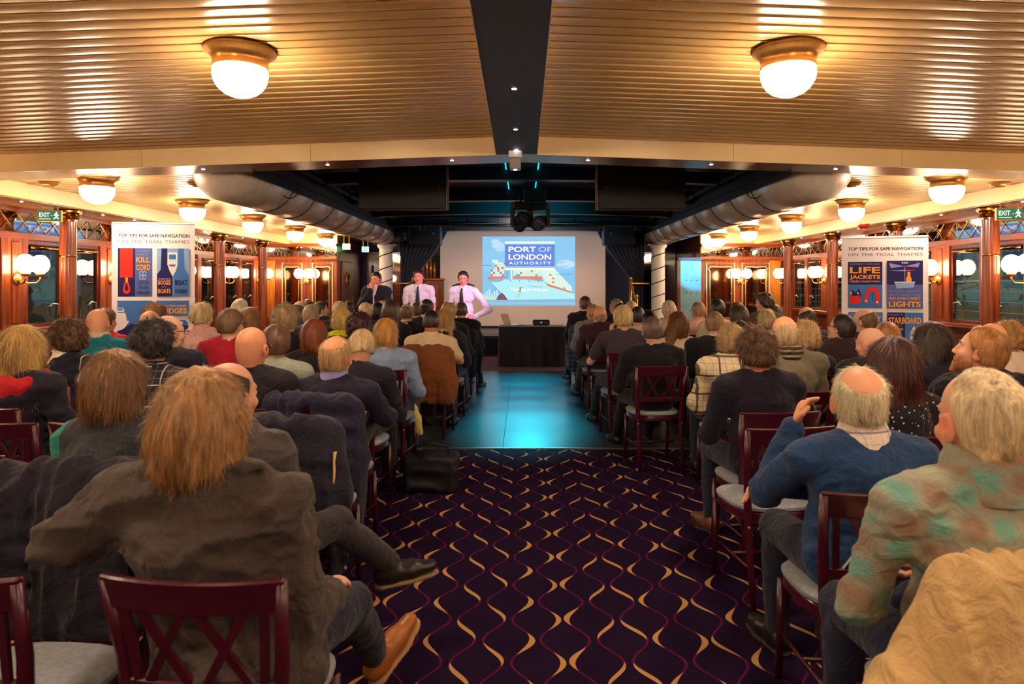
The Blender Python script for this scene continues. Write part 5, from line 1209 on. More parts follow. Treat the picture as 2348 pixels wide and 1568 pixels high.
def hand_prims(f, w, d, n, side, curl=0.5, spread=0.02, s=1.0):
    """palm from wrist w along unit d, palm normal n (the side fingers curl to), five fingers"""
    w = np.array(w, float); d = np.array(d, float); d /= np.linalg.norm(d); n = np.array(n, float); n -= d*(n@d); n /= np.linalg.norm(n)
    l = np.cross(d, n)*side
    f.cap(w, w+d*0.08*s, 0.028*s, 0.036*s, 0.012, flat=(n, 1.75))
    for i, (off, ln) in enumerate(((0.028, 0.062), (0.010, 0.072), (-0.009, 0.067), (-0.027, 0.052))):
        b = w+d*0.085*s+l*off*s; dd = d+l*off*spread*40; dd /= np.linalg.norm(dd)
        c1 = dd*math.cos(curl*0.6)+n*math.sin(curl*0.6); c2 = dd*math.cos(curl*1.5)+n*math.sin(curl*1.5)
        p1 = b+c1*ln*0.5*s; p2 = p1+c2*ln*0.5*s
        f.cap(b-d*0.01, p1, 0.0098*s, 0.0088*s, 0.004); f.cap(p1, p2, 0.0088*s, 0.0072*s, 0.003)
    b = w+d*0.025*s+l*0.028*s; t1 = b+(d*0.55+l*0.75+n*0.25)*0.042*s; t2 = t1+(d*0.9+l*0.25+n*0.35)*0.034*s
    f.cap(b, t1, 0.0135*s, 0.0105*s, 0.01); f.cap(t1, t2, 0.0105*s, 0.0085*s, 0.004)
def leg_mesh(kind, h):
    key = (kind, h)
    if key in LEGCACHE: return LEGCACHE[key]
    stand = kind.startswith('stand')
    hz = 0.93 if stand else 0.555
    if stand: lo, hi = (-0.32, -0.3, 0.0), (0.32, 0.36, 1.12)
    else: lo, hi = (-0.45, -0.32, 0.0), (0.45, 1.05, 0.80)
    f = Field(lo, hi, h); sh = []
    f.ell((0, 0, hz), (0.17, 0.125, 0.115), k=0.03)
    if stand: f.ell((0, 0.0, hz+0.08), (0.15, 0.11, 0.1), k=0.03)
    if not stand: f.ell((0, 0.02, hz+0.05), (0.165, 0.125, 0.12), k=0.03)
    for s in (-1, 1):
        hip = (s*0.09, 0.01, hz-0.01)
        if stand:
            kn = (s*0.11, 0.02, 0.50); an = (s*0.12, -0.02, 0.09)
        elif kind == 'cross' and s == 1:
            kn = (0.10, 0.44, 0.66); an = (-0.14, 0.62, 0.33)
        elif kind == 'cross':
            kn = (-0.08, 0.45, 0.52); an = (-0.06, 0.45, 0.10)
        elif kind == 'ankle' and s == 1:     # shin laid across, foot pushed out to the right
            kn = (0.22, 0.40, 0.56); an = (0.36, 0.62, 0.32)
        elif kind == 'stretch' and s == 1:
            kn = (0.16, 0.44, 0.50); an = (0.15, 0.76, 0.17)
        elif kind == 'out':
            kn = (s*0.13, 0.45, 0.52); an = (s*0.15, 0.72, 0.10)
        elif kind == 'tuck':
            kn = (s*0.11, 0.43, 0.52); an = (s*0.10, 0.22, 0.12)
        else:
            kn = (s*0.12, 0.44, 0.525); an = (s*0.12, 0.45, 0.10)
        f.cap(hip, kn, 0.088, 0.066, 0.03); f.cap(kn, an, 0.066, 0.05, 0.02)
        fd = np.array((s*0.2, 1.0, 0.0)) if not (kind in ('cross', 'ankle', 'stretch') and s == 1) else np.array({'cross': (0.25, 0.85, -0.25), 'ankle': (0.75, 0.5, 0.1), 'stretch': (0.45, 0.75, 0.55)}[kind])
        sh.append((np.array(an), fd/np.linalg.norm(fd)))
    f.noise(0.014, (10, 10, 18), True, 3.1)
    V, Q = f.mesh(); shoes = []
    for an, fd in sh:
        c = an+np.array((0, 0, -0.05)); up = np.array((0, 0, 1.0)) if abs(fd[2]) < 0.1 else None
        g = Field(np.minimum(c, c+fd*0.2)-0.1, np.maximum(c, c+fd*0.2)+0.1, min(h, 0.012))
        u = np.array((0, 0, 1.0)); u = u-fd*(u@fd); u /= np.linalg.norm(u)
        heel = an-fd*0.035-u*0.045; toe = an+fd*0.175-u*0.055
        g.cap(heel, an+fd*0.09-u*0.05, 0.042, 0.046, 0.02); g.cap(an+fd*0.09-u*0.05, toe, 0.046, 0.036, 0.02, flat=(u, 1.4)); g.cap(an-u*0.0, an-u*0.05, 0.043, 0.045, 0.02)
        pz = an-u*0.088
        g.keep(lambda x, y, z: -((x-pz[0])*u[0]+(y-pz[1])*u[1]+(z-pz[2])*u[2]), 0.006)
        sv, sq = g.mesh()
        so = Field(np.minimum(c, c+fd*0.2)-0.1, np.maximum(c, c+fd*0.2)+0.1, min(h, 0.012))
        so.cap(heel-u*0.04, an+fd*0.09-u*0.085, 0.044, 0.05, 0.02); so.cap(an+fd*0.09-u*0.085, toe-u*0.03, 0.05, 0.041, 0.02)
        p2 = an-u*0.080; p3 = an-u*0.099
        so.keep(lambda x, y, z: np.maximum((x-p2[0])*u[0]+(y-p2[1])*u[1]+(z-p2[2])*u[2], -((x-p3[0])*u[0]+(y-p3[1])*u[1]+(z-p3[2])*u[2])), 0.004)
        shoes.append((sv, sq, so.mesh()))
    LEGCACHE[key] = dict(V=V, Q=Q, shoes=shoes, me=None)
    return LEGCACHE[key]
def shared(name, key, V, Q, material, parent):
    c = LEGCACHE.setdefault(('mesh',)+key, None)
    if c is None:
        o = npobj(name, V, Q, material, parent); LEGCACHE[('mesh',)+key] = o.data
    else:
        o = bpy.data.objects.new(name, c); COL.objects.link(o); o.parent = parent
    o.material_slots[0].link = 'OBJECT'; o.material_slots[0].material = material
    return o
def strands(V, N, n, length, width, grav, lift, rng, crown, jitter=0.25, segs=4):
    """thin hair ribbons combed from the crown downwards over the cap"""
    idx = rng.randint(0, len(V), n); p = V[idx]+rng.normal(0, 0.002, (n, 3)); nn = N[idx]
    d = p-crown; d[:, 2] -= grav; d -= nn*(d*nn).sum(1, keepdims=True); d /= np.maximum(np.linalg.norm(d, axis=1, keepdims=True), 1e-6)
    d += rng.normal(0, jitter, (n, 3)); ln = length*rng.uniform(0.6, 1.25, (n, 1))
    side = np.cross(d, nn); side /= np.maximum(np.linalg.norm(side, axis=1, keepdims=True), 1e-6)
    pts = []; q = p-nn*0.003
    for s in range(segs+1):
        t = s/segs; pts.append(q.copy())
        dd = d+nn*lift*(1-1.6*t)+np.array([0, 0, -grav*1.5*t]); dd /= np.maximum(np.linalg.norm(dd, axis=1, keepdims=True), 1e-6); q = q+dd*ln/segs
    vs = []; 
    for s, q in enumerate(pts):
        wv = width*(1-0.75*s/segs); vs.append(q-side*wv); vs.append(q+side*wv)
    A = np.stack(vs, 1); m = A.shape[1]; VV = A.reshape(-1, 3)
    base = (np.arange(n)*m)[:, None]; Q = np.concatenate([base+np.array([2*s, 2*s+1, 2*s+3, 2*s+2]) for s in range(segs)])
    return VV, Q
def hair_mesh(style, hh, rng, o):
    """hair in head coordinates: x right, y forward, z up, eyes near z=0"""
    t = o.get('thick', {'short': 0.012, 'crop': 0.006, 'ring': 0.010, 'crown': 0.014, 'curly': 0.026, 'bob': 0.02, 'long': 0.02, 'wispy': 0.012, 'bushy': 0.03, 'updo': 0.012, 'shaggy': 0.026}[style])
    lo, hi = (-0.17, -0.2, -0.2), (0.17, 0.17, 0.19)
    if style == 'long': lo = (-0.19, -0.24, -0.40)
    if style == 'shaggy': lo = (-0.17, -0.2, -0.26)
    f = Field(lo, hi, hh)
    f.ell((0, -0.012, 0.03), (0.077+t, 0.098+t, 0.090+t), k=0.02); f.ell((0, -0.042, -0.02), (0.066+t, 0.062+t, 0.075+t), k=0.03)
    fh = o.get('front', 0.0 if style == 'ring' else 0.032); nape = o.get('nape', {'ring': -0.062, 'crown': -0.062, 'crop': -0.055, 'wispy': -0.075, 'curly': -0.075}.get(style, -0.066))
    if style in ('bob',):
        f.ell((0, -0.025, -0.035), (0.092, 0.098, 0.115), k=0.03); f.ell((0, -0.03, -0.075), (0.098, 0.095, 0.07), k=0.02)
    if style == 'shaggy':
        f.ell((0, -0.03, -0.03), (0.096, 0.098, 0.11), k=0.03); f.ell((0, -0.055, -0.075), (0.08, 0.062, 0.058), k=0.03)
        for s in (-1, 1): f.cap((s*0.08, 0.0, 0.02), (s*0.082, -0.01, -0.11), 0.03, 0.02, 0.02)
    if style == 'long':
        ln = o.get('len', 0.30)
        f.ell((0, -0.03, -0.04), (0.092, 0.096, 0.12), k=0.03)
        for s in (-0.9, -0.35, 0.35, 0.9): f.cap((s*0.07, -0.045, -0.03), (s*0.095, -0.09, -ln), 0.046, 0.03, 0.03)
        for s in (-1, 1): f.cap((s*0.075, 0.0, 0.0), (s*0.088, -0.01, -ln*0.75), 0.03, 0.022, 0.03)
    if style == 'updo': f.ell((0, -0.105, 0.06), (0.05, 0.045, 0.05), k=0.012)
    if style in ('wispy',): f.ell((0, -0.05, 0.0), (0.09, 0.08, 0.08), k=0.02)
    amp = {'curly': 0.022, 'bushy': 0.018, 'shaggy': 0.014, 'wispy': 0.014}.get(style, 0.007)
    fr = {'curly': (42, 42, 42), 'bushy': (40, 40, 36), 'wispy': (45, 45, 30)}.get(style, (55, 55, 14))
    sd = rng.uniform(0, 20)
    f.noise(amp, fr, False, sd); f.noise(amp*0.5, tuple(q*2.3 for q in fr), False, sd+3)
    if style in ('bob', 'long', 'shaggy'):
        f.keep(lambda x, y, z: np.maximum(y-(0.045+0.25*np.minimum(z, 0.12))-0.0*x, y-0.2), 0.01)
        if style == 'bob': f.keep(lambda x, y, z: (o.get('bobz', -0.125)-0.25*(y+0.04))-z+0*x, 0.01)
    else:
        f.keep(lambda x, y, z: y-(fh+0.30*z)+0*x, 0.008)
        f.keep(lambda x, y, z: (nape+1.25*np.maximum(y+0.045, 0)+o.get('side', 0.0))-z+0*x, 0.008)
    if style == 'ring':
        b = o.get('bald', 0.075)
        f.keep(lambda x, y, z: z-(b-0.42*(y+0.05))+0.15*np.abs(x), 0.01)
    if style in ('crown', 'shaggy') and o.get('spot', 0.045) > 0:
        r = o.get('spot', 0.045); f.ell((0, -0.075, 0.115), (r, r*1.1, r), k=0.02, mode='sub')
    if o.get('parting'): f.cap((o['parting'], 0.06, 0.135+t*0.6), (o['parting']*0.6, -0.06, 0.128+t*0.8), 0.008, 0.006, 0.012, mode='sub')
    return f.mesh()
PEOPLE = []
def P(px, ytop, d, who, where, hair=('short', (90, 60, 40)), top=('sweater', (30, 28, 40)), **o):
    PEOPLE.append(dict(px=px, yt=ytop, d=d, who=who, label=who+' '+where, hair=hair, top=top, **o))
def build_person(q, i):
    rng = np.random.RandomState(100+i); d = q['d']; o = q
    X = (q['px']-1197)*d/FPX; ztop = CAMZ-(q['yt']-650)*d/FPX
    stand = q.get('stand', False); yaw = q.get('yaw', -6 if X < 0 else 6) if not stand else q['yaw']
    near = d < 3.0; mid = d < 5.2
    hs = q.get('hs', 1.0); bw_ = q.get('w', 1.0)
    hb = 0.010 if near else (0.016 if mid else 0.021); hh = 0.0042 if near else (0.0065 if mid else 0.0095)
    hg = 0.0085 if near else (0.014 if mid else 0.020)
    lean = q.get('lean', 2.0); th = R(lean); up = np.array((math.sin(R(q.get('tilt', 0))), math.sin(th), math.cos(th))); up /= np.linalg.norm(up)
    hz = 0.93 if stand else 0.555
    hscale = 1.0
    hp = np.array((0, 0, hz)); az = math.degrees(math.atan((q['px']-1197)/FPX))
    hy = q['hyaw'] if stand and 'hyaw' in q else ((q['hyaw']-az-yaw) if 'hyaw' in q else 0.0)   # hyaw: turn as seen from the camera
    Rh = rot3(hy, q.get('hpitch', 0), q.get('hroll', 0))
    toff = 0.157+(0.122*hs)*max(0.85, Rh[2, 2])
    T = (ztop-toff-hz)/max(0.5, up[2]); T = min(max(T, 0.40), 0.66)
    C7 = hp+up*T; hc = C7+np.array((0, 0.03, 0.150))+np.array((0, 0.25*math.sin(th), 0))*0.3+np.array(q.get('hoff', (0, 0, 0)))
    # root so that the head lands where the photo shows it
    cy, sy = math.cos(R(yaw)), math.sin(R(yaw))
    rx, ry = X-(cy*hc[0]-sy*hc[1]), d-(sy*hc[0]+cy*hc[1])
    root = empty('person', (rx, ry, 0), R(yaw), label=q['label'], cat='person', group='officers and host standing' if stand else 'seated audience')
    sw = q.get('sw', 0.182)*bw_; sh = {}
    lat = np.array((1.0, 0, 0))
    for s in (-1, 1): sh[s] = C7-up*0.055+lat*s*sw+np.array((0, q.get('shf', 0.01), 0))
    arm = {}
    for s in (-1, 1):
        a = q.get('armL' if s < 0 else 'armR', 'lap')
        if isinstance(a, str):
            if a == 'lap': el = sh[s]+np.array((s*0.07, 0.07, -0.27)); wr = np.array((s*0.09, 0.30, hz+0.145)); 
            elif a == 'down': el = sh[s]+np.array((s*0.05, -0.03, -0.29)); wr = el+np.array((s*0.0, 0.06, -0.25))
            elif a == 'chin': el = np.array((s*0.16, 0.28, sh[s][2]-0.24)); wr = hc+np.array((s*0.05, 0.10, -0.15))
            elif a == 'fold': el = sh[s]+np.array((s*0.08, 0.10, -0.26)); wr = np.array((-s*0.10, 0.24, el[2]+0.03))
            hd = wr-el
            hn = np.array((0, 0.2, -1.0)) if a in ('lap', 'fold') else np.array((-s*1.0, 0, 0.0))
            curl = 0.5
        else:
            el, wr = np.array(a[0], float), np.array(a[1], float); hd = np.array(a[2], float) if len(a) > 2 and a[2] is not None else wr-el
            hn = np.array(a[3], float) if len(a) > 3 else np.array((0, 0.2, -1.0)); curl = a[4] if len(a) > 4 else 0.5
        arm[s] = (el, wr, hd/np.linalg.norm(hd), hn, curl)
    pts = np.array([hp, C7, hc+np.array((0, 0, 0.16))]+[v for s in (-1, 1) for v in (sh[s], arm[s][0], arm[s][1], arm[s][1]+arm[s][2]*0.2)])
    lo = pts.min(0)-np.array((0.24, 0.24, 0.16)); hi = pts.max(0)+np.array((0.24, 0.24, 0.06))
    # ---- body: one continuous surface (head, neck, torso, arms, hands)
    fine = [(hc-0.155, hc+0.155, hh)]
    for s in (-1, 1):
        if ('handL' if s < 0 else 'handR') in q:
            c = arm[s][1]+arm[s][2]*0.07; fine.append((c-0.11, c+0.11, 0.0048 if mid else 0.007))
    f = Field(lo, hi, hb, fine)
    def torso(f, inf=0.0, k=0.03):
        bl = q.get('belly', 1.0)
        f.ell(hp+up*0.02, (0.155*bw_, 0.115, 0.13), k=k, inf=inf); f.ell(hp+up*(0.32*T)+np.array((0, 0.01*bl, 0)), (0.148*bw_, 0.108*bl, 0.16), k=k, inf=inf)
        f.ell(hp+up*(0.70*T), (0.158*bw_, 0.112, 0.155), k=k, inf=inf); f.cap(sh[-1], sh[1], 0.058, None, k, inf=inf)
        for s in (-1, 1): f.cap(C7+np.array((s*0.02, 0.0, 0.02)), sh[s]+np.array((-s*0.03, 0, 0.012)), 0.045, 0.05, k, inf=inf)
    def arms(f, inf=0.0, upto=1.0, k=0.02, shrink=0.0):
        for s in (-1, 1):
            el, wr = arm[s][0], arm[s][1]
            if upto <= 0.5:
                f.cap(sh[s], sh[s]+(el-sh[s])*upto*1.5, 0.052, 0.047, k, inf=inf*1.2)
            else:
                f.cap(sh[s], el, 0.052, 0.043, k, inf=inf); f.cap(el, el+(wr-el)*upto, 0.043, 0.032, k, inf=inf)
    torso(f, -0.012); arms(f, -0.006)
    neckb = C7+np.array((0, 0.0, -0.02)); nk = hc+Rh @ np.array((0, -0.028, -0.07))
    f.cap(neckb, nk, 0.056*hs*bw_**0.3, 0.05*hs, 0.025)
    hpt = lambda x, y, z: hc+Rh @ (np.array((x, y, z))*hs)
    f.ell(hpt(0, -0.012, 0.03), np.array((0.077, 0.098, 0.090))*hs, Rh, 0.02)
    f.ell(hpt(0, 0.026, -0.048), np.array((0.060, 0.064, 0.074))*hs, Rh, 0.03)
    f.ell(hpt(0, -0.045, -0.03), np.array((0.064, 0.058, 0.068))*hs, Rh, 0.03)
    f.cap(hpt(0, 0.068, -0.098), hpt(0, 0.072, -0.102), 0.020*hs, None, 0.025)
    f.cap(hpt(-0.034, 0.074, 0.024), hpt(0.034, 0.074, 0.024), 0.014*hs, None, 0.012)
    f.cap(hpt(0, 0.086, 0.010), hpt(0, 0.103, -0.030), 0.0080*hs, 0.0115*hs, 0.010); f.cap(hpt(-0.012, 0.098, -0.034), hpt(0.012, 0.098, -0.034), 0.008*hs, None, 0.006)
    f.cap(hpt(-0.016, 0.084, -0.066), hpt(0.016, 0.084, -0.066), 0.0085*hs, None, 0.006); f.cap(hpt(-0.024, 0.093, -0.062), hpt(0.024, 0.093, -0.062), 0.003*hs, None, 0.004, mode='sub')
    for s in (-1, 1):
        f.ell(hpt(s*0.031, 0.094, 0.004), np.array((0.017, 0.014, 0.011))*hs, Rh, 0.010, mode='sub'); f.ell(hpt(s*0.031, 0.079, 0.002), np.array((0.0125, 0.0125, 0.0125))*hs, Rh, 0.003)
        f.ell(hpt(s*0.045, 0.062, -0.03), np.array((0.02, 0.02, 0.02))*hs, Rh, 0.02)
        Re = Rh @ rot3(-s*22, 0, 0)
        f.ell(hpt(s*0.083, -0.008, -0.008), np.array((0.009, 0.021, 0.033))*hs, Re, 0.005); f.ell(hpt(s*0.093, -0.004, -0.002), np.array((0.006, 0.011, 0.019))*hs, Re, 0.004, mode='sub')
    for s in (-1, 1):
        el, wr, hd, hn, curl = arm[s]; hand_prims(f, wr, hd, hn, s, curl)
    V, Q = f.mesh()
    tone = q.get('skin', (228, 184, 158))
    body = npobj('body', V, Q, skinmat(tone), root)
    qv = (V-hc) @ Rh/hs
    fl_ = np.zeros(len(V), np.float32)
    g = lambda c, r: np.exp(-((qv-np.array(c))**2).sum(1)/r**2)
    fl_ += 0.9*g((0, 0.088, -0.064), 0.017)+0.35*g((0.045, 0.07, -0.03), 0.025)+0.35*g((-0.045, 0.07, -0.03), 0.025)+0.35*g((0, 0.105, -0.028), 0.018)
    fl_ += 0.6*g((0.088, -0.005, -0.008), 0.03)+0.6*g((-0.088, -0.005, -0.008), 0.03)+q.get('flush', 0.0)
    at = body.data.attributes.new('flush', 'FLOAT', 'POINT'); at.data.foreach_set('value', np.clip(fl_, 0, 1))
    def headobj(name, V, Q, m, par=root):
        ob = npobj(name, V*hs, Q, m, par); ob.matrix_local = Matrix.Translation(Vector(hc)) @ Matrix(Rh.tolist()).to_4x4(); return ob
    # ---- hair
    st, hcol = q['hair'][0], q['hair'][1]; ho = q['hair'][2] if len(q['hair']) > 2 else {}
    if st != 'bald':
        hv, hq = hair_mesh(st, max(0.0045, hh*0.9), rng, ho); hm = hairmat(hcol); ob = headobj('hair', hv, hq, hm)
        if d < 7.9:
            N = vnormals(hv, hq); cr = np.array((0, -0.03, 0.14))
            pr = {'short': (0.028, 0.25, 0.04), 'crop': (0.010, 0.6, 0.03), 'ring': (0.022, 0.3, 0.05), 'crown': (0.03, 0.3, 0.05), 'curly': (0.035, 0.9, 0.0), 'bushy': (0.04, 0.8, 0.0), 'wispy': (0.04, 0.6, 0.03), 'bob': (0.06, 0.05, 0.12), 'long': (0.09, 0.06, 0.2), 'shaggy': (0.042, 0.2, 0.08), 'updo': (0.03, 0.2, 0.03)}[st]
            n = int((5600 if near else (3600 if mid else 1700))*(1.4 if st in ('bob', 'long', 'shaggy') else 1.0)*(0.6 if st == 'ring' else 1))
            wv = 0.0008 if near else (0.0012 if mid else 0.0018)
            sv, sq = strands(hv, N, n, pr[0], wv, pr[2], pr[1], rng, cr, 0.5 if st in ('curly', 'bushy', 'wispy') else 0.16)
            if st not in ('bob', 'long', 'shaggy'):      # trim what would fall below the nape or over the face
                e_ = sv.reshape(n, -1, 3); ok = (e_[:, -1, 2] > -0.075+0.6*np.maximum(e_[:, -1, 1]+0.02, 0)) & (e_[:, -1, 1] < 0.065); m_ = e_.shape[1]
                if st in ('ring', 'crown'): ok &= (e_[:, :, 2].max(1) < 0.125) | (st == 'crown')
                sv = e_[ok].reshape(-1, 3); k_ = int(ok.sum()); b_ = (np.arange(k_)*m_)[:, None]; sq = np.concatenate([b_+np.array([2*s_, 2*s_+1, 2*s_+3, 2*s_+2]) for s_ in range(m_//2-1)])
            so = headobj('hair_strands', sv, sq, hm); so.parent = ob; so.matrix_local = Matrix.Identity(4)
            so['kind'] = 'stuff'
    if q.get('beard'):
        b = Field((-0.1, -0.02, -0.17), (0.1, 0.13, 0.02), hh); b.ell((0, 0.026, -0.055), (0.064, 0.070, 0.078), k=0.02); b.cap((0, 0.07, -0.1), (0, 0.075, -0.12), 0.024, None, 0.02)
        b.keep(lambda x, y, z: z+0.045+0.5*np.maximum(0.05-y, -0.03)*0+0*x, 0.006); b.keep(lambda x, y, z: -(y+0.01)+0*x+0*z, 0.006); b.noise(0.006, 70)
        bv, bq = b.mesh(); headobj('beard', bv, bq, hairmat(q['beard']))
    if q.get('face'):
        for s in (-1, 1):
            e_ = MB().lathe([(0.0005, -0.011), (0.0075, -0.008), (0.011, 0), (0.0075, 0.008), (0.0005, 0.011)], n=12).build('eye', mat('eye_dark', (46, 34, 30), 0.2), root, smooth=True)
            e_.matrix_local = Matrix.Translation(Vector(hpt(s*0.031, 0.0790, 0.002))) @ Matrix(Rh.tolist()).to_4x4() @ Matrix.Diagonal((1.0, 1.0, 0.55, 1))
            bv = MB().tube([(s*0.016, 0.089, 0.026), (s*0.032, 0.090, 0.032), (s*0.048, 0.078, 0.026)], [0.004, 0.0045, 0.002], 6); bo_ = bv.build('eyebrow', hairmat(q.get('brow', tuple(int(v*0.7) for v in hcol) if st != 'bald' else (90, 66, 50))), root, smooth=True)
            bo_.matrix_local = Matrix.Translation(Vector(hc)) @ Matrix(Rh.tolist()).to_4x4() @ Matrix.Scale(hs, 4)
    if q.get('glasses'):
        mb = MB()
        for s in (-1, 1):
            mb.tube([(s*0.033+0.024*math.cos(t), 0.106, 0.0+0.018*math.sin(t)) for t in np.linspace(0, 2*math.pi, 14, endpoint=False)], 0.0022, 5, closed=True)
            mb.tube([(s*0.057, 0.106, 0.006), (s*0.078, 0.085, 0.008), (s*0.088, 0.0, 0.01), (s*0.09, -0.02, -0.008)], 0.0022, 5)
        mb.tube([(-0.009, 0.107, 0.004), (0.009, 0.107, 0.004)], 0.002, 5)
        ob = mb.build('glasses', M_glasses, root, smooth=True); ob.matrix_local = Matrix.Translation(Vector(hc)) @ Matrix(Rh.tolist()).to_4x4() @ Matrix.Scale(hs, 4)
    # ---- upper garment
    kind, c1 = q['top'][0], q['top'][1]; pat = q['top'][2] if len(q['top']) > 2 else 'plain'; c2 = q['top'][3] if len(q['top']) > 3 else (230, 225, 205)
    inf = {'shirt': 0.010, 'tshirt': 0.010, 'sweater': 0.016, 'jacket': 0.022, 'coat': 0.032, 'suit': 0.020, 'polo': 0.012}[kind]
    f = Field(lo, hi, hg)
    torso(f, inf); arms(f, inf*0.9, 0.45 if kind in ('tshirt', 'polo') or q.get('short') else 0.95)
    if kind in ('suit', 'jacket', 'coat'):
        for s in (-1, 1): f.ell(sh[s]+np.array((s*0.012, 0, 0.012)), (0.062, 0.072, 0.055), k=0.03, inf=inf*0.4)
    if kind in ('jacket', 'coat'): f.cap(C7+np.array((-0.03, -0.02, 0.01)), C7+np.array((0.03, -0.02, 0.01)), 0.06, None, 0.03)
    if q.get('hem'): f.ell(hp+np.array((0, -0.01, -0.02)), np.array((0.20, 0.17, 0.13))*q['hem'], k=0.06)
    amp = {'shirt': 0.020, 'tshirt': 0.016, 'polo': 0.016, 'sweater': 0.015, 'jacket': 0.028, 'coat': 0.030, 'suit': 0.018}[kind]*q.get('crumple', 1.0)
    sd = rng.uniform(0, 30)
    f.noise(amp, (8, 8, 13), True, sd); f.noise(amp*0.5, (19, 19, 30), True, sd+5)
    nr = 0.060*hs+(0.006 if q.get('collar') else 0.0)
    f.cap(C7+np.array((0, 0.012, 0.018)), hc+np.array((0, 0, -0.02)), nr, nr+0.03, 0.01, mode='sub')
    if q.get('vneck'): f.cap(C7+np.array((0, 0.14, -0.16)), C7+np.array((0, 0.10, 0.03)), 0.012, 0.06, 0.01, mode='sub')
    gv, gq = f.mesh()
    gname = {'shirt': 'shirt', 'tshirt': 'tshirt', 'polo': 'shirt', 'sweater': 'sweater', 'jacket': 'jacket', 'coat': 'coat', 'suit': 'suit_jacket'}[kind]
    gar = npobj(gname, gv, gq, clothmat(c1, pat, c2), root)
    ndir = (nk-neckb)/np.linalg.norm(nk-neckb); nM = Vector(ndir).to_track_quat('Z', 'Y').to_matrix().to_4x4()
    if q.get('collar'):
        cc_ = q['collar']; cm = clothmat(*cc_) if isinstance(cc_[0], tuple) else clothmat(cc_)
        ob = MB().lathe([(0.092, -0.095), (0.084, -0.01), (0.076, 0.012), (0.068, 0.034), (0.064, 0.034), (0.066, 0.0), (0.078, -0.095)], n=22, cap=False).build('collar', cm, root, smooth=True)
        ob.matrix_local = Matrix.Translation(Vector(C7+np.array((0, 0.010, 0.016 if stand else 0.034+0.25*(hs-1))))) @ nM @ Matrix.Diagonal((bw_**0.4*hs, 1.02*hs, 1.0, 1))
    if q.get('scarf'):
        cc_ = q['scarf']; cm = clothmat(*cc_) if isinstance(cc_[0], tuple) else clothmat(cc_)
        g_ = Field(C7-0.17, C7+0.17, hg*0.7)
        for k in range(3): 
            for t in np.linspace(0, 2*math.pi, 12, endpoint=False): g_.ell(C7+np.array((0.082*math.cos(t), 0.01+0.080*math.sin(t), 0.005+0.028*k)), (0.028, 0.028, 0.022), k=0.012)
        g_.noise(0.010, (30, 30, 50), True); sv, sq = g_.mesh(); npobj('scarf', sv, sq, cm, root)
    if q.get('hood'):
        g_ = Field(C7-0.25, C7+0.22, hg); g_.cap(C7+np.array((-0.12, -0.04, -0.03)), C7+np.array((0.12, -0.04, -0.03)), 0.05, None, 0.03); g_.ell(C7+np.array((0, -0.09, -0.06)), (0.13, 0.05, 0.08), k=0.03)
        g_.cap(C7+np.array((-0.12, -0.03, -0.02)), C7+np.array((-0.08, 0.09, 0.0)), 0.04, None, 0.02); g_.cap(C7+np.array((0.12, -0.03, -0.02)), C7+np.array((0.08, 0.09, 0.0)), 0.04, None, 0.02)
        g_.noise(0.012, (14, 14, 14), True); sv, sq = g_.mesh(); npobj('hood', sv, sq, clothmat(q['hood']), root)
    if q.get('epaulettes'):
        for s in (-1, 1):
            c = sh[s]*0.66+C7*0.34+np.array((0, 0, 0.092)); ob = MB().box(-0.062, 0.062, -0.028, 0.028, -0.014, 0.008, 0.003).build('epaulette', mat('epaulette_navy', (18, 18, 30), 0.6), root)
            dirv = Vector(sh[s]-C7).normalized(); ob.matrix_local = Matrix.Translation(Vector(c)) @ dirv.to_track_quat('X', 'Z').to_matrix().to_4x4()
            for k in range(3 if q['epaulettes'] == 1 else 4):
                st_ = MB().box(0.012+0.014*k, 0.020+0.014*k, -0.0245, 0.0245, 0.007, 0.010).build('gold_stripe', mat('gold_braid', (222, 170, 60), 0.35, metal=0.6), ob)
    if q.get('tie'):
        pth = [C7+np.array((0, 0.085, 0.01)), C7+np.array((0, 0.128, -0.06)), hp+up*(0.72*T)+np.array((0, 0.132, 0)), hp+up*(0.36*T)+np.array((0, 0.134, 0)), hp+up*(0.08*T)+np.array((0, 0.132, 0))]
        mb = MB(); ws = [0.016, 0.018, 0.030, 0.040, 0.040]; vs = []; fs = []
        for p, w_ in zip(pth, ws): vs += [(p[0]-w_, p[1], p[2]), (p[0], p[1]+0.010, p[2]), (p[0]+w_, p[1], p[2]), (p[0], p[1]-0.012, p[2])]
        p = pth[-1]; vs += [(p[0], p[1]+0.004, p[2]-0.05)]
        for j in range(4):
            for k in range(4): fs.append((j*4+k, j*4+(k+1) % 4, (j+1)*4+(k+1) % 4, (j+1)*4+k))
        fs += [(16, 17, 20), (17, 18, 20), (18, 19, 20), (19, 16, 20), (3, 2, 1, 0)]
        pyobj('tie', vs, fs, mat('tie_navy', (16, 16, 28), 0.5), root, smooth=False)
    if q.get('shirtfront'):
        g_ = Field(C7+np.array((-0.12, -0.02, -0.35)), C7+np.array((0.12, 0.22, 0.06)), 0.012)
        g_.cap(C7+np.array((0, 0.115, -0.30)), C7+np.array((0, 0.075, 0.02)), 0.012, 0.055, 0.02); sv, sq = g_.mesh(); npobj('shirt_front', sv, sq, clothmat(q['shirtfront']), root)
    # ---- trousers and shoes
    lk = q.get('legs', 'stand' if stand else 'sit'); hl = 0.014 if near else 0.024
    lm = leg_mesh(lk, hl); tm = clothmat(q.get('trousers', (34, 32, 44)))
    shared('trousers', (lk, hl, 't'), lm['V'], lm['Q'], tm, root)
    smm = mat('shoe_%d_%d_%d' % q.get('shoes', (30, 24, 22)), q.get('shoes', (30, 24, 22)), 0.35, var=0.15, vscale=20)
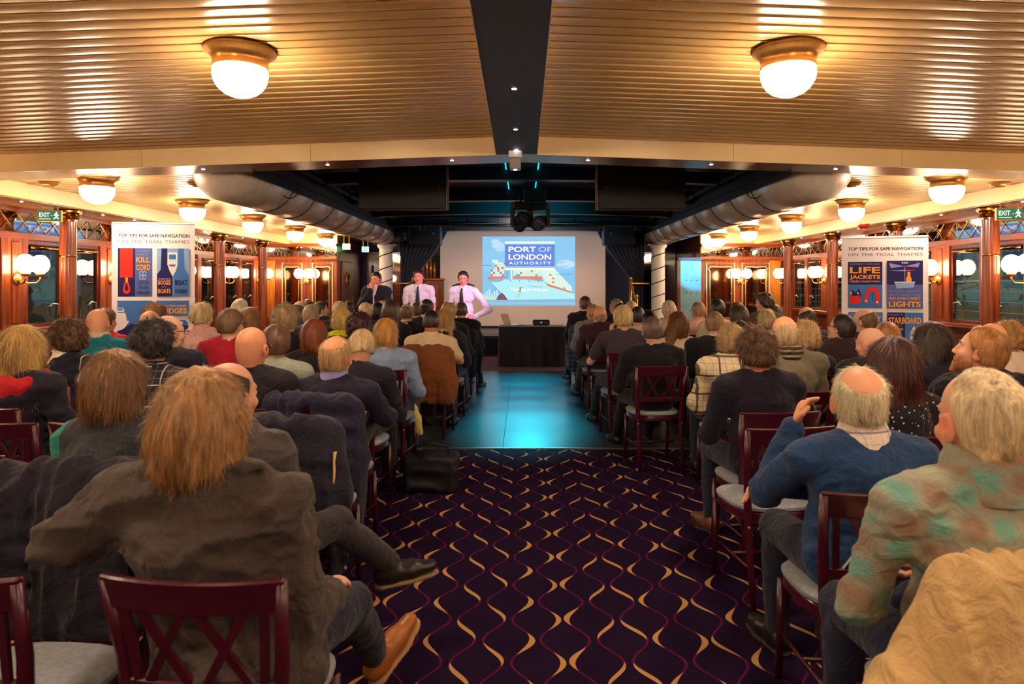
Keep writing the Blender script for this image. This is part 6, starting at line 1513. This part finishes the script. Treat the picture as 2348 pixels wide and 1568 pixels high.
    for k, (sv, sq, sole) in enumerate(lm['shoes']):
        shoe = shared('shoe', (lk, hl, 's', k), sv, sq, smm, root)
        shared('shoe_sole', (lk, hl, 'o', k), sole[0], sole[1], mat('sole_%d' % q.get('sole', (40, 34, 30))[0], q.get('sole', (40, 34, 30)), 0.7), shoe)
    if not stand and not q.get('nochair'):
        # chair under the seated person
        cyw = yaw+q.get('chairyaw', 0); ox, oy = 0.0, 0.055
        cx_ = rx+(math.cos(R(cyw))*ox-math.sin(R(cyw))*oy); cy_ = ry+(math.sin(R(cyw))*ox+math.cos(R(cyw))*oy)
        add_chair(cx_, cy_, R(cyw), 'maroon chair under the '+q['who'])
    q['root'] = root; q['rx'], q['ry'] = rx, ry
    return root
# ================================================================== the audience, left block
NV = (30, 30, 56); BK = (26, 24, 32); GY = (70, 68, 70)
P(464, 850, 1.80, 'shaggy sandy haired man in brown jacket', 'in the left foreground, arm over the next chair', ('shaggy', (172, 128, 78), {'spot': 0.0, 'thick': 0.018}), ('jacket', (74, 64, 60)), w=1.16, hs=1.1, lean=-4, yaw=-4, tilt=-11, chairyaw=0, crumple=1.1,
  hem=1.12, armL=((-0.45, -0.06, 0.88), (-0.50, 0.20, 0.80), (-0.2, 1, -0.5), (0, 0.2, -1), 0.6), armR=((0.17, 0.0, 0.68), (0.16, 0.24, 0.64)), trousers=(40, 42, 62), shoes=(176, 108, 52), sole=(200, 160, 110), legs='stretch')
P(268, 806, 2.57, 'woman with glossy brown bob and sequinned top', 'seated on the left', ('bob', (130, 90, 52), {'bobz': -0.095, 'thick': 0.02}), ('sweater', (52, 54, 60), 'tealsleeve', (30, 130, 116)), w=0.94, sw=0.165, lean=-2, yaw=-4, skin=(236, 170, 120), trousers=(60, 50, 44), hs=1.02)
P(528, 826, 2.52, 'balding dark haired man in grey suit', 'between the shaggy man and the navy coats', ('ring', (48, 38, 34), {'bald': 0.105, 'front': 0.012}), ('suit', (76, 70, 72)), hyaw=-52, lean=0, yaw=-14, trousers=(60, 56, 60), legs='ankle', shoes=(44, 34, 34), sole=(150, 120, 90), flush=0.15, chairyaw=4)
P(52, 750, 4.0, 'blonde long haired woman with red hood', 'at the left edge', ('long', (196, 158, 92), {'len': 0.24, 'thick': 0.026}), ('jacket', (34, 28, 48)), hood=(190, 30, 40), w=0.95, hyaw=-25, hs=1.05)
P(157, 734, 4.85, 'curly brown haired man in navy piped jacket', 'behind the blonde woman at left', ('curly', (92, 64, 44)), ('jacket', (26, 26, 46), 'piping', (220, 214, 206)), w=1.12, hyaw=20, hroll=-8, collar=((226, 214, 196),), hs=1.05, flush=0.1)
P(224, 706, 5.6, 'bald man in teal jacket with fleecy collar', 'before the left windows', ('bald', (0, 0, 0)), ('jacket', (24, 120, 142)), scarf=((226, 200, 170), 'heather'), skin=(232, 176, 136), hyaw=-12)
P(242, 705, 6.5, 'brown haired person in red top', 'half hidden behind the bald man in teal', ('short', (112, 74, 46)), ('sweater', (190, 30, 46)))
P(352, 736, 3.8, 'young man with thick black hair and plaid shirt', 'on the left', ('bushy', (40, 32, 32), {'thick': 0.022}), ('shirt', (34, 30, 42), 'plaid', (214, 206, 190)), hyaw=-14, hs=1.0, collar=((34, 30, 42), 'plaid', (214, 206, 190)), w=1.02)
P(345, 710, 6.4, 'bald man in brown jacket', 'before the left banner', ('ring', (150, 130, 110), {'bald': 0.01}), ('jacket', (70, 46, 50)), skin=(236, 180, 136))
P(356, 697, 7.2, 'curly auburn haired person', 'right below the left banner', ('curly', (134, 92, 56)), ('sweater', BK))
P(388, 720, 4.75, 'grey haired man with glasses and navy jacket', 'turned right beside the plaid shirt man', ('ring', (112, 98, 90), {'bald': 0.095}), ('jacket', (34, 30, 52)), hyaw=-62, glasses=True, face=True)
P(465, 694, 6.5, 'white blond haired person in pale pink shirt', 'just right of the left banner', ('wispy', (226, 200, 150)), ('shirt', (226, 178, 168)), collar=((226, 178, 168),), hyaw=-40, w=1.08, hpitch=-6)
P(530, 708, 5.6, 'brown haired man in red sweater', 'with glasses, left of the centre', ('short', (124, 94, 66), {'thick': 0.016}), ('sweater', (176, 26, 50)), hyaw=-45, glasses=True, face=True, w=1.1)
P(551, 685, 8.1, 'snow white haired person', 'beside the third left column', ('wispy', (232, 214, 178)), ('sweater', (60, 56, 62)))
P(572, 706, 7.2, 'woman with straight light brown hair', 'behind the man in the red sweater', ('long', (168, 118, 74), {'len': 0.22}), ('sweater', BK), w=0.92)
P(578, 746, 4.0, 'completely bald man in black sweater with glasses', 'left of the centre', ('bald', (0, 0, 0)), ('sweater', (34, 28, 36)), glasses=True, hyaw=-26, skin=(232, 170, 134), flush=0.10, w=1.18, hs=1.05, lean=3)
P(634, 746, 4.8, 'brown grey haired man in pale knitted sweater', 'right of the bald man', ('short', (112, 78, 58), {'thick': 0.02}), ('sweater', (164, 172, 160), 'knit'), hyaw=-10, w=1.14, lean=8)
P(657, 703, 6.25, 'man with big curly grey hair and black top', 'near the centre left', ('curly', (166, 140, 104), {'thick': 0.042}), ('sweater', BK), hyaw=-35, glasses=True)
P(722, 733, 5.5, 'woman with red brown bob in black', 'left of centre', ('bob', (136, 68, 36), {'bobz': -0.13}), ('sweater', (26, 22, 32)), w=0.95, hs=1.02)
P(771, 771, 4.12, 'man with thin sandy crown and blue collar', 'in a navy sweater near the aisle', ('crown', (206, 166, 110), {'spot': 0.062, 'thick': 0.01}), ('sweater', (30, 26, 52)), collar=((150, 150, 206),), w=1.16, lean=10, hs=1.05, skin=(234, 170, 128), armR=((0.30, 0.16, 0.74), (0.14, 0.38, 0.72)), handR=1, trousers=(70, 62, 60), legs='cross', chairyaw=-4)
P(828, 760, 4.9, 'white haired man bending his head', 'in a dark navy sweater behind the sandy crown man', ('crown', (226, 196, 148), {'spot': 0.0}), ('sweater', (34, 28, 50)), hyaw=18, hpitch=-24, hroll=10, lean=16, w=1.08, flush=0.2)
P(886, 731, 5.62, 'woman with short blond hair and pale blue sweater', 'by the aisle', ('bob', (206, 150, 76), {'bobz': -0.085, 'thick': 0.02}), ('sweater', (136, 158, 196), 'heather'), collar=((236, 226, 214),), w=1.02, yaw=-4, hs=0.98, trousers=(50, 48, 60), lean=-2)
P(989, 712, 7.0, 'dark haired man in cream short sleeved shirt', 'on the aisle left', ('crop', (44, 30, 36), {'thick': 0.010}), ('polo', (236, 208, 166)), collar=((240, 214, 176),), w=1.1, hyaw=-8, hpitch=-8, skin=(216, 148, 104), trousers=(60, 44, 40), armR=((0.30, 0.06, 0.76), (0.12, 0.32, 0.70)))
P(824, 719, 6.25, 'woman with curly dark maroon hair', 'left of the blond woman', ('curly', (70, 32, 42), {'thick': 0.03}), ('sweater', (30, 24, 36)), w=0.95)
P(785, 710, 7.15, 'fluffy fair haired person in yellow safety jacket', 'left of centre', ('wispy', (226, 190, 116), {'thick': 0.02}), ('jacket', (214, 222, 20)), hood=(36, 34, 44))
P(714, 698, 7.8, 'man with short grey hair and dark jacket', 'behind the curly grey man', ('short', (176, 152, 118)), ('jacket', (44, 40, 52)), hyaw=-20)
P(687, 689, 9.3, 'balding man in blue grey jacket', 'before the left end wall mirrors', ('ring', (92, 62, 50), {'bald': 0.06}), ('jacket', (60, 62, 78)))
P(706, 686, 11.0, 'dark brown haired person', 'far left below the wall sconce', ('short', (84, 54, 38)), ('sweater', BK))
P(737, 691, 10.1, 'young dark haired man in profile', 'far left, looking right', ('short', (48, 34, 30)), ('jacket', (28, 28, 40)), hyaw=-80, face=True)
P(780, 690, 9.0, 'grey blond haired person', 'below the porthole door', ('wispy', (206, 180, 132)), ('sweater', BK))
P(800, 690, 10.8, 'dark haired person', 'tucked behind the grey blond head', ('short', (58, 36, 34)), ('sweater', BK))
P(839, 692, 8.5, 'white cropped haired man', 'below the man in the black suit', ('crop', (222, 192, 146)), ('sweater', (30, 26, 38)), skin=(232, 184, 146))
P(866, 694, 9.65, 'woman with straight black hair', 'right of the white cropped man', ('long', (40, 30, 36), {'len': 0.22}), ('sweater', BK), w=0.92)
P(878, 689, 10.3, 'fair haired person', 'seated far back below the white column', ('short', (206, 170, 110)), ('sweater', BK))
P(897, 690, 7.9, 'woman with long wavy dark hair', 'left of the standing officers', ('long', (78, 54, 44), {'len': 0.20, 'thick': 0.026}), ('sweater', (32, 26, 34)), w=0.92)
P(933, 695, 8.65, 'balding man with striped collar', 'in a black sweater below the left officer', ('ring', (126, 92, 68), {'bald': 0.085}), ('sweater', (28, 24, 36)), collar=((236, 206, 176), 'stripe', (190, 120, 110)), w=1.05)
P(957, 693, 10.1, 'short brown haired man in black', 'right below the left officer', ('short', (104, 76, 60)), ('sweater', BK))
P(979, 687, 9.3, 'woman with dark piled up hair', 'between the two officers', ('updo', (74, 54, 48), {'thick': 0.018}), ('sweater', BK), w=0.92)
P(1019, 710, 7.75, 'blonde woman with cream scarf', 'on the aisle behind the cream shirt man', ('long', (204, 158, 92), {'len': 0.16}), ('jacket', (36, 30, 44)), scarf=((226, 196, 156),), w=0.95, trousers=(40, 36, 48))
P(1029, 695, 8.55, 'curly fair haired person', 'left of the aisle below the right officer', ('curly', (188, 152, 92)), ('sweater', (30, 28, 36)), collar=((236, 226, 220),))
P(1058, 692, 9.45, 'short haired man in black suit', 'on the aisle below the right officer', ('crop', (88, 62, 46), {'thick': 0.009}), ('suit', (24, 22, 32)), trousers=(24, 22, 32), legs='out', shoes=(50, 26, 26), w=1.05)
# ------------------------------------------------------------------ right block
P(2250, 840, 1.75, 'white haired man in green checked shirt', 'in the right foreground, head turned left', ('crop', (234, 204, 160), {'thick': 0.005, 'front': -0.02, 'nape': -0.07}), ('shirt', (152, 154, 136), 'softcheck', (104, 180, 166)), collar=((152, 154, 136), 'softcheck', (104, 180, 166)), hyaw=36, hpitch=-2, yaw=4, hem=1.1, w=1.2, hs=1.14, skin=(232, 180, 146), flush=0.10, lean=-3, trousers=(40, 44, 70), crumple=1.2)
P(1970, 836, 2.5, 'white haired man in blue sweater', 'with red bald patch, resting his head on a hand', ('crown', (236, 214, 176), {'spot': 0.070, 'thick': 0.006}), ('sweater', (34, 66, 110), 'heather'), collar=((238, 220, 206), 'plaid', (120, 110, 150)), hyaw=14, yaw=0, tilt=5, w=1.14, hs=1.08, flush=0.18, skin=(232, 180, 146), lean=3,
  armL=((-0.25, 0.22, 0.74), (-0.125, 0.25, 0.985), (0.45, 0.2, 0.85), (0.8, -0.4, -0.3), 0.6), armR=((0.26, 0.16, 0.72), (-0.20, 0.27, 0.76), (-1, -0.05, -0.35), (0, -0.4, -0.9), 0.45), handL=1, handR=1, trousers=(40, 44, 64))
P(2045, 778, 3.3, 'woman with long dark brown hair and polka dot top', 'on the right', ('long', (86, 46, 38), {'len': 0.33, 'thick': 0.026}), ('sweater', (28, 22, 34), 'dots', (220, 205, 190)), w=0.95, lean=0, hs=1.04)
P(1735, 749, 3.9, 'young man with tousled brown hair and navy sweater', 'right of the aisle', ('bushy', (108, 76, 52), {'thick': 0.018}), ('sweater', (28, 22, 44)), hyaw=14, hs=1.1, w=1.08, skin=(240, 172, 132), flush=0.1, trousers=(44, 50, 72), shoes=(120, 80, 60), nape_=0, lean=4, legs='sit')
P(2245, 750, 3.55, 'ginger haired bearded man looking up', 'at the right edge', ('short', (190, 132, 72), {'thick': 0.014}), ('jacket', (26, 26, 40)), hyaw=82, hpitch=16, beard=(190, 120, 70), face=True, hs=1.04, flush=0.15)
P(2272, 738, 4.65, 'bald man in white shirt', 'behind the ginger haired man', ('ring', (200, 160, 110), {'bald': 0.03}), ('shirt', (232, 214, 190)), skin=(236, 170, 126))
P(2308, 738, 5.4, 'curly blond woman with white top', 'at the far right', ('curly', (202, 154, 88)), ('sweater', (232, 214, 196)), w=0.95)
P(2424, 765, 3.6, 'person in navy uniform with gold striped shoulder', 'cut off by the right edge', ('short', (60, 44, 38)), ('jacket', (26, 26, 46)), epaulettes=1)
P(2135, 741, 4.35, 'woman with straight dark hair and navy coat', 'with glasses, beside the right banner', ('long', (62, 44, 40), {'len': 0.24}), ('coat', (26, 24, 44)), hyaw=48, glasses=True, face=True, w=0.95)
P(1995, 750, 5.0, 'bald man turned left in black jacket', 'below the right banner', ('ring', (176, 142, 108), {'bald': 0.02}), ('jacket', (36, 32, 36)), hyaw=62, hpitch=-6, flush=0.15, face=True)
P(1981, 705, 6.3, 'tall balding man in profile', 'in front of the right banner', ('ring', (120, 92, 62), {'bald': 0.08}), ('jacket', (50, 40, 42)), hyaw=66, face=True)
P(1928, 720, 5.9, 'dark haired man with glasses looking up', 'in a brown jacket by the right banner', ('short', (54, 40, 38)), ('jacket', (58, 36, 38)), hyaw=66, hpitch=16, glasses=True, face=True, w=1.08)
P(2032, 757, 5.65, 'person with smooth tan coloured hair', 'half hidden right of the bald man', ('short', (190, 130, 76)), ('sweater', BK))
P(1798, 722, 4.6, 'white haired man in grey tweed with striped scarf', 'on the right', ('ring', (226, 194, 150), {'bald': 0.05}), ('suit', (118, 110, 88), 'heather'), scarf=((56, 48, 44), 'stripe', (150, 132, 104)), hyaw=10, hs=1.02, w=1.12, lean=4, skin=(238, 180, 134))
P(1844, 737, 5.35, 'curly grey haired woman in navy', 'right behind the tweed jacket man', ('curly', (206, 170, 122)), ('sweater', (30, 40, 66)), w=0.95)
P(1849, 702, 7.0, 'balding dark haired man in dark suit', 'left of the right banner', ('ring', (58, 40, 34), {'bald': 0.075}), ('suit', (50, 46, 50)), hyaw=24)
P(1676, 750, 5.2, 'grey haired woman in cream checked shawl', 'on the right of the aisle', ('curly', (186, 156, 112), {'thick': 0.022}), ('coat', (226, 208, 172), 'window', (60, 50, 44)), w=0.98, hyaw=6, trousers=(40, 48, 66))
P(1496, 725, 5.9, 'man with cropped grey hair in black shirt', 'on the aisle right', ('crop', (104, 84, 76), {'thick': 0.008}), ('shirt', (20, 18, 26)), w=1.22, hyaw=8, trousers=(26, 26, 40), legs='out', hs=1.02)
P(1553, 717, 7.1, 'woman with long auburn hair and white top', 'running a hand through her hair', ('long', (128, 76, 40), {'len': 0.26, 'thick': 0.026}), ('tshirt', (232, 208, 180)), hroll=12, hyaw=20, w=0.92, armL=((-0.30, 0.16, 0.86), (-0.13, 0.05, 1.10), (0.5, 0, 0.85), (1, 0.3, 0), 0.4), handL=1)
P(1637, 713, 6.5, 'man with cropped grey brown hair in black suit', 'right of the auburn woman', ('crop', (148, 116, 84), {'thick': 0.009}), ('suit', (26, 24, 34)), collar=((226, 190, 170),), w=1.1, hyaw=14)
P(1694, 700, 7.05, 'dark brown haired man in white shirt', 'right of centre, facing half left', ('short', (78, 56, 46), {'thick': 0.016}), ('shirt', (216, 190, 160)), hyaw=18, hs=1.03)
P(1693, 738, 5.85, 'dark haired person in black', 'half hidden above the checked shawl woman', ('short', (70, 44, 36)), ('sweater', BK))
P(1757, 709, 7.7, 'woman with wavy white hair', 'right of centre', ('wispy', (226, 198, 152)), ('sweater', (60, 56, 50)))
P(1645, 687, 8.4, 'black haired man in pale shirt', 'before the right end wall mirrors', ('short', (38, 28, 30), {'thick': 0.016}), ('shirt', (216, 196, 170)), hyaw=8)
P(1752, 671, 8.4, 'tall young man with dark hair in profile', 'looking left before the right column', ('bushy', (56, 38, 30), {'thick': 0.018}), ('sweater', (72, 60, 50)), hyaw=62, face=True, armL='chin', handL=1)
P(1778, 699, 9.2, 'brown haired person in black', 'behind the tall young man', ('short', (78, 50, 36)), ('sweater', BK))
P(1690, 692, 9.1, 'auburn haired person', 'half hidden behind the white shirt man', ('short', (120, 76, 48)), ('sweater', BK))
P(1600, 692, 9.3, 'grey haired man in pink shirt with glasses', 'beside the cyan lit partition', ('short', (166, 136, 110)), ('shirt', (222, 170, 160)), glasses=True, hyaw=35, face=True)
P(1533, 689, 8.9, 'person with wispy white hair', 'below the right white column', ('wispy', (216, 190, 160)), ('sweater', (190, 160, 146)), hyaw=20)
P(1489, 714, 7.8, 'black haired person', 'tucked behind the cropped grey man', ('short', (28, 24, 30)), ('sweater', BK))
P(1461, 703, 8.55, 'dark brown haired person in white shirt', 'right of the fair straight haired man', ('short', (62, 44, 40)), ('shirt', (220, 200, 180)))
P(1428, 701, 6.95, 'man with straight fair grey hair and grey tshirt', 'hand at his face on the aisle', ('short', (222, 194, 132), {'thick': 0.022}), ('tshirt', (66, 58, 66)), w=1.12, armL=((-0.30, 0.22, 0.74), (-0.10, 0.14, 1.02), (0.1, 0, 1), (1, 0.2, 0), 0.7), handL=1, hyaw=10, trousers=(30, 30, 44), legs='out', shoes=(40, 34, 36))
P(1447, 689, 10.9, 'light blond haired person', 'in the front row right of the aisle', ('short', (216, 180, 116)), ('sweater', BK))
P(1423, 695, 9.0, 'person with tied black hair', 'behind the fair straight haired man', ('updo', (34, 26, 34)), ('sweater', BK), w=0.92)
P(1412, 685, 10.3, 'grey haired person in profile', 'front rows right of the aisle', ('short', (160, 136, 116)), ('sweater', BK), hyaw=55, face=True)
P(1375, 700, 8.7, 'bald bearded man with glasses in maroon jacket', 'on the aisle right', ('ring', (190, 150, 120), {'bald': 0.0}), ('jacket', (62, 34, 42)), glasses=True, beard=(210, 190, 170), hyaw=24, skin=(238, 168, 120), trousers=(60, 44, 40), legs='out')
P(1359, 697, 9.55, 'fair haired woman in pale jacket', 'second from the front on the aisle right', ('short', (196, 146, 84)), ('jacket', (150, 136, 126)), hyaw=30, w=0.95, face=True)
P(1341, 679, 10.3, 'dark haired man in black suit', 'front row aisle seat on the right', ('short', (86, 60, 52)), ('suit', (28, 26, 36)), hyaw=30, face=True, legs='out')
# ------------------------------------------------------------------ standing
P(862, 624, 11.9, 'man in black suit with hand to mouth', 'standing by the left white column', ('crop', (44, 32, 28), {'thick': 0.012, 'front': 0.045}), ('suit', (30, 32, 42)), stand=True, yaw=165, hpitch=-14, face=True, vneck=True, shirtfront=(240, 214, 190), w=1.08, skin=(222, 158, 120),
  armR=((0.24, 0.16, 1.16), (0.03, 0.20, 1.44), (-0.1, 0.0, 1), (0, -1, 0.2), 0.8), armL=((-0.26, 0.12, 1.14), (0.06, 0.26, 1.14), (1, 0.2, 0), (0, -1, 0), 0.5), handR=1, handL=1)
P(960, 619, 11.6, 'smiling officer in white shirt and black tie', 'standing left of the screen', ('crop', (52, 38, 40), {'thick': 0.015, 'front': 0.045}), ('shirt', (236, 226, 232)), stand=True, yaw=178, hpitch=-4, hroll=4, face=True, tie=True, epaulettes=2, collar=((240, 232, 238),), armL='down', armR='down', w=1.08, short=True, skin=(232, 160, 136))
P(1062, 622, 11.3, 'officer in white shirt with hand on hip', 'standing at the left edge of the screen', ('crop', (44, 30, 30), {'thick': 0.016, 'front': 0.045}), ('shirt', (234, 224, 236)), stand=True, yaw=168, hyaw=12, hpitch=-14, face=True, tie=True, epaulettes=2, collar=((240, 232, 238),), armR='down',
  armL=((-0.42, -0.05, 1.12), (-0.20, 0.10, 0.99), (0.7, 0.6, -0.25), (0.3, -0.9, 0), 0.3), handL=1, w=1.06, skin=(234, 150, 136))
for i, q in enumerate(PEOPLE): build_person(q, i)
# ================================================================== empty chairs
add_chair(-2.56, 3.62, R(-6), 'empty maroon chair at the left edge, behind the blonde woman')
add_chair(-2.08, 3.60, R(-4), 'empty maroon chair just left of the plaid shirt man')
add_chair(-2.02, 2.52, R(-6), 'empty maroon chair left of the woman with the bob')
add_chair(-1.36, 1.86, R(-4), 'empty maroon chair in the left foreground under the shaggy man\'s arm')
add_chair(-1.07, 3.42, R(-8), 'maroon chair hung with the front navy overcoat')
add_chair(1.24, 3.50, R(7), 'empty maroon chair behind the white haired man in blue, grey seat showing')
# ================================================================== garments hung over chair backs
def hung_coat(who, x, y, rz, col, label, zlow, wtop=0.235, wlow=0.26, pat='plain', c2=(200, 200, 200), sleeves=True, h=0.012, name='hung_coat', tag=False, spread=0.03, folds=0.02, extra=()):
    f = Field((-0.62 if extra else -0.42, -0.52, zlow-0.05), (0.42, 0.1, 0.98), h)
    n = 7
    for i in range(n):
        t = i/(n-1); z = 0.885-(0.885-zlow)*t; w_ = wtop+(wlow-wtop)*t; yv = -0.275-0.03*(t > 0)-0.02*math.sin(t*2.5)-spread*t
        f.cap((-w_+0.03, yv, z), (w_-0.03, yv-0.01, z), 0.052-0.014*t, None, 0.06, flat=((0, 1, 0), 1.0))
    f.cap((-wtop+0.02, -0.25, 0.89), (wtop-0.02, -0.25, 0.89), 0.035, None, 0.03); f.cap((-wtop+0.03, -0.225, 0.82), (wtop-0.03, -0.225, 0.82), 0.035, None, 0.05)
    for e_ in extra: f.cap(e_[0], e_[1], e_[2], e_[3], 0.07)
    f.cap((-0.09, -0.30, 0.90), (0.09, -0.30, 0.90), 0.03, None, 0.03)
    if sleeves:
        for s in (-1, 1):
            f.cap((s*wtop, -0.27, 0.86), (s*(wtop+0.05), -0.30, 0.60), 0.05, 0.048, 0.03); f.cap((s*(wtop+0.05), -0.30, 0.60), (s*(wtop+0.04), -0.32, max(zlow+0.04, 0.34)), 0.048, 0.045, 0.03)
    f.noise(folds*2.2, (17, 9, 2.4), True, x*7+3); f.noise(folds, (9, 9, 9), True, x*3+1)
    V, Q = f.mesh()
    e = empty(name, (x, y, 0), rz, label=label, cat='coat', group='coats hung over chair backs')
    npobj('coat_body', V, Q, clothmat(col, pat, c2), e)
    # collar roll and label
    g = Field((-0.2, -0.4, 0.82), (0.2, -0.15, 0.98), h); g.cap((-0.10, -0.27, 0.905), (0.10, -0.27, 0.905), 0.026, None, 0.02); g.cap((-0.10, -0.27, 0.905), (-0.15, -0.24, 0.87), 0.022, 0.016, 0.02); g.cap((0.10, -0.27, 0.905), (0.15, -0.24, 0.87), 0.022, 0.016, 0.02); g.noise(0.008, 25, True)
    V, Q = g.mesh(); npobj('coat_collar', V, Q, clothmat(tuple(int(v*0.9) for v in col)), e)
    if tag:
        MB().box(0.285, 0.29, -0.36, -0.325, 0.66, 0.80).build('lining_tag', mat('lining_tag', (236, 200, 140), 0.7), e)
    return e
def chair_of(who):
    for q in PEOPLE:
        if q['who'].startswith(who):
            return q
def on_chair(who, *a, **k):
    q = chair_of(who); yaw = q.get('yaw', -6 if q['px'] < 1197 else 6)+q.get('chairyaw', 0)
    x = q['rx']-math.sin(R(yaw))*0.055; y = q['ry']+math.cos(R(yaw))*0.055
    return hung_coat(who, x, y, R(yaw), *a, **k)
hung_coat('', -1.07, 3.42, R(-8), (40, 38, 56), 'dark navy overcoat with a pale lining tag, front one of two', 0.28, h=0.010, tag=True, wlow=0.30)
on_chair('man with thin sandy crown', (36, 34, 60), 'dark navy overcoat behind the man with the blue collar', 0.26, wlow=0.32, h=0.012)
on_chair('dark haired man in cream', (128, 74, 38), 'brown jacket hung on the cream shirt man\'s chair', 0.42, h=0.016, wlow=0.27)
on_chair('white haired man in green', (206, 172, 118), 'beige jacket over the chair in the right foreground', 0.40, h=0.009, wlow=0.34, wtop=0.25, spread=0.05, folds=0.015, extra=(((-0.22, -0.28, 0.84), (-0.36, -0.30, 0.62), 0.06, 0.075), ((-0.34, -0.30, 0.64), (-0.40, -0.31, 0.46), 0.075, 0.08), ((-0.2, -0.3, 0.7), (-0.3, -0.33, 0.45), 0.07, 0.07)))
on_chair('woman with glossy', (34, 30, 44), 'dark coat with brown lining over the chair of the woman with the bob', 0.42, h=0.010)
on_chair('dark haired man in black suit', (70, 66, 74), 'dark quilted jacket over the front aisle chair on the right', 0.30, h=0.018, pat='quilt', c2=(130, 124, 130))
on_chair('bald man in brown jacket', (30, 28, 40), 'black coat over a chair below the left banner', 0.45, h=0.018)
on_chair('short haired man in black suit', (30, 26, 38), 'black coat over the front aisle chair on the left', 0.35, h=0.018)
# pale scarf hanging from the blond woman's chair
q = chair_of('woman with short blond'); f = Field((-0.1, -0.1, -0.3), (0.14, 0.1, 0.06), 0.012)
f.cap((0, 0, 0.0), (0.01, 0, -0.12), 0.022, 0.03, 0.02, flat=((0, 1, 0), 1.8)); f.cap((0.01, 0, -0.12), (0.03, 0, -0.2), 0.03, 0.034, 0.02, flat=((0, 1, 0), 2.2)); f.noise(0.02, (40, 20, 6), True); V, Q = f.mesh()
sc_ = npobj('hanging_scarf', V, Q, clothmat((214, 206, 130)), label='pale yellow green scarf hanging beside the blue sweater woman\'s chair', cat='scarf'); sc_.location = (q['rx']+0.27, q['ry']-0.1, 0.56)
# black bag on the floor at the aisle
f = Field((-0.3, -0.25, -0.02), (0.3, 0.25, 0.45), 0.014); f.box((0, 0, 0.13), (0.17, 0.10, 0.10), 0.03, k=0.02); f.ell((0.02, 0, 0.24), (0.16, 0.10, 0.06), k=0.04); f.noise(0.03, (9, 9, 9), True); f.keep(lambda x, y, z: -z+0*x+0*y)
V, Q = f.mesh(); bag = npobj('shoulder_bag', V, Q, mat('bag_black', (18, 17, 24), 0.6), label='slumped black bag on the carpet at the left of the aisle', cat='bag'); bag.location = (-0.68, 5.15, 0.0)
MB().tube([(-0.16, 0, 0.22), (-0.12, -0.03, 0.33), (0.0, -0.05, 0.36), (0.12, -0.03, 0.33), (0.16, 0, 0.22)], 0.009, 6).build('strap', mat('bag_black', (18, 17, 24), 0.6), bag, smooth=True)
